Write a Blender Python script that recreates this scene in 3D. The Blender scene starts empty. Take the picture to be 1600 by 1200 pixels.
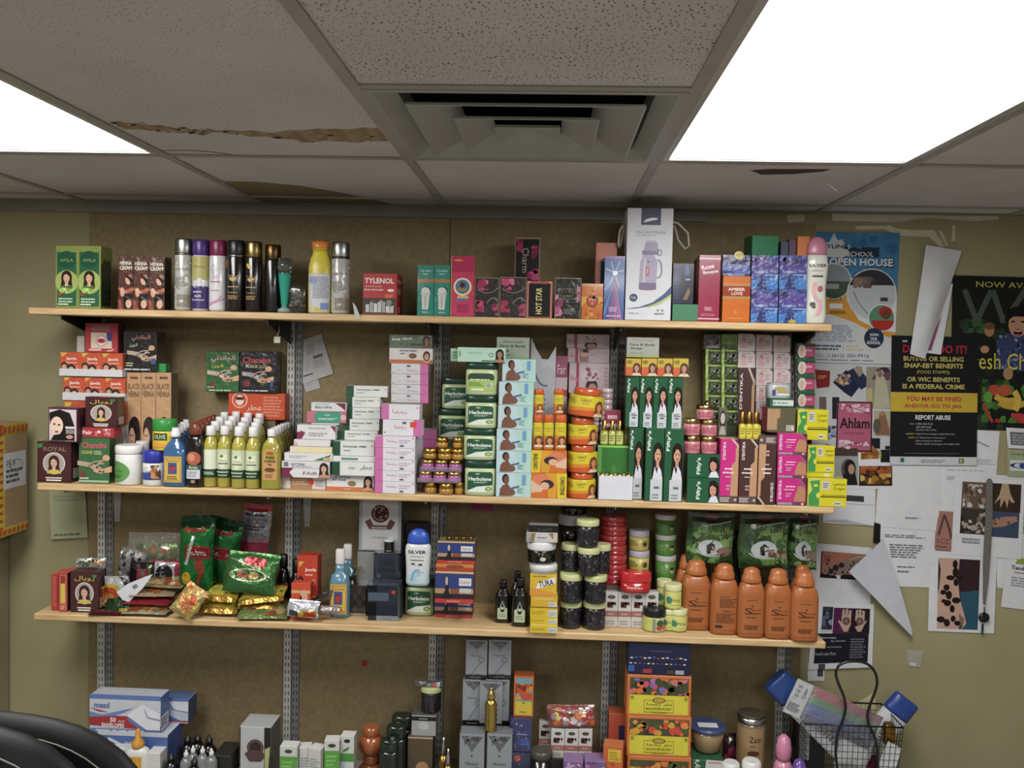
import bpy, math, random
from mathutils import Vector, Matrix
S = bpy.context.scene
COL = S.collection
rnd = random.Random(7)
# ---------------------------------------------------------------- camera
FPX, YAW, PITCH, ROLL, CZ = 1385.7, .04274, .04265, .02235, 1.75
_f = Vector((-math.sin(YAW)*math.cos(PITCH), math.cos(YAW)*math.cos(PITCH), -math.sin(PITCH)))
_r = Vector((math.cos(YAW), math.sin(YAW), 0)); _u = _r.cross(_f)
_r2 = _r*math.cos(ROLL)+_u*math.sin(ROLL); _u2 = -_r*math.sin(ROLL)+_u*math.cos(ROLL)
cd = bpy.data.cameras.new('camera'); cam = bpy.data.objects.new('camera', cd); COL.objects.link(cam)
cd.lens = 36*FPX/1600; cd.sensor_width = 36; cd.clip_start = .05
cam.matrix_world = Matrix(((_r2.x, _u2.x, -_f.x, 0), (_r2.y, _u2.y, -_f.y, 0), (_r2.z, _u2.z, -_f.z, CZ), (0, 0, 0, 1)))
S.camera = cam
# ---------------------------------------------------------------- world, exposure
wd = bpy.data.worlds.new('world'); S.world = wd; wd.use_nodes = True
wd.node_tree.nodes['Background'].inputs[0].default_value = (.8, .85, 1, 1)
wd.node_tree.nodes['Background'].inputs[1].default_value = .05
vs = S.view_settings; vs.view_transform = 'Standard'; vs.look = 'None'; vs.gamma = 1; vs.use_curve_mapping = False
vs.exposure = 0.22
PANEL_WATT, LAMP_W = 2.6, 26.0      # glow of the ceiling light diffusers, power of the lamps in them
# ---------------------------------------------------------------- key measures (metres)
WALLY, SF = 2.951, 2.666            # back wall, front edge of the shelves
CEIL = CZ+.455
SH1, SH2, SH3, TBL = CZ+.0858, CZ-.458, CZ-.8664, .33
GX, GY, GT = -.961, 2.2105, .6096   # ceiling grid

def ray(px, py):
    return _r2*((px-800)/FPX)+_u2*((600-py)/FPX)+_f
def at(px, py, Y):                   # the point seen at (px, py) on the plane y = Y
    d = ray(px, py); t = Y/d.y
    return Vector((d.x*t, Y, CZ+d.z*t))
def onz(px, py, z):                  # the point seen at (px, py) on the level z
    d = ray(px, py); t = (z-CZ)/d.z
    return Vector((d.x*t, d.y*t, z))
# ---------------------------------------------------------------- materials
def lin(c):
    return c/12.92 if c <= .04045 else ((c+.055)/1.055)**2.4
_hc = {}
def hx(s):
    if s not in _hc:
        h = s if len(s) == 6 else ''.join(c*2 for c in s)
        c = [int(h[i:i+2], 16)/255 for i in (0, 2, 4)]; g = .3*c[0]+.55*c[1]+.15*c[2]
        _hc[s] = tuple(lin(g+(v-g)*.84)*.78 for v in c)+(1.,)
    return _hc[s]
def newmat(name):
    m = bpy.data.materials.new(name); m.use_nodes = True
    nt = m.node_tree; b = nt.nodes['Principled BSDF']
    return m, nt, b
def node(nt, t, **k):
    n = nt.nodes.new(t)
    for a, v in k.items():
        setattr(n, a, v)
    return n
def tex(nt, kind, scale, detail=4, stretch=None, dim=None):
    tc = node(nt, 'ShaderNodeTexCoord'); mp = node(nt, 'ShaderNodeMapping')
    nt.links.new(tc.outputs['Object'], mp.inputs[0])
    if stretch: mp.inputs['Scale'].default_value = stretch
    t = node(nt, kind); t.inputs['Scale'].default_value = scale
    if 'Detail' in t.inputs: t.inputs['Detail'].default_value = detail
    nt.links.new(mp.outputs[0], t.inputs[0])
    return t
def ramp(nt, src, stops):
    r = node(nt, 'ShaderNodeValToRGB'); nt.links.new(src, r.inputs[0])
    e = r.color_ramp.elements
    while len(e) < len(stops): e.new(.5)
    for i, (p, c) in enumerate(stops):
        e[i].position = p; e[i].color = hx(c) if isinstance(c, str) else c
    return r
def bump(nt, b, src, dist, strength=1.):
    n = node(nt, 'ShaderNodeBump'); n.inputs['Distance'].default_value = dist; n.inputs['Strength'].default_value = strength
    nt.links.new(src, n.inputs['Height']); nt.links.new(n.outputs[0], b.inputs['Normal'])
FIN = {}
def finish(name, rough, metal=0., trans=0., bmp=None, spec=.5, coat=0., alpha=1., ior=1.45):
    m, nt, b = newmat('print_'+name)
    a = node(nt, 'ShaderNodeAttribute'); a.attribute_name = 'Col'
    t = tex(nt, 'ShaderNodeTexNoise', 35, 3)
    r = ramp(nt, t.outputs[0], [(.3, (.93, .93, .93, 1)), (.7, (1, 1, 1, 1))])
    mx = node(nt, 'ShaderNodeMix', data_type='RGBA', blend_type='MULTIPLY'); mx.inputs[0].default_value = 1
    nt.links.new(a.outputs['Color'], mx.inputs[6]); nt.links.new(r.outputs[0], mx.inputs[7])
    nt.links.new(mx.outputs[2], b.inputs['Base Color'])
    b.inputs['Roughness'].default_value = rough; b.inputs['Metallic'].default_value = metal
    b.inputs['Transmission Weight'].default_value = trans; b.inputs['Specular IOR Level'].default_value = spec
    b.inputs['Coat Weight'].default_value = coat; b.inputs['Coat Roughness'].default_value = .08; b.inputs['IOR'].default_value = ior
    b.inputs['Alpha'].default_value = alpha
    if bmp:
        t2 = tex(nt, 'ShaderNodeTexNoise', bmp[0], 2); bump(nt, b, t2.outputs[0], bmp[1])
    FIN[name] = m
finish('card', .42); finish('gloss', .2, coat=.4); finish('plas', .3); finish('matte', .8, spec=.25)
finish('wrap', .3, bmp=(45, .004), coat=1.); finish('foil', .28, metal=.55, bmp=(40, .006)); finish('metal', .28, metal=1.)
finish('steel', .38, metal=.7); finish('liq', .08, trans=.2, coat=.5); finish('glass', .05, trans=.9); finish('film', .06, trans=0, alpha=.12, bmp=(30, .01))
finish('vent', .45); finish('leather', .55, spec=.22, bmp=(120, .00025)); finish('paper', .75, spec=.2)

# ---------------------------------------------------------------- mesh builder
class MB:
    def __init__(s): s.v = []; s.f = []; s.c = []; s.m = []; s.s = []
    def face(s, idx, col, fin='card', smooth=False):
        s.f.append(idx); s.c.append(col); s.m.append(fin); s.s.append(smooth)
    def poly(s, pts, col, fin='card', smooth=False):
        n = len(s.v); s.v += [tuple(p) for p in pts]; s.face(tuple(range(n, n+len(pts))), col, fin, smooth)
    def grid(s, rows, col, fin='plas', smooth=True, closed=True, cols=None):
        n = len(s.v); k = len(rows[0])
        for r in rows: s.v += [tuple(p) for p in r]
        for i in range(len(rows)-1):
            c = cols[i] if cols else col
            for j in range(k if closed else k-1):
                a, b = n+i*k+j, n+i*k+(j+1) % k
                s.face((a, b, b+k, a+k), c, fin, smooth)
        return n
    def box(s, x0, x1, y0, y1, z0, z1, col, fin='card', bev=0.):
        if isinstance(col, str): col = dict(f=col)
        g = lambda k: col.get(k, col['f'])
        b = min(bev, (x1-x0)*.3, (y1-y0)*.3, (z1-z0)*.3)
        X, Y, Z = (x0, x1), (y0, y1), (z0, z1); n = len(s.v); I = {}
        for i in (0, 1):
            for j in (0, 1):
                for k in (0, 1):
                    c = (X[i], Y[j], Z[k]); si, sj, sk = (b if i == 0 else -b), (b if j == 0 else -b), (b if k == 0 else -b)
                    if b == 0:
                        for a in 'xyz': I[i, j, k, a] = len(s.v)
                        s.v.append(c); continue
                    for a, p in (('x', (c[0], c[1]+sj, c[2]+sk)), ('y', (c[0]+si, c[1], c[2]+sk)), ('z', (c[0]+si, c[1]+sj, c[2]))):
                        I[i, j, k, a] = len(s.v); s.v.append(p)
        F = lambda q, a, cc: s.face(tuple(I[t+(a,)] for t in q), cc, fin)
        F([(0, 0, 0), (1, 0, 0), (1, 0, 1), (0, 0, 1)], 'y', g('f')); F([(1, 1, 0), (0, 1, 0), (0, 1, 1), (1, 1, 1)], 'y', g('k'))
        F([(1, 0, 0), (1, 1, 0), (1, 1, 1), (1, 0, 1)], 'x', g('r')); F([(0, 1, 0), (0, 0, 0), (0, 0, 1), (0, 1, 1)], 'x', g('l'))
        F([(0, 0, 1), (1, 0, 1), (1, 1, 1), (0, 1, 1)], 'z', g('t')); F([(0, 1, 0), (1, 1, 0), (1, 0, 0), (0, 0, 0)], 'z', g('b'))
        if b:
            f = g('f')
            for i in (0, 1):
                for j in (0, 1):
                    s.face((I[i, j, 0, 'x'], I[i, j, 0, 'y'], I[i, j, 1, 'y'], I[i, j, 1, 'x']), f, fin)
                    s.face((I[i, 0, j, 'x'], I[i, 0, j, 'z'], I[i, 1, j, 'z'], I[i, 1, j, 'x']), f, fin)
                    s.face((I[0, i, j, 'y'], I[0, i, j, 'z'], I[1, i, j, 'z'], I[1, i, j, 'y']), f, fin)
                    for k in (0, 1): s.face((I[i, j, k, 'x'], I[i, j, k, 'y'], I[i, j, k, 'z']), f, fin)
    def tube(s, pts, r, col, fin='plas', n=8, cap=True):
        pts = [Vector(p) for p in pts]; rows = []
        for i, p in enumerate(pts):
            d = (pts[min(i+1, len(pts)-1)]-pts[max(i-1, 0)]).normalized()
            a = d.cross(Vector((0, 0, 1)) if abs(d.z) < .9 else Vector((1, 0, 0))).normalized(); b = d.cross(a)
            rr = r[i] if isinstance(r, (list, tuple)) else r
            rows.append([p+(a*math.cos(t)+b*math.sin(t))*rr for t in (2*math.pi*j/n for j in range(n))])
        k = s.grid(rows, col, fin)
        if cap:
            s.face(tuple(k+j for j in range(n))[::-1], col, fin); s.face(tuple(k+(len(rows)-1)*n+j for j in range(n)), col, fin)
    def obj(s, name, parent=None, loc=None, rot=None, M=None):
        me = bpy.data.meshes.new(name); me.from_pydata(s.v, [], s.f)
        fins = sorted(set(s.m)); fi = {f: i for i, f in enumerate(fins)}
        for f in fins: me.materials.append(FIN[f] if f in FIN else MATS[f])
        me.polygons.foreach_set('material_index', [fi[m] for m in s.m])
        me.polygons.foreach_set('use_smooth', s.s)
        ca = me.color_attributes.new('Col', 'FLOAT_COLOR', 'CORNER'); buf = []
        for p, c in zip(s.f, s.c): buf += list(hx(c))*len(p)
        ca.data.foreach_set('color', buf); me.update()
        o = bpy.data.objects.new(name, me); COL.objects.link(o)
        if parent: o.parent = parent
        if loc: o.location = loc
        if rot: o.rotation_euler = rot
        if M: o.matrix_world = M
        return o
MATS = {}
def tag(o, label, cat, group=None):
    o['label'] = label; o['category'] = cat
    if group: o['group'] = group
    return o
def struct(o):
    o['kind'] = 'structure'; return o
# ---------------------------------------------------------------- text and artwork (2-D polygons in a face's own u, v)
_tc = {}
def glyphs(t, bold=0.):
    if (t, bold) not in _tc:
        c = bpy.data.curves.new('txt', 'FONT'); c.body = t; c.resolution_u = 2; c.offset = bold
        o = bpy.data.objects.new('txt', c); m = o.to_mesh()
        vs_ = [(v.co.x, v.co.y) for v in m.vertices]; ps = [tuple(p.vertices) for p in m.polygons]
        o.to_mesh_clear(); bpy.data.objects.remove(o); bpy.data.curves.remove(c)
        if vs_:
            a = min(v[0] for v in vs_); b = max(v[0] for v in vs_); y0 = min(v[1] for v in vs_); y1 = max(v[1] for v in vs_)
            vs_ = [((x-(a+b)/2), (y-(y0+y1)/2)) for x, y in vs_]
            _tc[t, bold] = (vs_, ps, b-a, y1-y0)
        else: _tc[t, bold] = ([], [], 1, 1)
    return _tc[t, bold]
def ell(cx, cy, ru, rv, n=20, a0=0, a1=2*math.pi):
    return [(cx+ru*math.cos(a0+(a1-a0)*i/n), cy+rv*math.sin(a0+(a1-a0)*i/n)) for i in range(n if abs(a1-a0) > 6.2 else n+1)]
def expand(items, asp, out=None):
    """artwork tuples -> flat list of (polygon, colour, layer). asp = face width / height."""
    out = [] if out is None else out
    for it in items:
        k = it[0]; L = (out[-1][2]+1) if out else 1
        if k == 'R': _, a, b, c, d, col = it; out.append(([(a, b), (c, b), (c, d), (a, d)], col, L))
        elif k == 'E': _, cx, cy, ru, rv, col = it; out.append((ell(cx, cy, ru, rv), col, L))
        elif k == 'C': _, cx, cy, r, col = it; out.append((ell(cx, cy, r/asp, r), col, L))
        elif k == 'P': out.append((it[1], it[2], L))
        elif k == 'O':    # ring
            _, cx, cy, ru, rv, w, col = it; n = 24; wu = w*ru/rv
            for i in range(n):
                t0, t1 = 2*math.pi*i/n, 2*math.pi*(i+1)/n
                out.append(([(cx+ru*math.cos(t0), cy+rv*math.sin(t0)), (cx+ru*math.cos(t1), cy+rv*math.sin(t1)), (cx+(ru-wu)*math.cos(t1), cy+(rv-w)*math.sin(t1)), (cx+(ru-wu)*math.cos(t0), cy+(rv-w)*math.sin(t0))], col, L))
        elif k in 'TB':   # text centred at u, v in a box w x h, turned by rot degrees
            txt, u, v, w, h, col = it[1:7]; rot = it[7] if len(it) > 7 else 0
            gv, gp, gw, gh = glyphs(txt, .025 if k == 'B' else 0.)
            ca, sa = math.cos(math.radians(rot)), math.sin(math.radians(rot))
            if abs(rot) in (90,): sx, sy = h/gw, w/gh
            else: sx, sy = w/gw, h/gh
            if abs(rot) in (0, 90, 180):
                pts = [(u+x*sx*ca-y*sy*sa, v+x*sx*sa+y*sy*ca) for x, y in gv]
            else:
                pts = []
                for x, y in gv:
                    X, Y = x*sx*asp, y*sy; pts.append((u+(X*ca-Y*sa)/asp, v+X*sa+Y*ca))
            for p in gp: out.append(([pts[i] for i in p], col, L))
        elif k == 'L':    # lines of print too small to read
            _, a, b, c, d, n, col = it; g = random.Random(n*31+int(a*99))
            for i in range(n):
                y = d-(d-b)*(i+.5)/n; hh = (d-b)/n*.28; x = a; e = c-(c-a)*g.random()*.3
                while x < e-1e-6:
                    x2 = min(e, x+(c-a)*(.08+.2*g.random())); out.append(([(x, y-hh), (x2, y-hh), (x2, y+hh), (x, y+hh)], col, L)); x = x2+(c-a)*.03
        elif k == 'S':    # scattered blots
            _, a, b, c, d, n, r, cols, seed = it; g = random.Random(seed)
            for i in range(n):
                u, v, q = g.uniform(a, c), g.uniform(b, d), r*g.uniform(.6, 1.3); m = 8
                ph = g.random()*3
                pp = [(min(c, max(a, u+q*(.75+.5*g.random())*math.cos(ph+6.283*j/m)/asp)), min(d, max(b, v+q*(.75+.5*g.random())*math.sin(ph+6.283*j/m)))) for j in range(m)]
                out.append((pp, cols[g.randrange(len(cols))], L+i % 6))
        elif k == 'Z':    # a curved stroke
            _, pts, w, col = it; q = [Vector((x*asp, y)) for x, y in pts]
            if len(q) == 3: q = [q[0]*(1-t)**2+q[1]*2*t*(1-t)+q[2]*t*t for t in [i/10 for i in range(11)]]
            for i in range(len(q)-1):
                d = (q[i+1]-q[i]); nn = Vector((-d.y, d.x)).normalized()*w/2
                out.append(([((p.x)/asp, p.y) for p in (q[i]-nn, q[i+1]-nn, q[i+1]+nn, q[i]+nn)], col, L))
        elif k == 'W':    # a woman's portrait, s = height
            _, x, y, s, hair, skin, top = it; e = lambda a, b, c, d: (x+a*s/asp, y+b*s, c*s/asp, d*s)
            sub = [('E', *e(0, .1, .3, .38), hair), ('P', [(x-.34*s/asp, y-.5*s), (x+.34*s/asp, y-.5*s), (x+.26*s/asp, y+.1*s), (x-.26*s/asp, y+.1*s)], hair),
                   ('P', [(x-.4*s/asp, y-.5*s), (x+.4*s/asp, y-.5*s), (x+.24*s/asp, y-.3*s), (x-.24*s/asp, y-.3*s)], top),
                   ('P', [(x-.09*s/asp, y-.36*s), (x+.09*s/asp, y-.36*s), (x+.08*s/asp, y-.05*s), (x-.08*s/asp, y-.05*s)], skin), ('E', *e(0, .08, .17, .25), skin),
                   ('P', [(x-.19*s/asp, y+.16*s), (x-.02*s/asp, y+.3*s), (x+.19*s/asp, y+.14*s), (x+.12*s/asp, y+.36*s), (x-.12*s/asp, y+.36*s)], hair),
                   ('E', *e(-.07, .1, .032, .016), '2a1a14'), ('E', *e(.07, .1, .032, .016), '2a1a14'), ('E', *e(0, -.06, .05, .02), 'b0444a')]
            expand(sub, asp, out)
        elif k == 'H':    # two patterned hands, one resting on the other
            _, x, y, s, skin = it; q = lambda *a: [(x+u*s/asp, y+v*s) for u, v in a]
            sub = [('P', q((-.62, .18), (-.15, .12), (.1, .02), (.28, -.06), (.2, -.16), (-.1, -.1), (-.3, -.02), (-.62, .02)), skin),
                   ('Z', q((.0, .0), (.2, .12), (.34, .1)), .05*s, skin), ('Z', q((-.1, .12), (.1, .2), (.25, .18)), .045*s, skin),
                   ('P', q((.62, .02), (.62, -.2), (.2, -.26), (-.02, -.2), (-.04, -.12), (.2, -.12)), 'd9a57e'), ('E', x+.42*s/asp, y+.3*s, .13*s/asp, .11*s, 'd9a57e'),
                   ('Z', q((.12, .08), (.3, .2), (.4, .3)), .04*s, 'd9a57e'), ('S', x-.3*s/asp, y-.1*s, x+.15*s/asp, y+.08*s, 9, .035*s, ['5a3226'], 3), ('S', x+.1*s/asp, y-.22*s, x+.4*s/asp, y-.15*s, 5, .03*s, ['5a3226'], 4)]
            expand(sub, asp, out)
    return out
def clip_u(poly, a, sign):
    res = []
    for i in range(len(poly)):
        p, q = poly[i], poly[(i+1) % len(poly)]; dp, dq = sign*(p[0]-a), sign*(q[0]-a)
        if dp >= 0: res.append(p)
        if dp*dq < 0:
            t = dp/(dp-dq); res.append((a, p[1]+(q[1]-p[1])*t))
    return res
def paint(mb, items, asp, fn, fin='card', strip=None):
    for poly, col, L in expand(items, asp):
        if not strip: mb.poly([fn(u, v, L) for u, v in poly], col, fin); continue
        u0, u1 = min(p[0] for p in poly), max(p[0] for p in poly)
        for i in range(math.floor(u0/strip), math.ceil(u1/strip)):
            a, b = i*strip, (i+1)*strip
            q = poly if (u0 >= a and u1 <= b) else clip_u(clip_u(poly, a, 1), b, -1)
            if len(q) > 2: mb.poly([fn(u, v, L) for u, v in q], col, fin, True)
EPS = .00013
def facefn(face, w, d, h):
    if face == 'f': return lambda u, v, L: (-w/2+u*w, -d/2-EPS*L, v*h), w/h
    if face == 'r': return lambda u, v, L: (w/2+EPS*L, -d/2+u*d, v*h), d/h
    if face == 'l': return lambda u, v, L: (-w/2-EPS*L, d/2-u*d, v*h), d/h
    if face == 't': return lambda u, v, L: (-w/2+u*w, -d/2+v*d, h+EPS*L), w/d
# ---------------------------------------------------------------- placing
def geo(x0, x1, yt, z, yb=None, d=None):
    xm = (x0+x1)/2
    if d is None: Y = min(max(onz(xm, yb, z).y, SF-.012), WALLY-.05)
    else: Y = SF+d
    ym = (yt+(yb if yb else yt+40))/2
    a, b = at(x0, ym, Y), at(x1, ym, Y)
    return (a.x+b.x)/2, b.x-a.x, Y, at(xm, yt, Y).z-z
ZT = {}
def bx(name, label, x0, x1, yt, yb=None, d=None, z=0, dep=.06, col='fff', art=(), side=None, top=None, lside=None, fin='card', rot=0, cat=None, grp=None, h=None, bev=.0008, kid=None):
    """one carton whose front shows at pixels x0..x1, top edge yt, standing at height z. Returns its top z."""
    X, w, Y, H = geo(x0, x1, yt, z, yb, d)
    if h: H = h
    H -= .0006
    dep = min(dep, WALLY-.012-Y)
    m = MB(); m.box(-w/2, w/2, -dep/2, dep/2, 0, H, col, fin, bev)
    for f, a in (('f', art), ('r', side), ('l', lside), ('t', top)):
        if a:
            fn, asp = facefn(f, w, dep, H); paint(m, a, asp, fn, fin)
    o = m.obj(name, None, (X, Y+dep/2, z+.0003), (0, 0, math.radians(rot)))
    tag(o, label, cat or name.split('_')[-1], grp)
    if kid: kid(o, w, dep, H)
    ZT['o'] = o; ZT['g'] = (X, w, Y, H, dep)
    return z+H+.0006
def ringf(r, z, n, sx, sy, ex):
    out = []
    for i in range(n):
        t = 2*math.pi*i/n-math.pi/2; c, s_ = math.cos(t), math.sin(t)
        q = (abs(c)**ex+abs(s_)**ex)**(-1/ex)
        out.append((r*sx*c*q, r*sy*s_*q, z))
    return out
def lathe_mb(prof, R, H, col, fin='plas', n=24, sx=1., sy=1., ex=2., cols=None, mb=None, smooth=True):
    m = mb or MB(); rows = [ringf(max(r, .001)*R, z*H, n, sx, sy, ex) for r, z in prof]
    k = m.grid(rows, col, fin, smooth, True, cols)
    m.face(tuple(k+j for j in range(n))[::-1], cols[0] if cols else col, fin); m.face(tuple(k+(len(rows)-1)*n+j for j in range(n)), cols[-1] if cols else col, fin)
    return m
def wrap_art(m, items, prof, R, H, z0, z1, half, sx=1., sy=1., ex=2., fin='card', off=.0006):
    """artwork wrapped on the camera side of a turned body between heights z0..z1 (fractions), +-half degrees"""
    def rad(zf):
        for (r0, a), (r1, b) in zip(prof, prof[1:]):
            if a <= zf <= b and b > a: return r0+(r1-r0)*(zf-a)/(b-a)
        return prof[-1][0]
    ha = math.radians(half)
    def fn(u, v, L):
        t = -math.pi/2+(u*2-1)*ha; zf = z0+(z1-z0)*v; c, s_ = math.cos(t), math.sin(t)
        q = (abs(c)**ex+abs(s_)**ex)**(-1/ex); r = rad(zf)*R
        return (r*sx*c*q+c*(off+EPS*L), r*sy*s_*q+s_*(off+EPS*L), zf*H)
    asp = (2*ha*R*(sx+sy)/2*.95)/((z1-z0)*H)
    paint(m, items, asp, fn, fin, strip=6/half/2)
def turn(name, label, x0, x1, yt, parts, yb=None, d=None, z=0, sx=1., sy=1., ex=2., art=None, cat=None, grp=None, rot=0, tilt=None, h=None, n=24):
    """a turned thing (bottle, jar, can). parts: (part name, profile, colour(s), finish[, sx, sy, ex]); the first is the body, the rest its children."""
    X, w, Y, H = geo(x0, x1, yt, z, yb, d)
    if h: H = h
    H -= .0006; R = w/2/sx; b0 = (parts[0][5] if len(parts[0]) > 4 else sy)
    root = bpy.data.objects.new(name, None); COL.objects.link(root); root.empty_display_size = .02
    root.location = (X, Y+R*b0, z+.0003); root.rotation_euler = tilt or (0, 0, math.radians(rot)); tag(root, label, cat or name.split('_')[-1], grp)
    for i, p in enumerate(parts):
        nm, prof, col, fin = p[:4]; a, b, c = p[4:7] if len(p) > 4 else (sx, sy, ex)
        cols = col if isinstance(col, list) else None
        lathe_mb(prof, R, H, cols[0] if cols else col, fin, n, a, b, c, cols).obj(nm if i or nm != name else 'body', root)
        if i == 0 and art:
            for A in art:
                m = MB(); wrap_art(m, A[3], prof, R, H, A[0], A[1], A[2], a, b, c, *(A[4:5] or ('card',))); m.obj('label_print', root)
    ZT['o'] = root; ZT['g'] = (X, w, Y, H, R)
    return z+H+.0006
ORDS = ['second', 'third', 'fourth', 'fifth', 'sixth', 'seventh', 'eighth', 'ninth', 'tenth']
def lr(i, n): return 'leftmost' if i == 0 else 'rightmost' if i == n-1 else ORDS[i-1]+' from the left'
def bt(i, n): return 'bottom one' if i == 0 else 'topmost one' if i == n-1 else ORDS[i-1]+' from the bottom'
SPREAD = 180
# ================================================================ THE ROOM
def surf_mat(name, base, dark, sc, rough=.8, det=5, bmp=None, lo=.35, hi=.7, stretch=None):
    m, nt, b = newmat(name); t = tex(nt, 'ShaderNodeTexNoise', sc, det, stretch)
    r = ramp(nt, t.outputs[0], [(lo, dark), (hi, base)]); nt.links.new(r.outputs[0], b.inputs['Base Color'])
    b.inputs['Roughness'].default_value = rough; b.inputs['Specular IOR Level'].default_value = .3
    if bmp: bump(nt, b, t.outputs[0], bmp)
    MATS[name] = m; return m, nt, b
surf_mat('wall_paint', 'a39a70', '9c946a', 6, .6)
surf_mat('board', '94815a', '87744f', 60, .7, bmp=.0008)
surf_mat('floor_tile', 'bcbab6', 'aeaca8', 4, .4)
surf_mat('trim_metal', '8f8d7e', '858374', 9, .45)
surf_mat('grid_metal', 'aaa79b', '9e9b8f', 8, .45)
surf_mat('cabinet_paint', '9a9070', '8f8566', 3, .5)
surf_mat('patch', 'd8d0b8', 'c8bfa4', 20, .8)
# pitted mineral-fibre ceiling tile
def tile_mat(name, thr, c1='d6d0cc', c2='cbc4bf'):
    m, nt, b = newmat(name)
    t = tex(nt, 'ShaderNodeTexNoise', 3, 3); r = ramp(nt, t.outputs[0], [(.35, c2), (.7, c1)])
    v = tex(nt, 'ShaderNodeTexVoronoi', 75, stretch=(1.5, .8, 1)); v.inputs['Detail'].default_value = 0; v.voronoi_dimensions = '2D'
    n2 = tex(nt, 'ShaderNodeTexNoise', 18, 2)
    a = node(nt, 'ShaderNodeMath', operation='MULTIPLY'); a.inputs[1].default_value = thr; nt.links.new(n2.outputs[0], a.inputs[0])
    lt = node(nt, 'ShaderNodeMath', operation='LESS_THAN'); nt.links.new(v.outputs['Distance'], lt.inputs[0]); nt.links.new(a.outputs[0], lt.inputs[1])
    mx = node(nt, 'ShaderNodeMix', data_type='RGBA'); nt.links.new(lt.outputs[0], mx.inputs[0]); nt.links.new(r.outputs[0], mx.inputs[6]); mx.inputs[7].default_value = hx('7c7064')
    nt.links.new(mx.outputs[2], b.inputs['Base Color']); b.inputs['Roughness'].default_value = .95; b.inputs['Specular IOR Level'].default_value = .1
    MATS[name] = m
tile_mat('tile_pitted', .28); tile_mat('tile_plain', .17)
# pine shelf board
m, nt, b = newmat('pine'); t = tex(nt, 'ShaderNodeTexNoise', 9, 6, (.9, 12, 9)); w_ = tex(nt, 'ShaderNodeTexWave', 5, 3, (.35, 5, 6)); w_.inputs['Distortion'].default_value = 9
w_.bands_direction = 'Z'
r1 = ramp(nt, t.outputs[0], [(.3, 'cfa56c'), (.7, 'ecd09c')]); r2 = ramp(nt, w_.outputs[0], [(0, 'cda26c'), (.35, 'e6cb9c'), (1, 'ead2a6')])
mx = node(nt, 'ShaderNodeMix', data_type='RGBA', blend_type='MULTIPLY'); mx.inputs[0].default_value = .35
nt.links.new(r1.outputs[0], mx.inputs[6]); nt.links.new(r2.outputs[0], mx.inputs[7]); nt.links.new(mx.outputs[2], b.inputs['Base Color'])
b.inputs['Roughness'].default_value = .5; MATS['pine'] = m
# light diffuser
m, nt, b = newmat('diffuser'); b.inputs['Emission Color'].default_value = (1, .985, .96, 1); b.inputs['Emission Strength'].default_value = PANEL_WATT
t = tex(nt, 'ShaderNodeTexNoise', 300, 1); bump(nt, b, t.outputs[0], .0005); b.inputs['Base Color'].default_value = (.9, .9, .9, 1); MATS['diffuser'] = m

XL, XR, YB = -3.0, 2.9, -2.6
def slab(name, x0, x1, y0, y1, z0, z1, mat):
    m = MB(); m.box(x0, x1, y0, y1, z0, z1, 'fff', mat); return struct(m.obj(name))
slab('floor', XL-.1, XR+.1, YB-.1, WALLY+.1, -.08, 0, 'floor_tile')
slab('wall_back', XL-.1, XR+.1, WALLY, WALLY+.1, 0, CEIL+.1, 'wall_paint')
surf_mat('room_paint', 'cdc9bd', 'c6c2b6', 5, .6)
slab('wall_left', XL-.1, XL, YB, WALLY, 0, CEIL+.1, 'room_paint')
slab('wall_right', XR, XR+.1, YB, WALLY, 0, CEIL+.1, 'room_paint')
slab('wall_front', XL-.1, XR+.1, YB-.1, YB, 0, CEIL+.1, 'room_paint')
slab('baseboard_back', XL, XR, WALLY-.014, WALLY, 0, .1, 'trim_metal')
# ceiling: panels between the bars of the grid; lights and vent take their own cells
TB = .024
vent_cell = (2, -1)
lights = [(0, 0), (3, 0), (1, 3), (4, 3), (-2, 1), (6, 1)]   # column (cell right of bar c-1), row pair
cells = {}
cx = lambda i: GX+GT*i            # right edge of bar i
ceil_m = MB()
used = set()
lightcells = []
for (ci, rj) in [(0, 0), (3, 0), (0, 4), (3, 4)]:  # last two are unseen lights, added behind the camera for frontal fill
    for r_ in (rj, rj+1): used.add((ci, r_))
    lightcells.append((ci, rj))
used.add((2, 0))
for ci in range(-3, 8):
    for rj in range(-2, 9):
        if (ci, rj) in used: continue
        x1_, x0_ = cx(ci)-TB, cx(ci-1); y1_, y0_ = GY-GT*rj-(TB if True else 0), GY-GT*(rj+1)
        x0_, x1_ = max(x0_, XL), min(x1_, XR); y0_, y1_ = max(y0_, YB), min(y1_, WALLY)
        if x1_ <= x0_ or y1_ <= y0_: continue
        big = ci == 1 and rj in (0, 1)
        if big and rj == 0: y0_ = GY-GT*2
        elif big: continue
        lift = .012
        ceil_m.box(x0_-.006, x1_+.006, y0_-.006, y1_+.006, CEIL+.004, CEIL+.02, 'fff', 'tile_pitted' if ci in (2, 1, 5) and rj >= 0 and not big else 'tile_plain')
tilez = CEIL+.004
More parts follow.
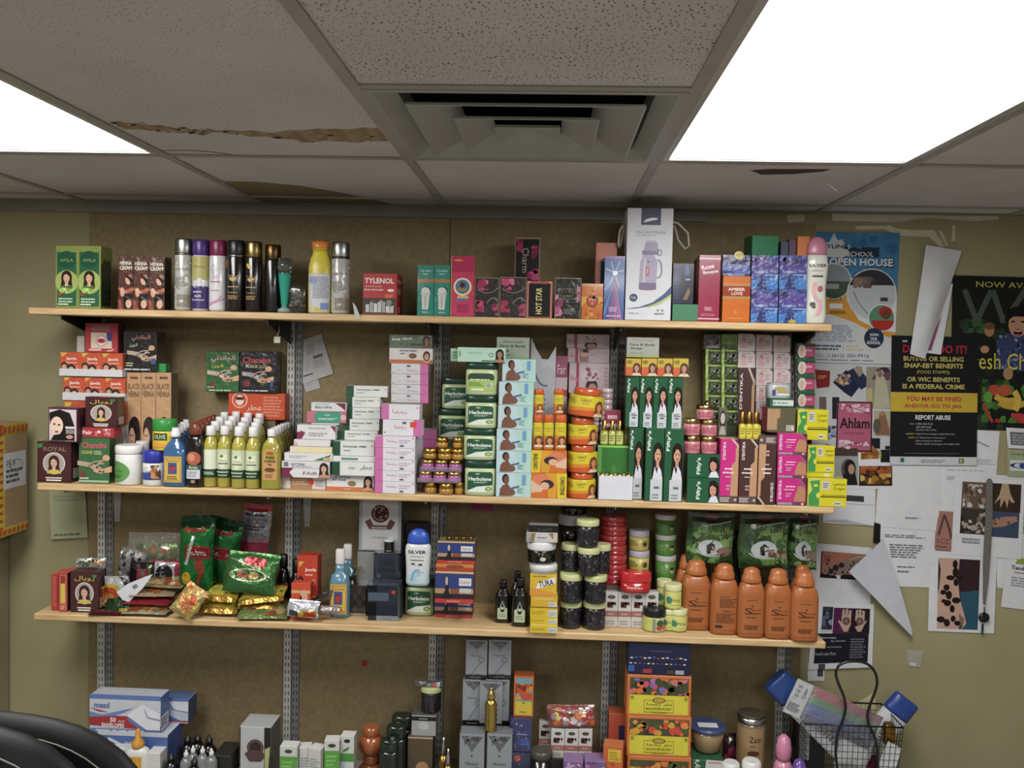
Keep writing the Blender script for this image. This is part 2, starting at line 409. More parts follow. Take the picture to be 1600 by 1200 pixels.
# water stains (own shape) on the tiles
def stain(pts, col, k=1):
    ceil_m.poly([(p.x, p.y, tilez-.0003*k) for p in [onz(x, y, tilez) for x, y in pts]], col, 'matte')
def wob(a, b, n, amp, seed):
    g = random.Random(seed); return [(a[0]+(b[0]-a[0])*i/n, a[1]+(b[1]-a[1])*i/n+g.uniform(-amp, amp)) for i in range(n+1)]
up = wob((166, 188), (300, 201), 22, 2, 1)+wob((306, 202), (440, 206), 18, 2, 2)+wob((450, 204), (594, 199), 18, 1.5, 3)
lo_ = wob((606, 222), (470, 221), 18, 2, 4)+wob((460, 217), (330, 207), 18, 2, 5)+wob((320, 210), (196, 201), 20, 2, 6)
for i in range(40):
    t0 = i/40; g = random.Random(i); t1 = (i+1)/40
    def pk(L_, t): q = t*(len(L_)-1); k = min(int(q), len(L_)-2); f = q-k; return (L_[k][0]*(1-f)+L_[k+1][0]*f, L_[k][1]*(1-f)+L_[k+1][1]*f)
    lr_ = lo_[::-1]; stain([pk(up, t0), pk(up, t1), pk(lr_, t1), pk(lr_, t0)], ['a58c63', '9c8259', 'ac9670'][i % 3])
g = random.Random(5)
for i in range(60):
    t = g.random(); a, b2 = pk(up, t), pk(lo_[::-1], t); f = g.random(); x, y = a[0]+(b2[0]-a[0])*f, a[1]+(b2[1]-a[1])*f
    stain(ell(x, y, g.uniform(3, 9), g.uniform(.7, 1.8), 8), ['b8a88c', '957a50', 'bcae96'][i % 3], 2)
for (p0, p1, p2, w) in [((250, 235), (310, 230), (392, 246), 1.6)]:
    pts = [(p0[0]*(1-t)**2+p1[0]*2*t*(1-t)+p2[0]*t*t, p0[1]*(1-t)**2+p1[1]*2*t*(1-t)+p2[1]*t*t) for t in [i/12 for i in range(13)]]
    for a, b2 in zip(pts, pts[1:]): stain([a, b2, (b2[0], b2[1]+w), (a[0], a[1]+w)], '9c8a68')
stain([(350, 283), (400, 284), (470, 290), (540, 302), (590, 313), (622, 322), (420, 320), (395, 310)], '8f7d5b')
stain([(1172, 266), (1200, 264), (1300, 264), (1286, 268), (1240, 272), (1190, 273)], '4a4440')
struct(ceil_m.obj('ceiling'))
# T-bars
gm = MB()
for ci in range(-3, 8):
    x1_ = cx(ci)
    if XL < x1_-TB and x1_ < XR: gm.box(x1_-TB, x1_, YB, WALLY, CEIL, CEIL+.006, 'fff', 'grid_metal')
for rj in range(-1, 9):
    y1_ = GY-GT*rj
    if not YB < y1_ < WALLY: continue
    for ci in range(-3, 8):
        if ci == 1 and rj == 1: continue
        if (ci, rj-1) in used and (ci, rj) in used: continue
        a, b2 = max(XL, cx(ci-1)), min(XR, cx(ci)-TB)
        if b2 > a: gm.box(a, b2, y1_-TB, y1_, CEIL+.0005, CEIL+.006, 'fff', 'grid_metal')
struct(gm.obj('ceiling_trim'))
# wall angle under the ceiling and the ragged filler strip
m = MB(); m.box(XL, XR, WALLY-.024, WALLY, CEIL-.001, CEIL+.003, 'fff', 'trim_metal'); m.box(XL, .5, WALLY-.012, WALLY-.0005, CEIL-.036, CEIL-.001, 'fff', 'trim_metal'); struct(m.obj('trim_1'))
# peeled paint and filler above the posters
m = MB()
def flake(pts, y=WALLY-.0012, mat='patch'): m.poly([at(px_, py_, y) for px_, py_ in pts], 'fff', mat)
flake([(1300, 334), (1560, 338), (1560, 343), (1520, 346), (1452, 340), (1400, 347), (1340, 346), (1300, 345)][::-1], WALLY-.002)
flake([(1335, 353), (1390, 352), (1405, 358), (1460, 360), (1472, 378), (1476, 386), (1468, 386), (1452, 370), (1405, 368), (1382, 358), (1340, 359)][::-1])
flake([(1466, 360), (1472, 362), (1482, 384), (1478, 386)][::-1]); flake([(1488, 352), (1493, 352), (1492, 376), (1487, 377)][::-1])
flake([(1228, 336), (1258, 335), (1256, 346), (1232, 348)][::-1])
o = m.obj('trim_2'); struct(o)
# brown hardboard behind the shelves
for i, (a, b2) in enumerate([(140, 697), (698, 1262)]):
    xa, xb = at(a, 700, WALLY).x, at(b2, 700, WALLY).x; m = MB()
    m.box(xa, xb-.0008, WALLY-.006, WALLY-.0002, .1, CEIL-.04, 'fff', 'board'); struct(m.obj('wall_panel'))
# ceiling lights
for i, (ci, rj) in enumerate(lightcells):
    x0_, x1_ = cx(ci-1), cx(ci)-TB; y1_, y0_ = GY-GT*rj-TB, GY-GT*(rj+2)
    m = MB(); w = .014
    for (a, b2, c, d_) in ((x0_, x0_+w, y0_, y1_), (x1_-w, x1_, y0_, y1_), (x0_+w, x1_-w, y0_, y0_+w), (x0_+w, x1_-w, y1_-w, y1_)):
        m.box(a, b2, c, d_, CEIL+.001, CEIL+.03, 'b8b6b0', 'plas')
    m.box(x0_, x1_, y0_, y1_, CEIL+.03, CEIL+.035, 'b8b6b0', 'plas')
    o = m.obj('ceiling_light')
    tag(o, ['flush fluorescent ceiling light cut by the left edge of the photo', 'flush fluorescent ceiling light just right of the air vent', 'unseen ceiling light added behind the viewer for frontal fill, left half of the room', 'unseen ceiling light added behind the viewer for frontal fill, right half of the room'][i], 'light', 'lights set in the ceiling grid')
    m = MB(); m.box(x0_+w, x1_-w, y0_+w, y1_-w, CEIL+.006, CEIL+.009, 'fff', 'diffuser'); m.obj('diffuser', o)
    ld = bpy.data.lights.new('fluorescent_lamp', 'AREA'); ld.shape = 'RECTANGLE'; ld.size = x1_-x0_-.04; ld.size_y = y1_-y0_-.04
    ld.energy = LAMP_W; ld.spread = math.radians(SPREAD); ld.color = (1, .985, .95)
    lo = bpy.data.objects.new('fluorescent_lamp', ld); COL.objects.link(lo); lo.location = ((x0_+x1_)/2, (y0_+y1_)/2, CEIL+.004)
# four-way air vent
x0_, x1_, y1_, y0_ = cx(1), cx(2)-TB, GY-TB, GY-GT
vx, vy, hw = (x0_+x1_)/2, (y0_+y1_)/2, (x1_-x0_)/2
root = bpy.data.objects.new('air_vent', None); COL.objects.link(root); root.location = (vx, vy, CEIL); tag(root, 'square stepped metal air vent set in the ceiling between the lights', 'vent')
def sq(a, z): return [(-a, -a, z), (a, -a, z), (a, a, z), (-a, a, z)]
def frust(name, rings, col='a3a49a'):
    m = MB(); m.grid([sq(a, z) for a, z in rings], col, 'vent', False); 
    return m, m.obj(name, root)
frust('frame', [(hw, .004), (hw, -.001), (hw-.016, -.001), (hw-.05, .02), (hw-.056, .05)])
frust('louver', [(.224, -.003), (.225, -.008), (.222, -.009), (.15, .016), (.13, .02)])
frust('louver', [(.142, -.007), (.143, -.012), (.141, -.013), (.085, .008), (.07, .012)])
m = MB(); m.grid([sq(.066, -.004), (sq(.068, -.010))], 'a3a49a', 'vent', False); m.grid([sq(.068, -.010), sq(.066, -.012), sq(.03, .0), sq(.001, .004)], 'a3a49a', 'vent', False); m.obj('louver', root)
m = MB(); m.box(-hw, hw, -hw, hw, .12, .13, '14130f', 'matte'); m.grid([sq(hw-.05, .05), sq(hw-.05, .12)], '14130f', 'matte', False); m.obj('duct', root)
# loose thread of tape hanging at the ceiling
m = MB(); m.tube([at(x, y, WALLY-.55) + Vector((0, 0, 0)) for x, y in [(1284, 267), (1286, 277), (1292, 286), (1300, 292), (1308, 299)]], .0012, 'ddd', 'paper', 5)
tag(m.obj('hanging_thread'), 'thin white torn thread hanging off the ceiling tile by the light', 'thread')
# ---------------------------------------------------------------- shelves
xs = [-1.608, -1.581, -1.5916]
for i, (zt, x0_) in enumerate(zip((SH1, SH2, SH3), xs)):
    m = MB(); m.box(x0_, x0_+2.4384, SF, SF+.283, zt-.021, zt, 'fff', 'pine', .003)
    o = m.obj('shelf_board', None)
    tag(o, ['upper pine shelf board, just under the ceiling', 'middle pine shelf board, carrying the cream boxes and oil bottles', 'lower pine shelf board, carrying the sachets and orange bottles'][i], 'shelf', 'pine shelf boards on the wall')
m = MB(); m.box(-1.75, 1.75, 2.42, 2.94, TBL-.03, TBL, '9a938a', 'plas', .003); o = m.obj('low_table'); tag(o, 'grey low table below the shelves, mostly under the frame', 'table')
for x in (-1.68, 1.68):
    for y in (2.48, 2.88):
        m = MB(); m.box(x-.02, x+.02, y-.02, y+.02, 0, TBL-.03, '777', 'metal', .002); m.obj('leg', o)
# slotted uprights, two side by side at each place
up_x = [(-1.5139, 770, 1062), (-.8675, 520, 1200), (-.3736, 520, 1200), (.2089, 520, 1200), (.7858, 1020, 1200)]
nm_ = ['first', 'second', 'third', 'fourth', 'fifth']
for i, (X, ya, yb_) in enumerate(up_x):
    for k in (0, 1):
        m = MB(); xc = X+(0 if k == 0 else .0265); w = .0125 if k == 0 else .0115; yf = WALLY-.020 if k == 0 else WALLY-.014; c = 'c6c8c2' if k == 0 else '84868a'
        zb, ztop = TBL+.002, SH1-.022
        m.box(xc-w, xc+w, yf, WALLY-.0065, zb, ztop, c, 'plas', .001)
        z = zb+.02
        while z < ztop-.02:
            for s_ in (-.0052, .0052): m.box(xc+s_-.0013, xc+s_+.0013, yf-.0004, yf, z, z+.0135, '15140f', 'matte')
            z += .0245
        tag(m.obj('slotted_upright'), ('white' if k == 0 else 'darker grey')+' slotted metal shelf upright, '+nm_[i]+' pair from the left, '+('left' if k == 0 else 'right')+' one of the pair', 'upright', 'slotted shelf uprights')
# brackets
def bracket(X, zt, L, H, col, label, t=.004):
    m = MB(); p = [(WALLY-.021, zt), (WALLY-L, zt), (WALLY-L, zt-.012), (WALLY-.021, zt-H)]
    for s_, o_ in ((-1, 1), (1, -1)): m.poly([(X+s_*t/2, y, z) for y, z in (p if s_ > 0 else p[::-1])], col, 'plas')
    for a, b2 in zip(p, p[1:]+p[:1]): m.poly([(X-t/2, a[0], a[1]), (X+t/2, a[0], a[1]), (X+t/2, b2[0], b2[1]), (X-t/2, b2[0], b2[1])], col, 'plas')
    m.box(X-.011, X+.011, WALLY-L, WALLY-.021, zt-.0015, zt, col, 'plas'); o = m.obj('shelf_bracket'); tag(o, label, 'bracket', 'shelf brackets'); return o
for i, (X, _, _) in enumerate(up_x):
    bracket(X, SH1-.0215, .265, .075, '15151a', 'black triangular bracket under the upper shelf at the '+nm_[i]+' upright')
    bracket(X, SH2-.0215, .25, .02, 'b4b6b4', 'pale bracket under the middle shelf at the '+nm_[i]+' upright')
    bracket(X, SH3-.0215, .25, .02, 'b4b6b4', 'pale bracket under the lower shelf at the '+nm_[i]+' upright')
for i, (x, y0p, y1p) in enumerate([(183, 765, 815), (480, 770, 823)]):
    m = MB(); y = WALLY-.012
    a, b2, c, d_ = at(x-7, y0p-6, y), at(x+7, y0p-6, y), at(x+4, y1p, y), at(x-4, y1p, y)
    f = [a, d_, c, b2]; m.poly(f, 'b4b6b4', 'plas'); k = [p+Vector((0, .005, 0)) for p in f]; m.poly(k[::-1], 'b4b6b4', 'plas')
    for p, q in ((0, 1), (1, 2), (2, 3), (3, 0)): m.poly([f[p], k[p], k[q], f[q]], 'b4b6b4', 'plas')
    h = at(x, y1p-6, y); m.poly([(h.x+.002*math.cos(t), y-.0003, h.z+.002*math.sin(t)) for t in [j*.785 for j in range(8)]], '222', 'matte')
    tag(m.obj('bracket_plate'), 'pale tapered metal plate hanging under the middle shelf beside the '+nm_[i]+' upright', 'bracket', 'tapered plates')
# string beside the third upright
m = MB(); m.tube([at(690, 795, WALLY-.03), at(688, 900, WALLY-.03), at(682, 1063, WALLY-.035)], .0012, 'e8c8c0', 'matte', 5); tag(m.obj('hanging_string'), 'pale pink string hanging beside the third shelf upright', 'string')
# ================================================================ UPPER SHELF
Z = SH1+.0005
AR = dict(royal='\uFEDD\uFE8E\uFEF3\uFEED\uFEAD', sidr='\uFEAD\uFEAA\uFEB4\uFEDF\uFE8D', chan='\uFEF2\uFEE7\uFEAA\uFEE7\uFE8E\uFEA0\uFEDF\uFE8D', cone='\uFEE5\uFEEE\uFED7', itr='\uFEAE\uFEC4\uFECB', aziza='\uFE8E\uFEE4\uFEE4\uFEAD', skin='\uFE94\uFEE4\uFEF3\uFEAE\uFED7')
for i, (a, b2) in enumerate([(87, 121.5), (122, 157)]):
    bx('hair_oil_box', ['green hair oil carton at the far left end of the upper shelf', 'green hair oil carton between its twin and the brown henna cartons'][i], a, b2, 384, 486, d=.004, z=Z, dep=.072,
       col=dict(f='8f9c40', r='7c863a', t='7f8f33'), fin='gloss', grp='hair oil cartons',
       art=[('P', [(.06, .03), (.94, .03), (.94, .95), (.06, .95)], '2c6444'), ('R', .06, .9, .94, .96, '8a9c48'), ('E', .5, .78, .4, .14, '1f5840'), ('T', 'AMLA', .5, .77, .6, .05, '8fae6a'), ('C', .5, .42, .19, 'a4b860'),
            ('W', .5, .46, .3, '3a2018', 'e0b090', '4a7038'), ('S', .15, .24, .85, .33, 9, .035, ['a5cc5a', '7fae3c', 'c8dd84'], 4), ('C', .22, .22, .03, 'b3402c'), ('L', .15, .08, .85, .17, 2, 'bcd8b0'), ('L', .12, .04, .7, .08, 1, 'e8f0d0')],
       side=[('R', .08, .04, .92, .72, '1d2a1c'), ('E', .35, .74, .15, .05, '1d2a1c'), ('E', .68, .74, .15, .05, '1d2a1c'), ('L', .15, .1, .85, .6, 12, '2f4a30')])
for i, (a, b2) in enumerate([(185, 208), (208.5, 232), (232.5, 257)]):
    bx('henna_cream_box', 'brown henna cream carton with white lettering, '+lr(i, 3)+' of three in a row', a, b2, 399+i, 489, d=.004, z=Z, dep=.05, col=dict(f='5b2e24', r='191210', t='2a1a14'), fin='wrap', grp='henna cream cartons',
       art=[('B', 'HENNA', .5, .86, .8, .07, 'f2ead8'), ('B', 'CREAM', .5, .77, .8, .07, 'f2ead8'), ('T', 'hair', .5, .7, .3, .03, 'b87a50'), ('E', .68, .55, .2, .09, 'e0a888'), ('P', [(0, .4), (.5, .36), (1, .42), (1, .34), (.6, .3), (0, .36)], 'b5654a'), ('P', [(.3, .3), (.95, .28), (.9, .02), (.4, .02)], '1e100e'),
            ('E', .28, .32, .15, .09, 'dd9f82'), ('E', .7, .1, .2, .08, 'e0a888'), ('Z', [(.5, .62), (.9, .6), (.95, .42)], .05, '241310'), ('P', [(0, .2), (.2, .16), (.3, 0), (0, 0)], 'a0483a')])
can = [(.86, 0), (.98, .02), (1, .04), (1, .76), (.97, .775)]
capp = [(.95, .772), (.97, .78), (.97, .97), (.9, .995), (.5, 1)]
def spray(lab, a, b2, yt, yb, body, cap, art=None, capfin='plas', fin='gloss', band=None, d=.004):
    turn('spray_can', lab, a, b2, yt, [('can', can, body, fin), ('cap', capp, cap, capfin)]+([('collar', [(1.0, .765), (1.02, .77), (1.02, .79), (.97, .795)], band, 'metal')] if band else []), yb, d, Z, art=art, cat='can', grp='spray cans on the upper shelf')
mott = [('S', 0, .05, 1, .95, 40, .03, ['c9c8c0', 'a8a698', '9a9884', 'd8d8d4'], 9), ('R', .35, 0, 1, .25, '8a7f6e'), ('T', 'SHADOW', .5, .75, .6, .03, '777268'), ('L', .2, .4, .8, .6, 5, '8d8a80')]
spray('silver capped spray can with a mottled grey label, beside the brown henna cartons', 268, 295, 371, 490, 'b8b8b2', 'c2c6be', [(.05, .74, 75, mott)], 'metal', band='8c8270')
spray('spray can with purple cap, gold and purple label', 296, 322, 373, 490, 'd6d4dc', '4a2a86', [(.03, .76, 80, [('R', 0, .6, 1, 1, 'b9ae62'), ('S', 0, .55, 1, .66, 14, .05, ['b9ae62'], 3), ('R', 0, 0, 1, .4, '3a2370'), ('S', 0, .37, 1, .43, 12, .03, ['3a2370'], 5), ('T', 'cherry', .5, .8, .5, .05, '8a7a3a'), ('T', 'AIR', .5, .24, .3, .05, 'e8e0f0'), ('T', 'Freshener', .5, .17, .55, .045, 'e8e0f0'), ('L', .3, .3, .7, .34, 1, 'd8d0e8')])])
spray('white spray can with a magenta cap and pink strokes', 322.5, 349, 373.5, 491, 'd9d9de', '8c1f4e', [(.03, .76, 75, [('Z', [(.1, .05), (.5, .12), (.9, .2)], .02, 'd46aa0'), ('Z', [(.1, .12), (.5, .1), (.8, .26)], .012, 'd46aa0'), ('L', .3, .5, .75, .54, 1, 'c05070'), ('T', 'ELVIDA', .42, .72, .3, .28, 'b8b8c2', 90), ('L', .3, .34, .7, .37, 1, 'd08090')])])
gold = lambda s: [('T', '\u2766', .5, .6, .45, .12, 'c8a860'), ('L', .25, .42, .75, .46, 1, 'b89458'), ('T', 'Lady', .5, .33, .4, .05, 'c9a058'), ('L', .25, .2, .75, .28, 3, 'b88c4c')]+([('C', .35, .86, .035, 'e0b83c'), ('C', .42, .82, .03, 'e8c850')] if s else [('R', 0, .8, .22, .95, 'a87842')])
spray('black spray can with a glossy black cap', 350, 378, 374, 491, '1a1412', '1b1d22', [(.02, .76, 75, gold(0))], band='8e8e8e')
spray('black spray can with a gold cap and gold flower mark', 379, 405, 376, 492, '1d1513', 'a08a50', [(.02, .76, 75, gold(1))], 'metal')
spray('narrow plain black spray can with a bronze cap', 410, 435, 381, 494, '171614', '6a5230', None, 'metal', d=.02)
spray('silver capped spray can with a white label, beside the yellow air freshener', 514.5, 543, 377, 497, 'bcbcb6', 'b5bcb8', [(.05, .72, 75, mott)], 'metal', band='544c44')
# trophy shaped glass
turn('perfume_flask', 'slim clear glass flask holding teal liquid, among the spray cans', 430, 453, 402, [
    ('body', [(.75, 0), (.95, .02), (.9, .06), (.4, .1), (.45, .14), (.9, .7), (.95, .74)], ['8fa39c']*3+['1d8a78', '24a890', '2a6a60'], 'gloss'),
    ('stopper', [(.7, .742), (1, .77), (.98, .86), (.9, .99), (.4, 1)], 'b8c4c0', 'glass')], 495, .004, Z, cat='flask', n=12)
turn('perfume_bottle', 'squat dark embossed glass bottle behind the teal flask', 449, 478, 443, [('body', [(.9, 0), (1, .05), (1, .8), (.85, .96), (.5, 1)], '34322a', 'gloss', 1, .6, 4)], 495, .02, Z, cat='bottle', art=[(.15, .85, 60, [('S', .1, .1, .9, .9, 30, .06, ['4a483e', '5c5a4e', '2a2922'], 8)])])
turn('air_freshener', 'yellow air freshener spray bottle with an orange trigger top', 479, 515, 374, [
    ('body', [(.9, 0), (1, .03), (1, .62), (.85, .74), (.66, .82), (.66, .86)], ['e0d28a', 'd9c43c', 'e2cc3a', 'e8d228', 'e8d228'], 'plas'),
    ('trigger', [(.64, .862), (.68, .88), (.8, .97), (.5, 1)], ['e6c820', 'ea8a2a', 'dd6a24'], 'plas', 1, .8, 2.4)], 496, .004, Z, sx=1, sy=.75, ex=2.6, cat='bottle',
     art=[(.02, .62, 62, [('R', .08, 0, 1, .86, 'c9cdd6'), ('R', 0, 0, .1, .6, 'd8c030'), ('C', .3, .72, .09, '8a9cc8'), ('L', .3, .3, .95, .8, 12, '8c92a8'), ('R', .6, .06, .92, .2, '6f86c8')])])
for i, (x, y) in enumerate([(551, 472), (570, 490)]):
    m = MB(); p = [at(x, y, SF-.004), at(x+5, y+6, SF-.004), at(x+13, 498, SF-.002), at(x+4, 498, SF-.002)]
    m.poly(p, 'c8c4bc', 'paper'); m.poly([q+Vector((0, .0006, 0)) for q in p][::-1], 'c8c4bc', 'paper')
    if i == 0: tag(m.obj('price_tag'), 'curled white price tag on the shelf edge left of the red medicine carton', 'tag')
# medicine dispenser
def med(o, w, d_, H):
    m = MB(); g = random.Random(3)
    for i in range(7):
        x = -w*.36+w*.72*i/6; m.box(x-w*.05, x+w*.05, -.0015, .0, H*.05, H*(.2+.18*g.random()), ['c8c4c0', 'a8a4a0', 'd8d4d0'][i % 3], 'card')
    q = m.obj('sachet', o, (0, -d_/2-.0006, 0))
bx('medicine_dispenser', 'red medicine dispenser carton with grey sachets in its opening', 567, 620, 427, 498, d=.004, z=Z, dep=.1, col=dict(f='c3302e', r='a32024', t='8a1a1c'), fin='card', cat='box', kid=med,
   art=[('B', 'TYLENOL', .48, .82, .86, .13, 'f5eeea'), ('T', 'ACETAMINOPHEN', .3, .68, .5, .035, 'f0c8c0'), ('B', 'Extra Strength', .32, .6, .56, .055, 'f0e4e0'), ('E', .82, .59, .1, .035, 'efe6e0'), ('P', [(.66, .5), (.9, .5), (.86, .4), (.64, .4)], 'e8603c'), ('R', .02, .02, .97, .4, '33312f'), ('S', .05, .04, .95, .36, 16, .06, ['4c4a48', '8c8a86', '5a3838'], 4)],
   side=[('B', 'TYLENOL', .5, .82, .8, .09, 'e8b8b0'), ('L', .1, .5, .8, .65, 3, 'e0b0a8'), ('L', .2, .05, .6, .2, 3, 'e0b0a8')])
for i, (a, b2) in enumerate([(652, 677.5), (678, 703)]):
    bx('powder_box', 'teal carton with an orange band and white bottle picture, '+['left', 'right'][i]+' one of the pair', a, b2, 414, 501, d=.004, z=Z, dep=.05, col=dict(f='178a78', t='0f6a5c', r='12705f'), fin='wrap', grp='teal cartons',
       art=[('R', 0, .66, 1, .72, 'c8703c'), ('T', 'Yardley', .5, .88, .7, .06, 'e0ece8'), ('L', .3, .8, .7, .84, 1, 'c0dcd4'), ('E', .58, .52, .27, .05, '0d4a44'), ('P', [(.3, .12), (.68, .12), (.78, .5), (.25, .5)], 'cfd4cc'), ('E', .5, .5, .25, .06, 'd8dcd4'), ('P', [(.48, .14), (.52, .14), (.52, .4), (.48, .4)], '7e8a84'), ('R', .2, .42, .82, .45, 'c0c8c0'), ('L', .3, .05, .75, .08, 1, 'd0e0d8')])
bx('body_oil_box', 'tall pink and red carton with a round portrait window', 704.5, 741, 400, 502, d=.004, z=Z, dep=.06, col=dict(f='d83a68', r='b89a4c', t='7a1f3c', l='c83058'), fin='gloss', cat='box',
   art=[('R', .04, .35, .97, .62, 'e0453c'), ('R', .04, .75, .97, .98, 'c42a5a'), ('E', .3, .93, .2, .02, 'e8902c'), ('T', 'Queen Elisa', .5, .75, .8, .05, 'a52050'), ('C', .5, .49, .15, 'e8e4e0'), ('C', .5, .49, .12, '5c7a90'), ('C', .5, .52, .045, '4a2a20'), ('R', .3, .42, .7, .46, 'a08a30'), ('R', .28, .3, .76, .34, 'e8b83c'), ('R', .22, .26, .76, .3, '5a7ab8'), ('L', .28, .06, .85, .2, 5, 'b03058'), ('R', 0, 0, .03, 1, 'c8b060')])
flor = lambda s, t=None: [('R', .0, 0, 1, 1, '2a2226'), ('S', .06, .68, .55, .96, 7, .09, ['d43c7a', 'e86aa0', 'a82458'], s), ('S', .05, .12, .4, .42, 7, .08, ['b0244f', 'd03a6c'], s+1), ('S', .7, .04, .96, .34, 6, .08, ['c03a70', '8a1f48'], s+2), ('Z', [(.1, .7), (.6, .5), (.95, .75)], .02, '8a7e84'), ('Z', [(.5, .35), (.8, .6), (.95, .4)], .02, '9a8e94')]+([('T', t, .5, .5, .35, .5, 'c8b8a0', -70)] if t else [])+[('R', 0, 0, .02, 1, 'a8926a'), ('R', .98, 0, 1, 1, 'a8926a'), ('R', 0, .985, 1, 1, 'a8926a')]
bx('perfume_box', 'black floral perfume carton in crinkled film, beside the tall pink carton', 741.5, 779.5, 434, 502, d=.004, z=Z, dep=.05, col=dict(f='2a2226', t='1d181a'), fin='wrap', art=flor(11), cat='box')
bx('perfume_box', 'black floral perfume carton with a pink flower corner, left of the dotted frame carton', 781, 822, 433, 502, d=.004, z=Z, dep=.05, col=dict(f='2a2226', t='1d181a'), fin='wrap', art=flor(21), cat='box')
bx('perfume_box', 'tall black floral perfume carton standing up behind the row, with slanted script', 804, 843, 371, 500, d=.14, z=Z, dep=.05, col=dict(f='2a2226', t='1d181a'), fin='gloss', cat='box',
   art=[('R', 0, 0, 1, 1, '1d1a1e'), ('S', .02, .82, .3, .98, 5, .05, ['8a1f48', 'b02c5c'], 2), ('S', .65, .72, .97, .9, 6, .05, ['c03a70', '8a1f48'], 5), ('S', .5, .48, .95, .62, 8, .05, ['b02c5c', 'd04c80'], 6), ('T', 'Charm', .42, .72, .26, .3, 'b8b0a0', -100+10), ('R', 0, 0, .03, 1, '9a8a6a'), ('R', .96, 0, 1, 1, '9a8a6a'), ('R', 0, .98, 1, 1, '9a8a6a')])
dots = [('C', u, v, .012, 'f0c8b8') for v in [i/22+.02 for i in range(22)] for u in (.045, .955)]
bx('perfume_box', 'black carton with gold upright lettering inside a dotted salmon frame', 822.5, 863, 439, 503, d=.004, z=Z, dep=.05, col=dict(f='b85a58', t='8a4040'), fin='gloss', cat='box',
   art=[('R', .09, .03, .91, .93, '17181c'), ('B', 'HOT STAR', .48, .46, .24, .72, 'd8cc7c', 90), ('C', .1, .97, .02, 'f4e0d0'), ('C', .9, .97, .02, 'f4e0d0')]+dots)
bx('perfume_box', 'black perfume carton with a gold framed title plate and pink blossoms', 867, 907.5, 434, 503, d=.004, z=Z, dep=.05, col=dict(f='1a1a1c', t='151516'), fin='wrap', cat='box',
   art=[('S', .02, .05, .3, .6, 8, .09, ['b0447a', 'd878a4', '8a2a58'], 7), ('S', .85, .3, .99, .8, 5, .07, ['c05a8a', '8a2a58'], 9), ('R', .12, .48, .86, .73, '9a8c64'), ('R', .14, .49, .84, .72, '141416'), ('T', 'BEYOND', .49, .66, .5, .06, '5e5a48'), ('T', 'Love', .49, .56, .3, .06, 'b0a070'), ('L', .4, .1, .75, .25, 4, '8a7a70'), ('R', 0, 0, .02, 1, '9a8a6a'), ('R', .98, 0, 1, 1, '9a8a6a'), ('R', 0, .98, 1, 1, '9a8a6a')])
bx('perfume_box', 'small orange carton with a red octagon seal', 908.5, 942, 443, 503, d=.004, z=Z, dep=.05, col=dict(f='c8641c', t='a86a3a'), fin='gloss', cat='box',
   art=[('R', 0, .92, 1, 1, 'c8925c'), ('P', [(.2, 0), (.38, 0), (.7, .92), (.55, .92)], 'd8861f'), ('R', 0, .35, 1, .63, 'e09a28'), ('S', 0, .05, 1, .9, 14, .07, ['d0701c', 'c04a18', 'e29a30'], 4), ('P', ell(.5, .5, .29, .18, 8, .39, 6.67), '3a2418'), ('P', ell(.5, .5, .25, .155, 8, .39, 6.67), 'c03a24'), ('T', 'AMBER', .5, .55, .34, .05, 'f0d8c0'), ('C', .5, .45, .02, 'e8c0a0')])
bx('perfume_box', 'salmon orange carton standing behind the blue and pink carton', 930, 963, 379, 502, d=.06, z=Z, dep=.05, col=dict(f='c8705a', t='7a3a2c'), cat='box',
   art=[('R', .18, .3, 1, .78, 'a8906a'), ('R', .24, .3, 1, .755, '1f1d40'), ('R', .04, .3, .1, .9, 'b85a48')])
ray_art = [('R', 0, 0, 1, 1, '3a62a8')]+[('P', [(.55, .68), (.55+.9*math.cos(a), .68+.8*math.sin(a)), (.55+.9*math.cos(a+.09), .68+.8*math.sin(a+.09))], c) for a, c in zip([3.4, 3.7, 3.95, 4.2, 4.4, 4.55, 4.7, 4.85, 5.0, 5.2, 5.5], ['5a86c8', '2a3f88', '7aa0d8', '4a3a8c', 'b0467e', '8a4aa8', 'd85a90', 'a878c0', 'e070a0', '6a6ab8', '4a8ac8'])]
ray_art = [(it if it[0] != 'P' else ('P', [(min(1, max(0, x)), min(.97, max(0, y))) for x, y in it[1]], it[2])) for it in ray_art]
bx('perfume_box', 'blue and magenta carton with white light rays, left of the flask box', 944, 975.5, 400, 503, d=.004, z=Z, dep=.05, col=dict(f='3a62a8', t='23285c'), fin='gloss', cat='box',
   art=ray_art+[('Z', [(.05, .8), (.5, .72), (.95, .78)], .012, 'd8e4f8'), ('Z', [(.3, .92), (.5, .72), (.75, .5)], .01, 'c8d8f4'), ('Z', [(.75, .92), (.5, .72), (.25, .55)], .01, 'c8d8f4'), ('E', .52, .73, .13, .035, 'e8f0fc'), ('R', 0, .95, 1, 1, '7a5aa8'), ('L', .25, .12, .7, .2, 3, 'd8b8e0'), ('L', .15, .04, .9, .07, 1, 'e8d0f0')])
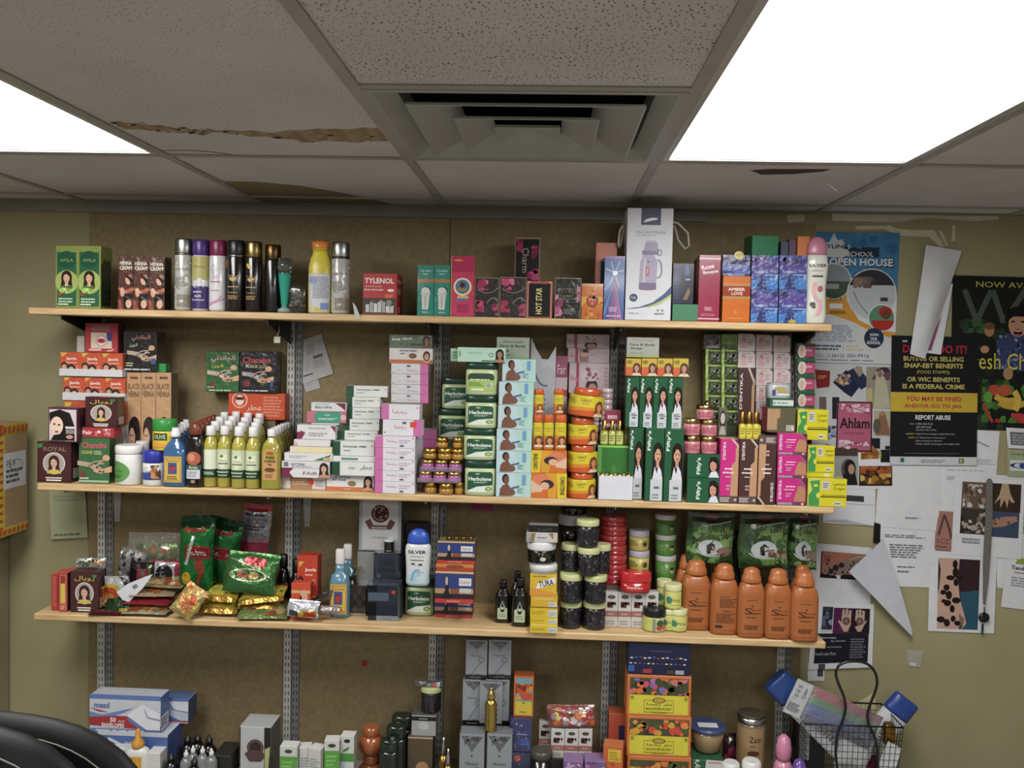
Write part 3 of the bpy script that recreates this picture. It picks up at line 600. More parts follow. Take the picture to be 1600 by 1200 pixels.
# vacuum flask gift box with rope handles
def ropes(o, w, dp, H):
    for s, nm in ((-1, 'left'), (1, 'right')):
        m = MB(); L = .022 if s < 0 else .055
        pts = [(s*w*.5, -.01+0*s, H*.9), (s*(w*.5+L*.35), -.012, H*.885), (s*(w*.5+L*.9), -.012, H*.8), (s*(w*.5+L), -.01, H*.68), (s*(w*.5+L*.8), 0, H*.66), (s*(w*.5+L*.45), .01, H*.74), (s*(w*.5+L*.25), .012, H*.86), (s*w*.5, .015, H*.9)]
        q = []
        for i in range(len(pts)-1):
            for t in (0, .33, .66): q.append(Vector(pts[i]).lerp(Vector(pts[i+1]), t))
        q.append(Vector(pts[-1])); m.tube(q, .0035, 'b8b4a8', 'matte', 6); m.obj('rope_handle', o)
bx('flask_box', 'tall white gift box printed with a lilac vacuum flask, with rope handles', 978.5, 1050, 325, 504, d=.003, z=Z, dep=.1, col=dict(f='d4d6de', t='b8bac4', r='c8cad4'), cat='box', kid=ropes,
   art=[('R', .3, .85, .73, 1, '1e2c5e'), ('P', [(.35, .87), (.5, .885), (.66, .9), (.64, .915), (.52, .915), (.4, .9)], 'e8ecf4'), ('T', 'VACUUM FLASK', .52, .785, .66, .025, '6a6a74'), ('L', .22, .75, .8, .765, 1, 'a8a8b0'),
        ('P', [(.37, .62), (.7, .62), (.66, .7), (.42, .7)], '9c92b0'), ('E', .53, .7, .12, .012, 'b4aac4'), ('P', [(.34, .585), (.7, .585), (.7, .62), (.34, .62)], '7a6a90'), ('O', .72, .605, .06, .03, .01, '7a6a90'),
        ('P', [(.29, .3), (.66, .3), (.68, .52), (.6, .585), (.38, .585), (.31, .52)], 'a89cba'), ('P', [(.36, .3), (.42, .3), (.43, .56), (.38, .56)], 'c4bace'), ('P', [(.29, .28), (.67, .28), (.66, .335), (.3, .335)], '74608a'), ('E', .48, .28, .185, .012, '74608a'),
        ('Z', [(.68, .54), (.78, .54), (.78, .42)], .012, '8a7ca0'), ('Z', [(.78, .44), (.77, .38), (.68, .38)], .012, '8a7ca0'), ('R', .43, .4, .5, .475, 'b8343a'), ('L', .445, .41, .49, .465, 3, 'f0d8d8'), ('C', .48, .52, .008, '2e3a78'), ('C', .18, .2, .035, '24386e'), ('T', '3.2L', .18, .2, .1, .02, 'e8ecf4'),
        ('P', [(0, .1), (.3, .115), (.6, .16), (.85, .24), (1, .31), (1, .24), (.8, .18), (.55, .13), (.25, .105)], '2a4a80'), ('P', [(.5, .125), (.8, .17), (1, .235), (1, .215), (.8, .155), (.5, .115)], 'b8c83c'), ('T', 'MODEL NO:', .2, .06, .22, .014, '70727c'), ('L', .64, .05, .9, .07, 1, '80828c'), ('C', .72, .09, .008, '444'), ('C', .82, .09, .01, '888')])
green = dict(f='1f7a4c', t='1a6a42', r='17603a', l='17603a')
zt = bx('gift_box', 'plain green box under the dark navy box, right of the flask box', 1050.5, 1091, 475, 504, d=.004, z=Z, dep=.07, col=green, cat='box')
bx('perfume_box', 'dark navy carton with small figures, on the plain green box', 1051, 1084, 411, 475, d=.006, z=zt, dep=.05, col=dict(f='141a38', t='0e1228'), fin='gloss', cat='box', h=None,
   art=[('P', [(.6, .95), (.75, .95), (.8, .7), (.55, .7)], '3a5a98'), ('R', .6, .58, .82, .62, '9aa4c8'), ('P', [(.5, .1), (.7, .1), (.85, .3), (.75, .4)], '8a6a4a'), ('L', .1, .1, .4, .95, 12, '2a3f78')])
bx('perfume_box', 'crimson carton mostly hidden behind the crimson one with white lettering', 1087, 1110, 404, 503, d=.066, z=Z, dep=.05, col=dict(f='9a2448', t='6a1832'), cat='box')
bx('perfume_box', 'tall crimson carton with curly white lettering', 1091.5, 1125, 398, 504, d=.003, z=Z, dep=.05, col=dict(f='a8244a', t='8a2a48'), fin='gloss', cat='box',
   art=[('R', 0, .93, 1, .955, 'e0b8c4'), ('R', 0, .03, 1, .05, 'e0b8c4'), ('B', 'Rose', .4, .82, .6, .07, 'f4e8ec', 12), ('B', 'Bouquet', .55, .74, .72, .065, 'f4e8ec', 8), ('L', .3, .16, .7, .22, 3, 'e0b8c4'), ('L', .15, .08, .85, .12, 2, 'c88098')])
zt = bx('perfume_box', 'orange carton with a gilt trimmed red title band, under a dark blue one', 1129, 1172, 431, 504, d=.003, z=Z, dep=.06, col=dict(f='dc6a1e', t='a84a14'), fin='gloss', cat='box',
   art=[('R', 0, .5, 1, .83, 'b89048'), ('R', 0, .56, 1, .78, 'a8321e'), ('R', 0, .82, 1, .84, 'e08a3a'), ('B', 'AMBER', .5, .71, .62, .07, 'f4dcc8'), ('B', 'LOVE', .52, .62, .4, .07, 'f4dcc8'), ('L', .2, .06, .8, .1, 1, 'e89858'), ('T', '\u2766', .48, .22, .14, .1, 'e8924a')])
gal = lambda s: [('R', 0, 0, 1, 1, '3c4fa0'), ('P', [(0, 0), (1, 0), (1, .38), (0, .25)], '3f7fd0'), ('P', [(.2, .0), (.6, 0), (.55, .3), (.3, .36)], '2a3a80'), ('P', [(0, .6), (1, .5), (1, .82), (0, .9)], '5848a0'), ('S', 0, .75, 1, 1, 8, .1, ['6a62b8', '4a4490', '343470'], s), ('S', .05, .05, .95, .95, 14, .012, ['d8dcf4'], s+1), ('T', 'Romance', .36, .52, .5, .09, 'c8cdf0'), ('T', 'Blue', .8, .54, .16, .06, 'c8cdf0'), ('E', .75, .42, .3, .02, '9ab0e8')]
bx('perfume_box', 'flat deep blue starry carton with a yellow sticker, on the orange carton', 1129, 1172.5, 398, 430, d=.005, z=zt, dep=.055, col=dict(f='2c2f70', t='22245a'), fin='wrap', cat='box',
   art=[('P', [(0, .2), (1, .1), (1, .45), (0, .55)], '3a58b0'), ('R', .2, .0, .8, .12, '6a86c8'), ('T', 'Romance', .45, .5, .5, .2, 'c0c4f0'), ('E', .58, .97, .17, .2, 'c8b040')])
for i, (a, b2, s) in enumerate([(1173.5, 1215, 30), (1217, 1260, 40)]):
    zt = Z
    for j in (0, 1):
        zt = bx('perfume_box', 'blue starry romance carton, '+['lower', 'upper'][j]+' one of the '+['left', 'right'][i]+' pile of two', a, b2, 452 if j == 0 else 399, 504, d=.003+.001*j, z=zt, dep=.06, col=dict(f='3c4fa0', t='3a3a78', r='3a3a70'), fin='wrap', cat='box', grp='blue starry cartons',
                art=gal(s+j)+([('E', .5, .04, .15, .06, 'b8a438')] if (i, j) == (1, 0) else []))
        if i == 0 and j == 1: zg = zt
bx('gift_box', 'plain green box lying on the blue starry cartons', 1172, 1214.5, 368, 398, d=.02, z=zg, dep=.07, col=green, cat='box', rot=8)
for (a, b2, y, c, l) in [(1220, 1232, 377, '1a2250', 'small dark blue box on the blue starry cartons'), (1233, 1244, 374, '4a2448', 'small plum box on the blue starry cartons'), (1246, 1265, 369, 'd07028', 'small orange box behind the pink capped shampoo')]:
    bx('small_carton', l, a, b2, y, 399, d=.03, z=zt, dep=.04, col=c, cat='box')
def shampoo(lab, a, b2, yt, yb, z, body, cap, art, d=None):
    turn('shampoo_bottle', lab, a, b2, yt, [('body', [(.78, 0), (.9, .02), (.96, .12), (.88, .3), (.86, .42), (.97, .6), (1, .68), (.9, .78), (.84, .79)], body, 'gloss', 1, .55, 2.5), ('cap', [(.83, .792), (.86, .82), (.78, .92), (.5, .985), (.2, 1)], cap, 'plas', 1, .58, 2.3)], yb, d, z, sx=1, sy=.55, ex=2.5, cat='bottle', art=art)
shampoo('white shampoo bottle with a pink cap at the right end of the upper shelf', 1259.5, 1296, 369, 503, Z, 'd6d8cc', 'c87a94', [(.03, .77, 55, [('B', 'SILVER', .5, .86, .78, .05, '35342c'), ('T', 'Shampoo', .5, .78, .5, .03, '6a685c'), ('R', .25, .68, .75, .71, '55534a'), ('Z', [(.4, .6), (.2, .4), (.6, .3)], .05, 'e0a8a8'), ('Z', [(.62, .34), (.75, .2), (.5, .08)], .05, 'e0a8a8'), ('E', .65, .5, .14, .05, 'c05a68'), ('C', .3, .26, .035, '2f3a28'), ('C', .36, .22, .025, '4a4a3c')])], d=.001)
# mountain of the left bracket: tangled thread near the second upright
m = MB(); m.tube([at(437, 509, WALLY-.2), at(436, 518, WALLY-.2), at(433, 526, WALLY-.2)], .0008, 'c8c4b0', 'matte', 5); p = at(433, 530, WALLY-.2)
m.box(p.x-.01, p.x+.01, p.y-.001, p.y+.001, p.z-.012, p.z+.008, 'b8b8a8', 'paper'); tag(m.obj('hanging_tag'), 'little crumpled tag hanging by a thread under the upper shelf', 'tag')
# ================================================================ MIDDLE SHELF
Z = SH2+.0005
HP = ('W', .5, .47, .5, '3a211a', 'dfae92', 'd8c040')
def royal(name, lab, a, b2, yt, yb, z, ar, d=None, dep=.06, rot=0):
    t = [('T', AR['royal'], .5, .83, .7, .13, 'd8c43c')] if ar else [('B', 'ROYAL', .52, .82, .68, .11, '8a6a50')]
    return bx(name, lab, a, b2, yt, yb, d=d, z=z, dep=dep, rot=rot, col=dict(f='4a1c22', r='3a1a1e', t='5a2a30'), fin='gloss', cat='box', grp=None,
        art=[('R', .0, .0, 1, .06, '3c151a')]+t+[('E', .5, .47, .33, .27, 'd8d4d0'), ('E', .5, .47, .3, .25, 'b0a098'), ('W', .5, .45, .46, '3a211a', 'dfae92', 'd8c040'), ('R', .26, .1, .74, .13, 'e8e0dc'), ('R', .28, .04, .72, .075, 'e8e0dc'), ('P', [(.78, .93), (.95, .93), (.93, .86), (.8, .86)] if ar else [(.02, .93), (.18, .96), (.16, .86), (.03, .84)], '2a8a4c')],
        side=[('L', .15, .4, .85, .9, 8, '6a4a48'), ('R', .15, .1, .85, .35, 'a89a90')])
# left group
z1 = royal('hair_dye_box', 'maroon hair dye carton with an oval portrait, at the left end of the middle shelf', 58, 111, 690, 754, Z, 0, dep=.075)
bx('hair_dye_box', 'carton with a large black haired woman face, on the maroon oval portrait carton', 75, 123, 637, 690, d=.012, z=z1, dep=.055, col=dict(f='5a2430', r='4a2228', t='6a2c34'), cat='box', rot=-5,
   art=[('R', .04, .04, .97, .95, 'd8c8d0'), ('P', [(.05, .5), (.1, .85), (.4, .95), (.75, .85), (.9, .5), (.92, .05), (.3, .05), (.45, .3), (.5, .6), (.2, .7)], '14100f'), ('E', .3, .48, .22, .26, 'f0d0b8'), ('P', [(.05, .62), (.2, .78), (.55, .7), (.6, .8), (.3, .92), (.05, .85)], '14100f'), ('E', .22, .52, .05, .025, '3a2a28'), ('E', .38, .5, .05, .025, '3a2a28'), ('E', .3, .3, .06, .03, 'b03038'), ('P', [(.1, .05), (.6, .05), (.5, .25), (.2, .2)], '14100f'), ('R', .6, .4, .92, .46, 'e8e0e4'), ('L', .62, .25, .9, .38, 3, 'd0c0c8'), ('E', .75, .16, .12, .06, 'd09080')],
   side=[('E', .5, .5, .25, .3, '241418')])
zc = bx('henna_cone_box', 'green henna cone carton with patterned hands, left of the white jar', 123, 171, 684, 750, d=.03, z=Z, dep=.06, col=dict(f='2f6a38', t='3f7a44', r='255a2e'), fin='wrap', cat='box',
   art=[('B', 'Chandni', .5, .84, .8, .13, 'd84a5c'), ('B', 'CONE', .27, .68, .36, .07, 'c8b84a'), ('L', .5, .63, .8, .72, 2, 'b8c878'), ('H', .52, .38, .62, 'b8a088'), ('E', .14, .2, .08, .07, '8a2c2c'), ('L', .05, .08, .4, .14, 1, 'd0d8c0'), ('R', .02, .02, .98, .07, '9ac09a')])
zr = bx('face_cream_box', 'flat red and white carton under the maroon Arabic carton', 125, 178, 668, 684, d=.035, z=zc, dep=.05, col=dict(f='b83034', t='c8484c'), cat='box', art=[('B', 'Fair', .22, .5, .28, .4, 'f0e0e0'), ('S', .45, .1, .9, .9, 10, .2, ['e0a8a0', 'd87880', 'e8d0c8'], 2)])
z2 = royal('hair_dye_box', 'maroon hair dye carton with yellow Arabic lettering, above the flat red carton', 133, 183, 620, 668, zr, 1, d=.036, dep=.05)
# trays of three orange cartons
def tray(n, label, a, b2, yt, ytray, yb, z, d, dd):
    X, w, Y, H = geo(a, b2, yt, z, yb, d); th = at((a+b2)/2, ytray, Y).z-z; m = MB()
    m.box(-w/2, w/2, -dd/2, dd/2, 0, .001, 'd4d4d8'); 
    for (p, q, r, s) in ((-w/2, w/2, -dd/2, -dd/2+.001), (-w/2, w/2, dd/2-.001, dd/2), (-w/2, -w/2+.001, -dd/2, dd/2), (w/2-.001, w/2, -dd/2, dd/2)): m.box(p, q, r, s, 0, th, 'd4d4d8')
    o = m.obj('display_tray', None, (X, Y+dd/2, z+.0003)); tag(o, 'white card tray holding three orange hair cream cartons, '+label, 'tray')
    bw = (w-.004)/3
    for i in range(3):
        m = MB(); m.box(-bw/2, bw/2, -dd/2+.002, dd/2-.002, 0, H-.002, dict(f='d8502c', t='c8442a', r='c0402a'), 'wrap', .0008)
        fn, asp = facefn('f', bw, dd-.004, H-.002)
        paint(m, [('P', [(.04, .98), (.4, .98), (.1, .8)], 'd8b83c'), ('B', 'Jawla', .55, .72, .5, .16, 'f4e4dc'), ('L', .3, .52, .9, .6, 1, 'f0c0a8'), ('E', .22, .42, .17, .16, '241412'), ('E', .22, .36, .12, .13, 'd8a084'), ('E', .55, .33, .2, .17, '241412'), ('E', .55, .26, .13, .13, 'e0b090'), ('O', .86, .38, .07, .07, .02, 'f0c0a8')], asp, fn, 'wrap')
        q = m.obj('hair_cream_box', None, (X-w/2+.002+bw*(i+.5), Y+dd/2, z+.0018))
        tag(q, 'orange hair cream carton, '+lr(i, 3)+' in the '+n+' tray', 'box', 'orange cartons in white trays')
    return z+H+.0006
zt0 = tray('lowest', 'lowest of the three trays', 97, 197, 668, 706, 722, Z, .09, .075) if False else Z
Xg, wg, Yg, Hg = geo(98, 197, 627, Z, d=.12)
zA = tray('lowest', 'lowest of the three trays', 98, 197, 627, 663, 760, Z, .12, .045)
zB = tray('middle', 'middle of the three trays', 97, 196, 589, 614, 627, zA, .12, .045)
zC = tray('topmost', 'topmost of the three trays', 92, 192, 551, 577, 588, zB, .115, .05)
zD = bx('lipstick_box', 'square red carton with a picture of a mouth, on the top orange tray', 133, 184, 505, 550, d=.13, z=zC, dep=.05, col=dict(f='b8323a', r='6a2c44', t='8a2430'), cat='box',
   art=[('R', .2, .74, .75, .92, '9a6a64'), ('R', .18, .14, .82, .68, 'd8c8b0'), ('R', .66, .4, .82, .68, '3c3c88'), ('C', .5, .4, .22, 'd8a8a0'), ('C', .5, .4, .14, 'f0e4dc'), ('E', .5, .4, .12, .08, 'b02c3c'), ('R', .12, .06, .5, .12, 'e8c0c0'), ('Z', [(.68, .06), (.8, .05), (.88, .12)], .03, 'f0e0dc')])
m = MB(); p0 = at(126, 549, SF+.14); m.box(p0.x-.012, p0.x+.012, p0.y, p0.y+.002, zC+.0004, zC+.052, 'b8b4a8', 'paper'); o = m.obj('card_flap'); tag(o, 'small white card standing beside the square red carton', 'card')
# black arabic henna carton on the black henna trio
zh = Z
for i, (a, b2) in enumerate([(198, 220), (220.5, 243), (243.5, 267)]):
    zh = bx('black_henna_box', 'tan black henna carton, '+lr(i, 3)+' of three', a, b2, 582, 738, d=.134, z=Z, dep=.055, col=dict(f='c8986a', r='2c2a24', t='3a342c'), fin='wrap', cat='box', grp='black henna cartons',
       art=[('L', .25, .93, .8, .97, 1, '5a3c28'), ('B', 'BLACK', .5, .87, .84, .055, '7a5438'), ('B', 'HENNA', .5, .8, .84, .055, '7a5438'), ('E', .55, .46, .42, .13, '241a18'), ('P', [(.3, .12), (1, .12), (.97, .46), (.2, .46)], '241a18'), ('P', [(.3, .2), (.55, .2), (.6, .34), (.35, .34)], 'c89478'), ('E', .4, .4, .21, .085, 'd8a488'), ('P', [(.15, .46), (.4, .5), (.7, .38), (.9, .5), (.5, .58), (.2, .54)], '241a18'), ('P', [(.1, .14), (.55, .14), (.5, .24), (.2, .22)], 'c8c0b8'), ('E', .3, .41, .04, .01, '2a1814'), ('E', .46, .41, .04, .01, '2a1814'), ('E', .36, .355, .06, .01, 'b04a4a')])
zq = bx('henna_powder_box', 'black carton with white Arabic title and patterned hands, above the tan henna cartons', 193, 245, 518, 581, d=.134, z=zh, dep=.06, col=dict(f='17171a', r='1c2018', t='222'), fin='wrap', cat='box',
   art=[('B', AR['chan'], .52, .84, .56, .16, 'c88a88'), ('B', AR['cone'], .3, .66, .25, .1, 'a8b89a'), ('H', .55, .42, .6, 'b8a898'), ('R', .84, .2, .98, .34, '3a5aa0'), ('L', .08, .12, .35, .24, 2, 'b8c090'), ('L', .05, .03, .95, .09, 1, 'd8dce0')])
bx('green_packet', 'small bright green packet on the tan henna cartons', 247, 259, 568, 582, d=.15, z=zh, dep=.03, col='2f9a4a', cat='packet')
0 and bx('dark_bottle_carton', 'low dark green carton behind the white jar', 186, 206, 690, 740, d=.18, z=Z, dep=.03, col=dict(f='2c4a34', t='30382c'), fin='wrap', cat='box', art=[('L', .2, .4, .8, .8, 4, '6a8a6a')])
# jars
jarp = [(.94, 0), (1, .04), (1, .7), (.92, .74)]
def jar(lab, a, b2, yt, yb, z, body, lid, art=None, split=.78, d=None, fin='plas', sy=1., ex=2., grp=None, name='cosmetic_jar', lw=1.02, zr=(.05, .7), half=65, lfin='plas', cat='jar', tilt=None, h=None):
    s = split
    return turn(name, lab, a, b2, yt, [('jar', [(.93, 0), (1, .04), (1, s-.05), (.94, s-.01)], body, fin), ('lid', [(lw*.97, s-.008), (lw, s+.01), (lw, .96), (lw*.93, 1)], lid, lfin)], yb, d, z, sy=sy, ex=ex, cat=cat, art=art and [(zr[0], zr[1], half, art)], grp=grp, tilt=tilt, h=h)
jar('large white jar with a green oval label', 172, 213, 697, 755, Z, d=.002, body='e4e4e0', lid='e8e8e6', art=[('E', .2, .45, .5, .42, '5a9a4a'), ('T', 'Vatika', .3, .5, .4, .12, '2c5a34'), ('C', .1, .72, .07, 'b83a2c'), ('L', .1, .2, .5, .35, 3, '2c5a34')], split=.8)
jar('small white jar behind the large white jar', 208, 228, 690, 730, Z, 'd0d0cc', 'dcdcda', split=.7, d=.088)
zl = jar('white jar with a deep blue lid and blue label', 217, 250, 705, 755, Z, d=.004, body='e2e2e0', lid='2a34b0', art=[('R', .05, .2, .95, .95, '3048a0'), ('R', .5, .2, .95, .95, '243a7c'), ('S', .55, .25, .9, .85, 9, .12, ['a8682c', '6a3c24', 'c88a4c'], 3), ('L', .1, .5, .45, .8, 3, 'e0e4f0')], split=.68)
jar('yellow jar with a green lid, standing on the blue lidded jar', 232, 268, 656, 703, zl, 'e0c42a', '2a9a3c', [('R', .05, .2, .95, .9, 'dcb828'), ('R', .2, .45, .75, .8, '2f4a24'), ('T', 'OLIVE', .47, .62, .45, .2, 'e8e8c8'), ('R', .1, .1, .9, .3, 'e89a30')], split=.64, d=.012)
def handle_bottle(lab, a, b2, yt, yb, z, body, cap, art, d=None, grp=None, sy=.6, name='oil_bottle', neck=.2, capc=None, fin='liq'):
    turn(name, lab, a, b2, yt, [('bottle', [(.9, 0), (1, .03), (1, .52), (.92, .64), (.6, .74), (.36, .79), (.34, .84)], body, fin), ('cap', [(.4, .842), (.42, .86), (.4, .93), (.32, .94), (.3, 1)], cap, 'plas', 1, 1, 2)], yb, d, z, sx=1, sy=sy, ex=3.2, cat='bottle', art=art, grp=grp)
lbl = [('R', 0, 0, 1, 1, 'd8a83c'), ('R', .05, .06, .95, .94, '8a6a30'), ('R', .07, .08, .93, .92, 'dcb04a'), ('T', 'Coconut', .5, .85, .7, .1, '3a2a1c'), ('R', .25, .32, .75, .76, '2c5a90'), ('S', .35, .34, .68, .66, 7, .09, ['8a2430', 'b8343c', '4a6aa0'], 5), ('L', .2, .1, .8, .26, 2, '7a5a28')]
for i in range(4):
    handle_bottle(['blue hair oil bottle with a yellow label, front one of the file', 'blue hair oil bottle directly behind the front yellow labelled one', 'third blue hair oil bottle back from the shelf edge', 'hindmost blue hair oil bottle of the file'][i], 251+[0, 9, 17, 24][i]*.95, 288+[0, 5, 9, 12][i], [669, 663, 660, 656][i], 757, Z, '3f70a6', 'e0e0e4', [(.08, .52, 40, lbl)] if i == 0 else None, d=.004+i*.058, grp='blue hair oil bottles', sy=.62)
for i in range(5):
    turn('hair_tonic_bottle', 'dark brown russet capped bottle, '+['front one', 'second one back', 'third one back', 'fourth one back', 'hindmost one'][i]+' of its file', 288.5+i*8.4, 315.5+i*6.2, 660-i*3, [
        ('bottle', [(.9, 0), (1, .04), (1, .6), (.8, .74), (.6, .8)], '1a1210', 'gloss'), ('cap', [(.68, .802), (.7, .83), (.72, .92), (.5, .98), (.2, 1)], '7a3420', 'plas', 1, .9, 2)], None, .006+i*.053, Z, sx=1, sy=.75, ex=3, cat='bottle', grp='dark brown tonic bottles',
        art=[(.05, .58, 55, [('E', .5, .75, .42, .2, 'b85a3c'), ('E', .4, .78, .2, .12, 'd88a68'), ('R', .05, .42, .95, .56, '2c5a44'), ('T', 'Amla', .5, .49, .5, .09, 'dfe8e0'), ('R', .12, .16, .88, .42, 'd0d4d8'), ('L', .2, .2, .8, .38, 3, '8a8e94'), ('C', .5, .08, .05, '9a8a68')])] if i == 0 else None)
ylab = [('R', 0, .28, 1, 1, 'cdd8b0'), ('R', 0, 0, 1, .3, '24482c'), ('P', [(.25, .55), (.5, .3), (.75, .55), (.7, .85), (.5, .75), (.3, .85)], 'e0e8c8'), ('T', 'Olive', .5, .6, .4, .08, '5a6a3c'), ('R', .25, .48, .75, .52, '4a5a3a'), ('E', .45, .76, .08, .05, '4a7a34'), ('L', .15, .16, .85, .24, 1, 'e0e8d0'), ('L', .25, .06, .75, .12, 1, 'c8d8c0')]
rows_ = ['front', 'second', 'third', 'fourth']
for r_ in range(4):
    for c_ in range(4):
        x = 325.5+22.3*c_+r_*(7.2-1.3*c_); w = 11.2-.55*r_
        Yd = .018+(.0, .0, -.012, -.01)[c_]+r_*.056
        p = at(x, 760, SF+Yd)
        turn('oil_bottle', 'yellow oil bottle with a white cap, '+rows_[r_]+' row, '+lr(c_, 4), x-w, x+w, [666, 665, 667, 668][c_]-r_*7.2, [
            ('bottle', [(.86, 0), (1, .025), (1, .62), (.96, .7), (.7, .79), (.42, .83), (.4, .86)], ['c6ba44']*6+['b4a83c'], 'liq'), ('cap', [(.62, .845), (.66, .85), (.64, .99), (.58, 1)], ['e8e8ea', 'e8e8ea', 'd8a8a0' if (r_*4+c_) % 5 == 1 else 'eceef0'], 'plas')], None, Yd, Z, cat='bottle', n=18, grp='yellow oil bottles with white caps',
            art=[(.16, .62, 78, ylab if c_ or r_ else [('R', 0, .28, 1, 1, 'dfe6cc'), ('R', 0, 0, 1, .3, '24482c'), ('L', .2, .1, .8, .22, 2, 'c8d8c0')])])
for i in range(6):
    turn('almond_oil_bottle', 'almond oil bottle, '+['front one with the orange label showing', 'second one back', 'third one back', 'fourth one back', 'fifth one back', 'hindmost one'][i]+' of its file', 407+i*5.5, 437+i*4.1, 671-i*2.2, [
        ('bottle', [(.92, 0), (1, .03), (1, .62), (.85, .74), (.45, .84), (.36, .88)], ['b0a838']*3+['bcb448']*2+['c8c480'], 'liq'), ('cap', [(.44, .88), (.46, .89), (.46, .985), (.4, 1)], 'e6e6e8', 'plas', 1, 1, 2)], None, .006+i*.044, Z, sx=1, sy=.62, ex=4, cat='bottle', grp='almond oil bottles',
        art=[(.16, .68, 42, [('P', [(.05, 0), (.95, 0), (.95, .82), (.8, .98), (.2, .98), (.05, .82)], 'd09858'), ('E', .5, .86, .25, .05, 'b8502c'), ('B', 'PURE', .5, .72, .55, .07, '5a3a24'), ('B', 'ALMOND', .5, .6, .78, .07, '5a3a24'), ('B', 'OIL', .5, .5, .3, .06, '5a3a24'), ('E', .5, .33, .35, .07, '6a4428'), ('L', .2, .06, .8, .2, 3, 'a06c3c')])] if i == 0 else None)
# hanging pair and orange carton behind the oils
zo = Z
for k in range(1): zo = bx('plain_carton', 'brown carton hidden behind the oil bottles, under the orange face carton', 352, 430, 655, d=.222, z=Z, dep=.055, col='7a6848', cat='box')
zo = bx('face_powder_box', 'long orange carton with a round eyes emblem, above the oil bottles', 357, 445, 614, d=.215, z=zo, dep=.06, col=dict(f='d84a24', t='b83c1c', r='c04420'), cat='box',
   art=[('C', .2, .72, .3, 'f0c8b8'), ('C', .2, .72, .26, 'd84a24'), ('P', ell(.2, .72, .075, .2, 14), 'e8d8cc'), ('R', .13, .72, .27, .84, '5a2418'), ('T', AR['itr'], .46, .42, .28, .26, 'f4dccc'), ('L', .62, .1, .98, .9, 7, 'e88a68')])
zo2 = bx('henna_cone_box', 'green carton with pink Arabic title and patterned hands, beside the black one', 322, 373, 549, 612, d=.208, z=zo, dep=.05, col=dict(f='2c6a34', t='3a7a40'), fin='wrap', cat='box',
   art=[('B', AR['chan'], .52, .82, .74, .18, 'dca8a8'), ('B', AR['cone'], .35, .64, .36, .1, 'c8b83c'), ('H', .52, .42, .64, 'c8b0a0'), ('P', [(.1, .12), (.3, .12), (.2, .3)], '8a2c2c'), ('L', .05, .1, .3, .14, 1, 'd0d8c0'), ('L', .1, .02, .9, .07, 1, 'd8e0c8')])
bx('henna_cone_box', 'black henna cone carton with red title, beside the green Arabic one', 374, 432, 549, 613, d=.208, z=zo, dep=.055, col=dict(f='1a1b22', t='2a2c34', r='22242c'), fin='wrap', cat='box',
   art=[('B', 'Chandni', .46, .79, .74, .15, 'd04a54'), ('B', 'BLACK', .34, .64, .34, .07, 'c8c49a'), ('L', .54, .6, .8, .68, 2, '9a9878'), ('H', .5, .4, .62, 'a8a098'), ('E', .2, .22, .1, .08, '8a2c34'), ('R', .84, .15, .92, .3, '3a5aa8'), ('L', .1, .03, .9, .08, 1, 'd8dce8')],
   side=[('E', .5, .72, .25, .07, 'a02c34'), ('C', .5, .4, .13, '5a5c64'), ('L', .2, .55, .8, .65, 2, '8a8c94')])
# ---------------------------------------------------------------- cream cartons, left pile
RS = ('E', .7, .55, .05, .22, 'e83a2c')
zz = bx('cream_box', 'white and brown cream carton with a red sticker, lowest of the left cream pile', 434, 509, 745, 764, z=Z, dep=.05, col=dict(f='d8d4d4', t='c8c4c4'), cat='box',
   art=[('R', .26, .02, .72, .98, 'b08058'), ('T', 'EGP', .14, .5, .08, .4, 'd87878'), ('L', .3, .3, .66, .85, 3, 'd8b898'), ('E', .7, .6, .055, .28, 'e8442c'), ('L', .78, .2, .96, .8, 4, 'b0a8b0')])
lf = [(440, 515, 721, 'white cream carton with a maroon arrow and a long haired portrait', [('P', [(0, 0), (.25, 0), (.16, .3), (.25, .6), (0, .6)], '7a2444'), ('R', .04, .66, .14, .95, '7a7680'), ('B', 'NATURAL', .34, .82, .3, .16, '5a5c88'), ('L', .2, .62, .7, .74, 1, 'a8a4b8'), ('T', 'FAIR', .6, .28, .3, .2, '4a4858'), ('W', .88, .5, .95, '2a1c18', 'd8a488', 'c88a70'), ('R', 0, .6, .8, .62, 'c8c4c8')]),
      (444, 520, 708, 'pale carton with a green arrow, in the left cream pile', [('P', [(.6, .1), (.78, .5), (.98, .9), (.85, .1)], '2f7a48'), ('R', .8, .05, .95, .5, 'c8a878'), ('L', .1, .3, .5, .7, 2, 'a8a8b0')]),
      (453, 519, 698, 'pale yellow carton in the left cream pile', [('R', .0, .0, 1, 1, 'e4d8a4'), ('R', .0, .3, .12, .9, 'd8d4d0')]),
      (459, 516, 687, 'glossy white carton with a pink end, in the left cream pile', [('P', [(0, 0), (.12, 0), (.05, .8)], 'd89aa8')]),
      (464, 524, 664, 'white carton with two maroon arrow ends, under the teal and pink carton', [('P', [(0, .1), (.2, .5), (.0, .5)], '8a2c4c'), ('P', [(.86, .95), (1, .95), (1, .5)], '8a2c4c'), ('P', [(0, .02), (.12, .02), (.22, .45), (.1, .6), (0, .3)], '8a2c4c'), ('L', .3, .2, .8, .5, 2, '9a98a4'), ('L', .3, .7, .8, .85, 1, 'a8a4b0')])]
for i, (a, b2, yt, l, art) in enumerate(lf):
    zz = bx('cream_box', l, a, b2, yt, d=.02+.006*i, z=zz, dep=.048, col=dict(f='dcdadc', t='c8c6c8', l='8a3c54'), cat='box', art=art)
zz = bx('cream_box', 'thin white carton under the teal and pink carton', 486, 530, 661, d=.06, z=zz, dep=.04, col='d0d0d0', cat='box')
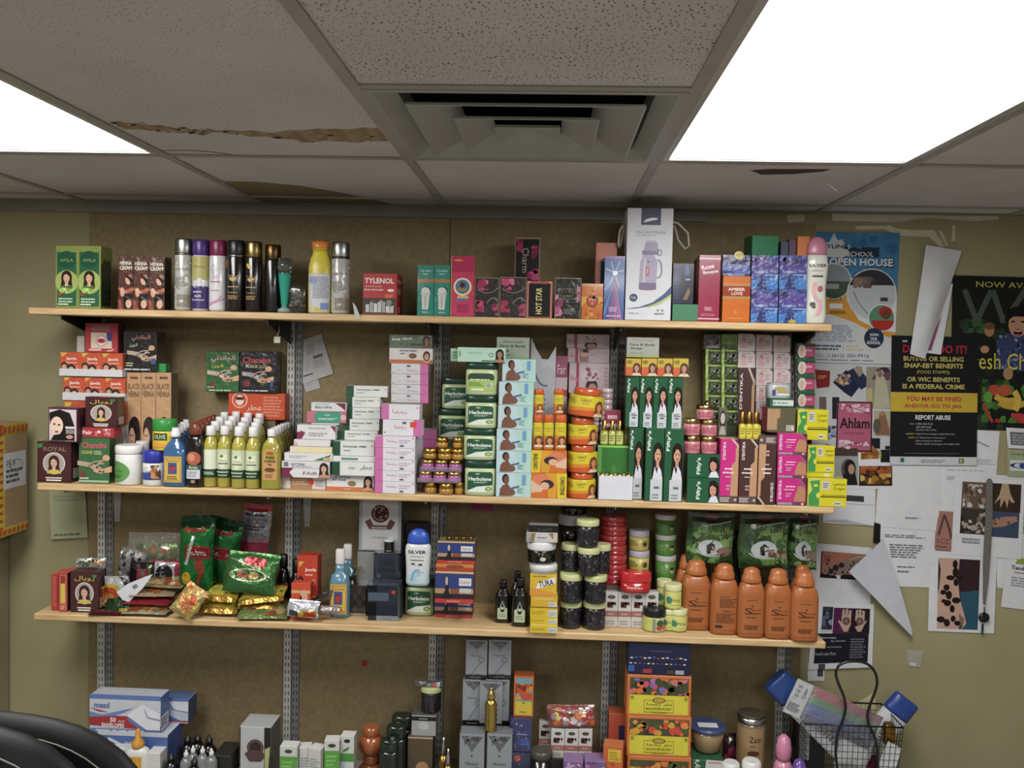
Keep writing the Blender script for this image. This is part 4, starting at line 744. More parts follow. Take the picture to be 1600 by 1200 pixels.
zz = bx('cream_box', 'teal and pink rounded carton near the top of the left cream pile', 479, 540, 643, d=.06, z=zz, dep=.05, col=dict(f='c86a80', t='b85a70'), cat='box', rot=2,
   art=[('P', [(.24, .02), (.84, .02), (.88, .5), (.84, .98), (.24, .98), (.18, .5)], '3a9a7c'), ('T', 'Argan', .52, .7, .16, .2, 'd8ece4'), ('L', .3, .25, .78, .45, 2, 'c8e4d8'), ('C', .93, .5, .25, 'e0b0b8')])
bx('cream_box', 'white carton with a maroon arrow end, topmost of the left cream pile', 486, 540, 629, d=.062, z=zz, dep=.05, col=dict(f='d4d4d6', t='b8b8bc'), cat='box', rot=2,
   art=[('P', [(.68, .95), (.98, .95), (.98, .1), (.86, .5)], '7a2440'), ('B', 'BEAUTIFUL', .36, .45, .5, .26, '54525c'), ('L', .1, .72, .6, .86, 1, '9a98a4')])
# middle pile
zm = bx('cream_box', 'white and orange carton with a woman and an egg, lowest of the middle cream pile', 510, 584, 742, 767, z=Z, dep=.05, col=dict(f='dcdcdc', t='c8c8c8'), cat='box',
   art=[('R', 0, 0, 1, .24, 'd8703c'), ('R', .12, .62, .22, .92, '7a7880'), ('B', 'NATURAL', .38, .84, .26, .13, '4a5a98'), ('B', 'CREAM', .32, .68, .18, .12, '4a5a98'), ('E', .54, .46, .09, .17, 'a06a44'), ('E', .57, .4, .05, .1, '5a8a44'), ('W', .88, .5, .95, '2a1a16', 'd8a080', 'd89a78'), ('T', 'extra', .45, .12, .14, .1, 'f4e0d0')])
G = '1d4f34'
md = [(519, 585, 722, [('T', 'cream', .46, .55, .16, .16, '54545c'), ('T', AR['itr'], .8, .6, .3, .4, '4a4a54')], 'Arabic printed carton with dark green end, low in the middle pile'),
      (520, 585, 713, [('R', .2, .3, .6, .7, '5a8a84')], 'thin white carton with a teal stripe in the middle pile'),
      (520, 585, 690, None, 'dark green ended carton, fourth from the bottom of the middle pile'), (527, 590, 673, None, 'dark green ended carton, fifth from the bottom of the middle pile'),
      (536, 592, 655, None, 'dark green ended carton, sixth from the bottom of the middle pile'), (541, 594, 637, None, 'dark green ended carton, third from the top of the middle pile'),
      (541, 594, 620.5, None, 'dark green ended carton, second from the top of the middle pile'), (541, 605, 603, None, 'white carton with a dark green end, topmost of the middle pile')]
for i, (a, b2, yt, art, l) in enumerate(md):
    art = art or [('B', 'Dermovate', .42, .66, .34, .16, '3a3a42'), ('B', 'cream', .72, .66, .18, .13, '3a3a42'), ('L', .26, .3, .5, .44, 1, '8a8a94'), ('E', .95, .72, .02, .06, 'd86a5c')]
    zm = bx('cream_box', l, a, b2, yt, d=.012+.008*i if i < 3 else .05+.006*i, z=zm, dep=.048, col=dict(f='dcdedc', t='ccd0cc', l=G), cat='box', art=[('R', 0, 0, .18, 1, G)]*(i != 1)+art, grp='cream cartons with dark green ends', rot=[0, 1, -1, 0, 1, 0, -1, 1][i])
# pink ended pile
PK = 'd468ac'
zp = Z
for i, yt in enumerate([752.5, 735.5, 718, 700, 682]):
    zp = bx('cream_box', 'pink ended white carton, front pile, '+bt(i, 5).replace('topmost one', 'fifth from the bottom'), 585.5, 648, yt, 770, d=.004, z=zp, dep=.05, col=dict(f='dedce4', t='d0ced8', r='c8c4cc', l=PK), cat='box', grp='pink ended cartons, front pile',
        art=[('R', 0, 0, .2, 1, PK), ('T', AR['aziza'], .42, .6, .26, .34, 'c85a98'), ('L', .6, .35, .9, .75, 2, 'c8a8c8'), ('R', .62, .12, .72, .26, '54505c'), ('E', .95, .85, .02, .07, 'd8685c')])
zp = bx('cream_box', 'carton with a pink right end and a red sticker', 598, 659, 656, d=.02, z=zp, dep=.05, col=dict(f='dedce4', t='d0ced8'), cat='box',
   art=[('R', .78, 0, 1, 1, PK), ('T', AR['aziza'], .45, .55, .3, .3, 'c85a98'), ('R', .5, .75, .6, .88, '54505c'), ('R', .7, .55, .86, .88, 'e8402c'), ('E', .05, .2, .02, .06, 'd8685c')])
zp = bx('cream_box', 'carton with a pink left end, just under the film wrapped pack', 596, 656, 632, d=.025, z=zp, dep=.05, col=dict(f='dedce4', t='d4d2da'), cat='box', rot=-2,
   art=[('R', .0, 0, .2, 1, PK), ('T', AR['aziza'], .48, .5, .38, .34, 'c85a98'), ('E', .94, .8, .02, .07, 'd8685c')])
zb = Z
for i in range(6):
    zb = bx('cream_box', 'pink ended carton, rear pile, '+bt(i, 6), 628, 682, 752-[0, 17, 33, 49, 65, 81][i], d=.13, z=zb, dep=.055, col=dict(f=PK, t='d0ced8', r='b8a4b4'), cat='box', grp='pink ended cartons, rear pile', art=[('R', 0, 0, .6, 1, 'd0ced4'), ('L', .1, .3, .5, .7, 2, 'b8a0b8')])
zs = zb
for i in range(4):
    zs = bx('cream_box', 'film wrapped pink ended carton, '+bt(i, 4)+' of four', 611, 669, 634-16.5*(i+1)+(-2 if i == 0 else 0), d=.1, z=(zp if i == 0 else zs) if zp > zs else zs, dep=.05, col=dict(f='d4d2d8', t='c8c6cc', r=PK), fin='wrap', cat='box', grp='film wrapped pink ended cartons',
        art=[('R', .78, 0, 1, 1, PK), ('T', AR['aziza'], .58, .35, .26, .3, 'c06a98'), ('R', .42, .68, .52, .85, '54505c'), ('E', .06, .15, .02, .08, 'c8946c')])
zs = bx('soap_box', 'white soap carton with an orange band and an oval portrait', 608, 676, 544, d=.1, z=zs, dep=.055, col=dict(f='d0ccc8', t='b8b4b0'), fin='wrap', cat='box',
   art=[('R', 0, 0, 1, .24, 'c8683c'), ('B', 'NATURAL PARSLEY', .44, .84, .4, .14, '4a4a7c'), ('L', .26, .58, .4, .7, 1, '4a4a7c'), ('E', .54, .5, .09, .18, '7a4a34'), ('O', .86, .5, .1, .42, .05, 'e0d8d0'), ('E', .86, .5, .08, .34, '3a2018'), ('E', .86, .45, .055, .22, 'c88a6c')])
bx('soap_box', 'glossy grey green soap carton with a bottle picture, topmost of its pile', 608, 675, 523, d=.1, z=zs, dep=.055, col=dict(f='5c6c54', t='4a5844'), fin='wrap', cat='box',
   art=[('B', 'Soap Glow', .3, .66, .48, .24, 'e8ece8', 4), ('R', .5, .2, .85, .34, '2c3c2c'), ('W', .87, .5, .95, '2a1a14', '8a5c40', '6a4a34')])
# gold and purple jars
pxy = lambda x, y, Y: at(x, y, Y)
def pot(lab, a, b2, yt, yb, z, body, lid, d, grp='small gold lidded pots', tilt=None):
    return turn('cream_pot', lab, a, b2, yt, [('pot', [(.8, 0), (1, .12), (1, .48), (.92, .52)], body, 'gloss'), ('lid', [(1.0, .525), (1.04, .55), (1.04, .93), (.9, 1)], lid, 'metal')], yb, d, z, cat='jar', grp=grp, n=18, tilt=tilt)
GD = 'c89a3c'
za = Z
for i, (a, b2, yb_, dd) in enumerate([(662, 682, 770, .02), (685, 707, 773, .002), (709, 724, 768, .02)]):
    za = pot('gold pot standing on the shelf board, '+lr(i, 3), a, b2, 756-(i != 1)*2, yb_, Z, 'b8862c', GD, dd)
def ptray(z, a, b2, yt, yb_, d, nm):
    X, w, Y, H = geo(a, b2, yt, z, yb_, d); dd = .05; m = MB()
    m.box(-w/2, w/2, -dd/2, dd/2, 0, .0012, 'd8b8d8', 'film')
    for (p, q, r, s) in ((-w/2, w/2, -dd/2, -dd/2+.001), (-w/2, w/2, dd/2-.001, dd/2), (-w/2, -w/2+.001, -dd/2, dd/2), (w/2-.001, w/2, -dd/2, dd/2)): m.box(p, q, r, s, 0, .014, 'e0c8e0', 'film')
    tag(m.obj('clear_tray', None, (X, Y+dd/2, z+.0003)), 'clear plastic tray with three purple pots, '+nm+' of the two', 'tray')
    for i in range(3):
        xx = X-w/2+w*(i+.5)/3; R = w/6*.92; h = H-.002
        m = lathe_mb([(.8, 0), (1, .1), (1, .6), (.94, .64)], R, h, 'b05aa0', 'gloss', 18); o = m.obj('cream_pot', None, (xx, Y+dd/2, z+.002)); tag(o, 'gold lidded purple pot in the '+nm+' clear tray, '+lr(i, 3), 'jar', 'purple pots in clear trays')
        lathe_mb([(1, .645), (1.03, .67), (1.03, .95), (.9, 1)], R, h, 'c8a45c', 'metal', 18).obj('lid', o)
    return z+H+.001
za = ptray(za, 652, 720, 738, 752, .0, 'lower'); za = ptray(za, 656, 721, 720, 737, .004, 'upper')
zg_ = za
for i, (a, b2, yt) in enumerate([(660, 682, 701), (683, 706, 701), (705, 724, 702)]):
    zg_ = pot('gold pot on the upper clear tray, '+lr(i, 3), a, b2, yt, 720, za, 'b8862c', GD, .012+.01*(i == 0))
pot('gold pot at the top left of the gold pot heap', 681, 699, 684, 700, zg_, 'b8862c', GD, .03); pot('gold pot at the top right of the gold pot heap, against the green jars', 707, 723, 684, 700, zg_, 'b8862c', GD, .03)
# petroleum jelly jars
HB = [('P', [(.1, .12), (.1, .86), (.16, .95), (.84, .95), (.9, .86), (.9, .3), (.6, .24), (.3, .05), (.14, .05)], '1d5a3c'), ('B', 'Herbolene', .5, .64, .72, .17, 'eef2e8'), ('L', .3, .45, .75, .52, 2, 'c0d4c0'), ('P', [(.1, .1), (.4, .3), (.9, .36), (.9, .06), (.12, .04)], 'dfe8dc'), ('E', .78, .2, .11, .1, '6a9a3c'), ('E', .78, .2, .06, .06, 'b8cc6a'), ('E', .42, .86, .08, .03, 'a8c8a8')]
HBK = [('P', [(.08, .08), (.92, .08), (.92, .8), (.84, .92), (.16, .92), (.08, .8)], 'a0c85a'), ('P', [(.08, .6), (.92, .6), (.92, .8), (.84, .92), (.16, .92), (.08, .8)], '2a4a34'), ('L', .14, .58, .86, .66, 1, 'e8f0e0'), ('L', .12, .3, .6, .5, 3, '5c8a3a'), ('R', .66, .24, .86, .48, 'd8dccc'), ('L', .68, .26, .84, .46, 4, '444'), ('R', .2, .1, .6, .2, 'e0ecc8')]
def jelly(lab, a, b2, yt, yb, z, back=0, d=None):
    return turn('petroleum_jelly_jar', lab, a, b2, yt, [('jar', [(.9, 0), (1, .05), (1, .74), (.92, .79)], 'c2d49a', 'plas'), ('lid', [(.98, .795), (1.01, .81), (1.01, .97), (.95, 1)], '153f30', 'plas')], yb, d, z, sx=1, sy=.78, ex=3.6, cat='jar', grp='green petroleum jelly jars', art=[(.08, .72, 52, HBK if back else HB)], n=28)
zj = Z
for i, yt in enumerate([720, 670, 618, 566]):
    zj = jelly('pale green jelly jar in the front pile, '+bt(i, 4)+(' with its back label turned forward' if i == 3 else ''), [725, 723, 725, 725][i], [775, 774.5, 775, 775][i], yt, 770, zj, i == 3, .003+.002*i)
zk = Z
zk = bx('plain_carton', 'carton hidden behind the gold pots, under the rear jelly jars', 684, 732, 688, d=.13, z=Z, dep=.08, col='6a5c40', cat='box')
for i, (a, b2, yt) in enumerate([(683, 731, 639), (689, 737, 590)]): zk = jelly('pale green jelly jar in the rear pile, '+['lower', 'upper'][i]+' one', a, b2, yt, None, zk, 0, .13)
bx('skin_cream_box', 'long pale green carton lying across the jelly jars, rear one', 704, 772, 541, 563, d=.045, z=zj, dep=.03, col=dict(f='a8d0b4', t='98c0a4', l='b8d8c0'), cat='box', art=[('L', .06, .2, .2, .8, 3, '5a8a6c')], h=.040)
bx('skin_cream_box', 'long pale green carton with a bare shouldered figure, front one on the jelly jars', 715, 790, 543, 565, d=.004, z=zj, dep=.035, col=dict(f='b0d8c0', t='a0c8b0'), cat='box',
   art=[('R', .04, .35, .06, .75, '3a5a48'), ('L', .2, .55, .55, .7, 1, '88b89c'), ('R', .5, .05, .84, .14, '3c6a54'), ('O', .7, .5, .05, .15, .04, '3a5a4a'), ('W', .88, .48, .95, '1c1412', 'b07c58', 'b07c58')])
# bare shoulder soap boxes
SB = [('P', [(.5, 1), (1, 1), (1, 0), (.75, 0)], 'a8d4c8'), ('E', .27, .76, .1, .2, '241814'), ('E', .3, .72, .075, .16, '7a4c38'), ('P', [(.25, .45), (.34, .45), (.35, .62), (.26, .62)], '7a4c38'), ('P', [(.1, .04), (.12, .34), (.2, .5), (.34, .52), (.4, .42), (.4, .04)], '7a4c38'), ('E', .42, .2, .13, .15, '80503c'), ('P', [(.4, .38), (.66, .5), (.66, .42), (.4, .3)], '44648c'), ('R', .74, .5, .84, .93, '6a9ad0'), ('L', .6, .16, .78, .4, 4, '7aa8a4')]
zx = Z
for i, (a, b2, yt) in enumerate([(775, 830, 739), (775, 830, 705), (775, 830, 670.5), (777, 831, 633.5), (778, 832, 596.5), (783, 835, 561)]):
    zx = bx('soap_box', 'pale blue soap carton with a bare shouldered woman, '+bt(i, 6)+' of six', a, b2, yt, 772, d=.004+.002*i, z=zx, dep=.06, col=dict(f='b8d4dc', t='a8c4cc', l='8aa8a0'), cat='box', grp='bare shoulder soap cartons', art=SB)
bx('soap_box', 'grey green face and body soap carton on the bare shoulder cartons', 776, 827, 527, 562, d=.03, z=zx, dep=.05, col=dict(f='8c988a', t='7c887a'), cat='box',
   art=[('R', 0, 0, 1, .1, '7a9a6a'), ('T', 'Alternate', .5, .8, .62, .12, '3a4438'), ('B', 'Face & Body', .5, .58, .8, .15, '2c3630'), ('L', .1, .12, .5, .22, 1, '5a6458'), ('C', .34, .36, .06, '4a6a3a')])
# torn white carton and pink soap boxes at the back
bx('display_carton', 'tall white carton with a torn top, behind the orange tubes', 829, 868, 561, d=.15, z=Z, dep=.05, col=dict(f='c0c2cc', t='8a8c94'), cat='box',
   art=[('P', [(.0, .9), (.3, 1.0), (.55, .93), (.75, .96), (1, .9), (1, 1.1), (.7, 1.0), (.55, .97), (.2, 1.08), (0, 1.16)], 'c8cad2'), ('Z', [(.15, .93), (.3, .78), (.7, .8)], .012, '5a6a90'), ('L', .3, .6, .7, .75, 4, '7c7e88'), ('R', .1, .34, .9, .38, 'b03c6c'), ('E', .6, .42, .35, .05, 'e4e6ea'), ('O', .9, .55, .25, .08, .006, 'a8a4ac')])
zw = bx('plain_carton', 'white carton hidden behind the orange jars', 872, 950, 640, d=.2, z=Z, dep=.06, col='a8a4a0', cat='box')
bx('fairness_cream_box', 'small pink banded carton with a face, beside the torn white carton', 868.5, 887, 556, 592, d=.16, z=Z, dep=.03, col=dict(f='c8b4bc', t='a898a0'), cat='box', art=[('R', 0, .84, 1, 1, '9a4a6a'), ('T', 'Fair', .5, .9, .7, .07, 'e0c8d0'), ('R', 0, .7, 1, .75, 'b83c58'), ('E', .5, .6, .3, .1, '4a2c28'), ('E', .5, .58, .2, .08, 'd8a898'), ('L', .15, .1, .85, .5, 8, 'b0a0a8')])
def pinksoap(a, b2, yt, z, v, lab, d=.2):
    return bx('fairness_soap_box', lab, a, b2, yt, d=d, z=z, dep=.055, col=dict(f='cdb8c0', t='b8a4ac'), cat='box', grp=None,
       art=[('R', .18, 0, .25, 1, 'a83c58'), ('B', 'Fair', .09, .5, .1, .5, 'c87c94', 70), ('L', .88, .1, .97, .9, 6, 'b898a4')]+([('E', .57, .2, .15, .3, '221418'), ('E', .59, .13, .11, .2, 'b88c80'), ('E', .55, .6, .25, .2, 'd8c0c8'), ('S', .35, .45, .75, .85, 8, .06, ['8a4a60', 'a8687c'], 4)] if v else [('R', .28, .05, .5, .95, 'a87078'), ('E', .4, .6, .1, .2, 'd8a8a0'), ('R', .36, .7, .48, .95, '2c1a20'), ('P', [(.52, .05), (.97, .05), (.97, .9), (.52, .7)], 'c0b0b8'), ('Z', [(.55, .6), (.7, .5), (.92, .15)], .02, '8a7a84')]))
zw = pinksoap(900, 952, 615, zw, 0, 'pale pink soap carton, lowest of the rear pile by the fourth upright')
zw = pinksoap(888, 952, 590, zw, 1, 'pale pink soap carton, second from the bottom of the rear pile') if False else zw
zw = pinksoap(889, 952, 567, zw, 1, 'pale pink soap carton with a dark arc, third from the top of the rear pile'); zw = pinksoap(887, 952, 544, zw, 0, 'pale pink soap carton with a crossed corner, second from the top of the rear pile'); zw = pinksoap(885, 952, 522, zw, 1, 'pale pink soap carton, topmost of the rear pile')
for k in range(3):
    for r_ in range(2):
        X, w, Y, H = geo(899+k*19, 917+k*19, 600+r_*16, Z, 640, .12)
        pass
for r_ in range(5):
    yt = 677-r_*17.5
    for k in range(3):
        zz_ = globals().get('zpp%d' % k, Z)
        if r_ == 0: zz_ = Z
        zz_ = turn('pink_cream_pot', 'small pink pot behind the orange jars, '+bt(r_, 5).replace(' one', '')+' tier, '+lr(k, 3), 897+k*19.5+r_, 915.5+k*19.5+r_, yt, [('pot', [(.85, 0), (1, .1), (1, .55)], 'c8a8b0', 'wrap'), ('lid', [(1.02, .56), (1.02, .9), (.9, 1)], 'd8c4c8', 'wrap')], None, .105, zz_, cat='jar', grp='pink pots in film', n=14)
        globals()['zpp%d' % k] = zz_
# orange and yellow products
CT = [('R', 0, 0, 1, .4, 'd8641c'), ('R', 0, .38, 1, .55, 'dc8c1c'), ('R', 0, .53, 1, 1, 'd8c41c')]
def tube(lab, a, b2, yt, yb, z, d):
    return turn('lotion_tube', lab, a, b2, yt, [('tube', [(.95, 0), (1, .03), (.97, .76), (.9, .78)], ['d8641c', 'd8a01c', 'd8c41c'], 'gloss'), ('cap', [(.96, .785), (1, .8), (1, .96), (.88, 1)], 'd85a20', 'plas')], yb, d, z, sy=.75, cat='tube', grp='orange and yellow lotion tubes', n=18,
        art=[(.03, .76, 70, CT+[('T', 'CAROT', .5, .8, .7, .07, '5a4a20'), ('T', 'tone', .5, .7, .4, .05, '5a4a20'), ('W', .62, .3, .45, '6a3a1c', 'd89860', 'e8d8b8')])])
def carbox(lab, z, yt, yb, flip, d):
    A = [('R', 0, 0, 1, 1, 'dc6c20'), ('P', [(.0, 0), (.25, 0), (.3, 1), (0, 1)], 'dcc420'), ('P', [(.3, 0), (.5, 0), (.6, 1), (.28, 1)], 'e09a24'), ('E', .72, .7, .25, .25, 'e07a54'), ('E', .55, .55, .19, .18, '3a2430'), ('E', .62, .48, .13, .15, 'e0ac88'), ('P', [(.66, .4), (1, .7), (1, .2), (.7, .25)], 'e0b898'), ('B', 'CAROTENE', .12, .5, .12, .72, '5a4a20', 90)]
    if flip: A = [(it if it[0] not in 'REPB' else (('R', 1-it[3], it[2], 1-it[1], it[4], it[5]) if it[0] == 'R' else ('E', 1-it[1], it[2], it[3], it[4], it[5]) if it[0] == 'E' else ('P', [(1-u, v) for u, v in it[1]][::-1], it[2]) if it[0] == 'P' else ('B', it[1], 1-it[2], it[3], it[4], it[5], it[6], -90))) for it in A]
    return bx('lotion_box', lab, 830, 885.5, yt, yb, d=d, z=z, dep=.055, col=dict(f='dc6c20', t='d8b83c'), fin='gloss', cat='box', art=A)
zc1 = carbox('orange and yellow lotion carton lying on the board, portrait at its left', Z, 739, 776, 1, .003); zc1 = carbox('orange and yellow lotion carton on top of the other, portrait at its right', zc1, 704, 738, 0, .005)
for i, (a, b2) in enumerate([(832, 848), (849, 865), (866.5, 885)]): zc2 = tube('orange capped yellow tube, lower row, '+lr(i, 3), a, b2, 648, 703, zc1, .012)
for i, (a, b2) in enumerate([(834, 849.5), (865, 881)]): tube('orange capped yellow tube, '+['left', 'right'][i]+' one of the two on top', a, b2, 608, 647, zc2, .014)
def cjar(lab, a, b2, yt, yb, z, d, tilt=None, h=None):
    return turn('lotion_jar', lab, a, b2, yt, [('jar', [(.94, 0), (1, .04), (1, .72), (.96, .74)], ['d8601c', 'd8941c', 'd8c41c'], 'gloss'), ('lid', [(.74, .745), (.78, .77), (.78, .96), (.7, 1)], 'd8582a', 'gloss')], yb, d, z, sy=.95, cat='jar', grp='orange and yellow lotion jars', tilt=tilt, h=h,
        art=[(.03, .71, 75, [('P', [(0, 0), (1, 0), (1, .35), (0, .2)], 'd8541c'), ('P', [(0, .2), (1, .35), (1, .5), (0, .4)], 'dc8a1c'), ('P', [(0, .4), (1, .5), (1, 1), (0, 1)], 'd8c41c'), ('B', 'CAROT', .48, .8, .24, .14, '5a4a20'), ('T', 'tone', .48, .64, .14, .09, '5a4a20'), ('L', .05, .6, .28, .9, 4, '9a8a30'), ('W', .8, .42, .84, '7a3c20', 'd8905c', 'e8d0a8')])])
zo_ = Z
for i, (a, b2, yt) in enumerate([(886.5, 932, 740), (886.5, 934, 696), (886.5, 933, 653)]):
    zo_ = cjar('orange and yellow lotion jar, '+['lowest', 'second from the bottom', 'third from the bottom'][i]+' of the leaning pile', a, b2, yt, 781, zo_, .002+.003*i)
cjar('round orange and yellow lotion jar, topmost, tilted on the pile', 887, 943, 607, 655, zo_+.004, .0, tilt=(0, .1, 0))
# perfume tray, green gift set, roll-ons
X, w, Y, H = geo(935, 989, 744, Z, 779, .002)
m = MB(); dd = .045
m.box(-w/2, w/2, -dd/2, dd/2, 0, .0012, 'd4d6e0')
for (p, q, r, s) in ((-w/2, w/2, -dd/2, -dd/2+.0012), (-w/2, w/2, dd/2-.0012, dd/2), (-w/2, -w/2+.0012, -dd/2, dd/2), (w/2-.0012, w/2, -dd/2, dd/2)): m.box(p, q, r, s, 0, H, 'd4d6e0')
tag(m.obj('display_tray', None, (X, Y+dd/2, Z+.0003)), 'white open card tray full of gold capped roll-on perfumes', 'tray')
for j in range(2):
    for i in range(4):
        R = w/8*.8; o = lathe_mb([(.95, 0), (1, .04), (1, .72), (.6, .76)], R, H, 'b8a83c', 'gloss', 12).obj('rollon_perfume', None, (X-w/2+w*(i+.5)/4, Y+dd*(.3+.4*j), Z+.002)); tag(o, 'roll-on perfume in the white tray, '+['front', 'rear'][j]+' row, '+lr(i, 4), 'perfume', 'roll-on perfumes in the white tray')
        lathe_mb([(.8, .762), (.85, .78), (.85, 1.0), (.5, 1.06)], R, H, 'c8a850', 'metal', 12).obj('cap', o)
zg1 = bx('perfume_gift_box', 'glossy green gift carton with a gold bowl picture, behind the white card tray', 933.5, 983.5, 696, 770, d=.055, z=Z, dep=.05, col=dict(f='2f7a2c', t='4aa03c', l='245c24'), fin='gloss', cat='box',
   art=[('R', 0, .45, .12, .95, '5aa84c'), ('P', [(.2, .12), (.8, .12), (.88, .3), (.8, .42), (.2, .42), (.12, .3)], '7a8a3a'), ('E', .5, .42, .3, .04, '98a85a'), ('P', [(.4, .44), (.6, .44), (.56, .62), (.44, .62)], '3f8a38'), ('R', .9, .1, .98, .5, '6ac04c'), ('R', .0, .96, 1, 1, '8ad05a')])
for i, (a, b2) in enumerate([(938, 950.5), (951, 962), (962.5, 974.5)]):
    turn('rollon_perfume', 'yellow roll-on perfume on the green gift carton, '+lr(i, 3)+' in front', a, b2, 657, [('bottle', [(.95, 0), (1, .03), (1, .55), (.5, .6)], 'b8b830', 'liq'), ('cap', [(.6, .602), (.62, .64), (.5, .72), (.56, .98), (.4, 1)], 'b08c38', 'metal')], None, .06, zg1, ex=4, cat='perfume', n=14, grp='roll-on perfumes on the green carton', art=[(.05, .5, 45, [('R', 0, 0, 1, 1, 'c8cc6a'), ('L', .1, .2, .9, .8, 3, '6a7a2c')])])
turn('rollon_perfume', 'clear yellow roll-on perfume, at the right end and set back, on the green gift carton', 974, 985, 656, [('bottle', [(.95, 0), (1, .03), (1, .55), (.5, .6)], 'a8a830', 'liq'), ('cap', [(.6, .602), (.62, .64), (.5, .72), (.56, .98), (.4, 1)], 'b08c38', 'metal')], None, .085, zg1, ex=4, cat='perfume', n=14)
bx('incense_box', 'small white carton with a crimson band, behind the roll-on perfumes', 946, 970, 641, 653, d=.1, z=zg1, dep=.02, col=dict(f='d8d8dc', t='c8c8cc'), cat='box', h=None, art=[('R', 0, .6, 1, 1, 'b02c50'), ('L', .15, .7, .85, .9, 1, 'f0c8d0'), ('R', .1, .2, .6, .5, 'b02c50')])
# fifty cartons
FY = lambda: [('E', .68, .66, .29, .15, '1c1412'), ('P', [(.36, .34), (.98, .34), (.97, .66), (.4, .66)], '1c1412'), ('P', [(.6, .46), (.74, .46), (.76, .58), (.58, .58)], 'c88f70'), ('E', .67, .63, .18, .095, 'd09878'), ('P', [(.48, .64), (.62, .72), (.74, .72), (.86, .66), (.84, .76), (.52, .76)], '1c1412'), ('P', [(.4, .3), (.95, .3), (.88, .42), (.72, .5), (.64, .38), (.52, .48)], 'd8d8e4'), ('E', .62, .65, .03, .01, '2a1a14'), ('E', .76, .65, .03, .01, '2a1a14'), ('E', .69, .585, .05, .013, 'b04a4a'), ('R', .3, .01, .95, .3, 'c8ccd4'), ('L', .4, .03, .85, .11, 2, '6a8a7c'), ('B', "Fifty's", .2, .83, .24, .27, 'e0ece0', 90), ('L', .5, .16, .8, .22, 1, '5a5c64')]
def fifty(a, b2, yt, yb, z, d, lab, grp, top=0):
    return bx('relaxer_box', lab, a, b2, yt, yb, d=d, z=z, dep=.05, col=dict(f='1c5c3a', t='1a4e34', l='184a30', r='184a30'), fin='gloss', cat='box', grp=grp, art=FY()+([('L', .42, .22, .9, .28, 2, '444a54')] if top else []))
zf = fifty(982.5, 1005, 668, 766, Z, .03, 'tall green relaxer carton, leftmost and set back in the lower row', 'green relaxer cartons, lower row')
fifty(1008.5, 1037, 669, 773, Z, .003, 'tall green relaxer carton with a woman, middle of the lower row', 'green relaxer cartons, lower row'); fifty(1038, 1067.5, 670, 774, Z, .003, 'tall green relaxer carton with a woman, rightmost of the lower row', 'green relaxer cartons, lower row')
for i in range(4): zf2 = fifty([978, 999.5, 1021, 1043.5][i], [998.5, 1020.5, 1043, 1066.5][i], 589, 664, zf, .035, 'narrow green relaxer carton, upper row, '+lr(i, 4), 'green relaxer cartons, upper row', 1)
for i in range(4):
    zf3 = bx('carrot_soap_box', 'small yellow and orange soap carton, '+lr(i, 4), 978+24.7*i, 1001.5+24.7*i, 560, 588, d=.03, z=zf2, dep=.045, col=dict(f='c8601c', t='a87a20'), cat='box', grp='small orange soap cartons', art=[('R', 0, .5, 1, 1, 'c8a81c'), ('C', .25, .3, .22, 'd8582a'), ('W', .72, .4, .75, '4a2818', 'c88a68', 'd8c8b0'), ('L', .08, .7, .5, .9, 2, '6a5a20')])
bx('soap_box', 'grey face and body soap carton standing on the small orange soaps', 979.5, 1030, 527, 559, d=.05, z=zf3, dep=.04, col=dict(f='a0a498', t='8c9088'), cat='box', art=[('R', 0, 0, 1, .1, '9aa860'), ('T', 'Alternate', .5, .86, .7, .08, '74786c'), ('B', 'Face & Body', .48, .62, .78, .14, '3a3c38'), ('B', 'Soap', .3, .44, .38, .13, '3a3c38'), ('L', .1, .18, .6, .26, 1, '84887c')])
zy = Z
FH = [('B', "Fifty's", .36, .5, .16, .72, 'e0ece0', 90), ('E', .82, .5, .17, .42, '1c1412'), ('E', .8, .52, .1, .24, 'd09878'), ('P', [(.66, .02), (.99, .02), (.9, .3), (.74, .26)], 'd8d8e4'), ('P', [(.66, .6), (.78, .72), (.92, .6), (.95, .8), (.7, .9)], '1c1412'), ('E', .76, .54, .014, .02, '2a1a14'), ('E', .84, .54, .014, .02, '2a1a14'), ('E', .8, .4, .03, .02, 'b04a4a')]
for i, yt in enumerate([747, 710]):
    zy = bx('relaxer_box', 'green relaxer carton lying on its side with a portrait, '+['lower', 'upper'][i]+' of two', 1073.5, 1124, yt, 783, d=.002+.004*i, z=zy, dep=.07, col=dict(f='1c5c3a', t='2a6a4a', l='184a30'), fin='gloss', cat='box', grp='green relaxer cartons lying down', art=FH)
def ppot(lab, a, b2, yt, yb, z, d): return turn('pink_jar', lab, a, b2, yt, [('jar', [(.94, 0), (1, .05), (1, .66), (.95, .68)], 'd8808c', 'plas'), ('lid', [(.98, .685), (1, .7), (1, .95), (.88, 1)], 'b8a060', 'metal')], yb, d, z, cat='jar', grp='pink jars with gold lids', art=[(.05, .64, 70, [('L', .1, .2, .9, .85, 4, 'b04a60')])], n=20)
zl_ = ppot('pink jar with a gold lid, bottom left of the five', 1070, 1096, 681, 706, zy, .01); zr_ = ppot('pink jar with a gold lid, bottom right of the five', 1097.5, 1122.5, 682, 706, zy, .01)
ppot('pink jar with a gold lid, upper left of the five', 1070, 1096, 654, 681, zl_, .01); zr_ = ppot('pink jar with a gold lid, middle right of the five', 1097.5, 1122.5, 656, 681, zr_, .01)
ppot('pink jar with a gold lid, topmost of the five', 1090, 1117, 633, 656, zr_, .012)
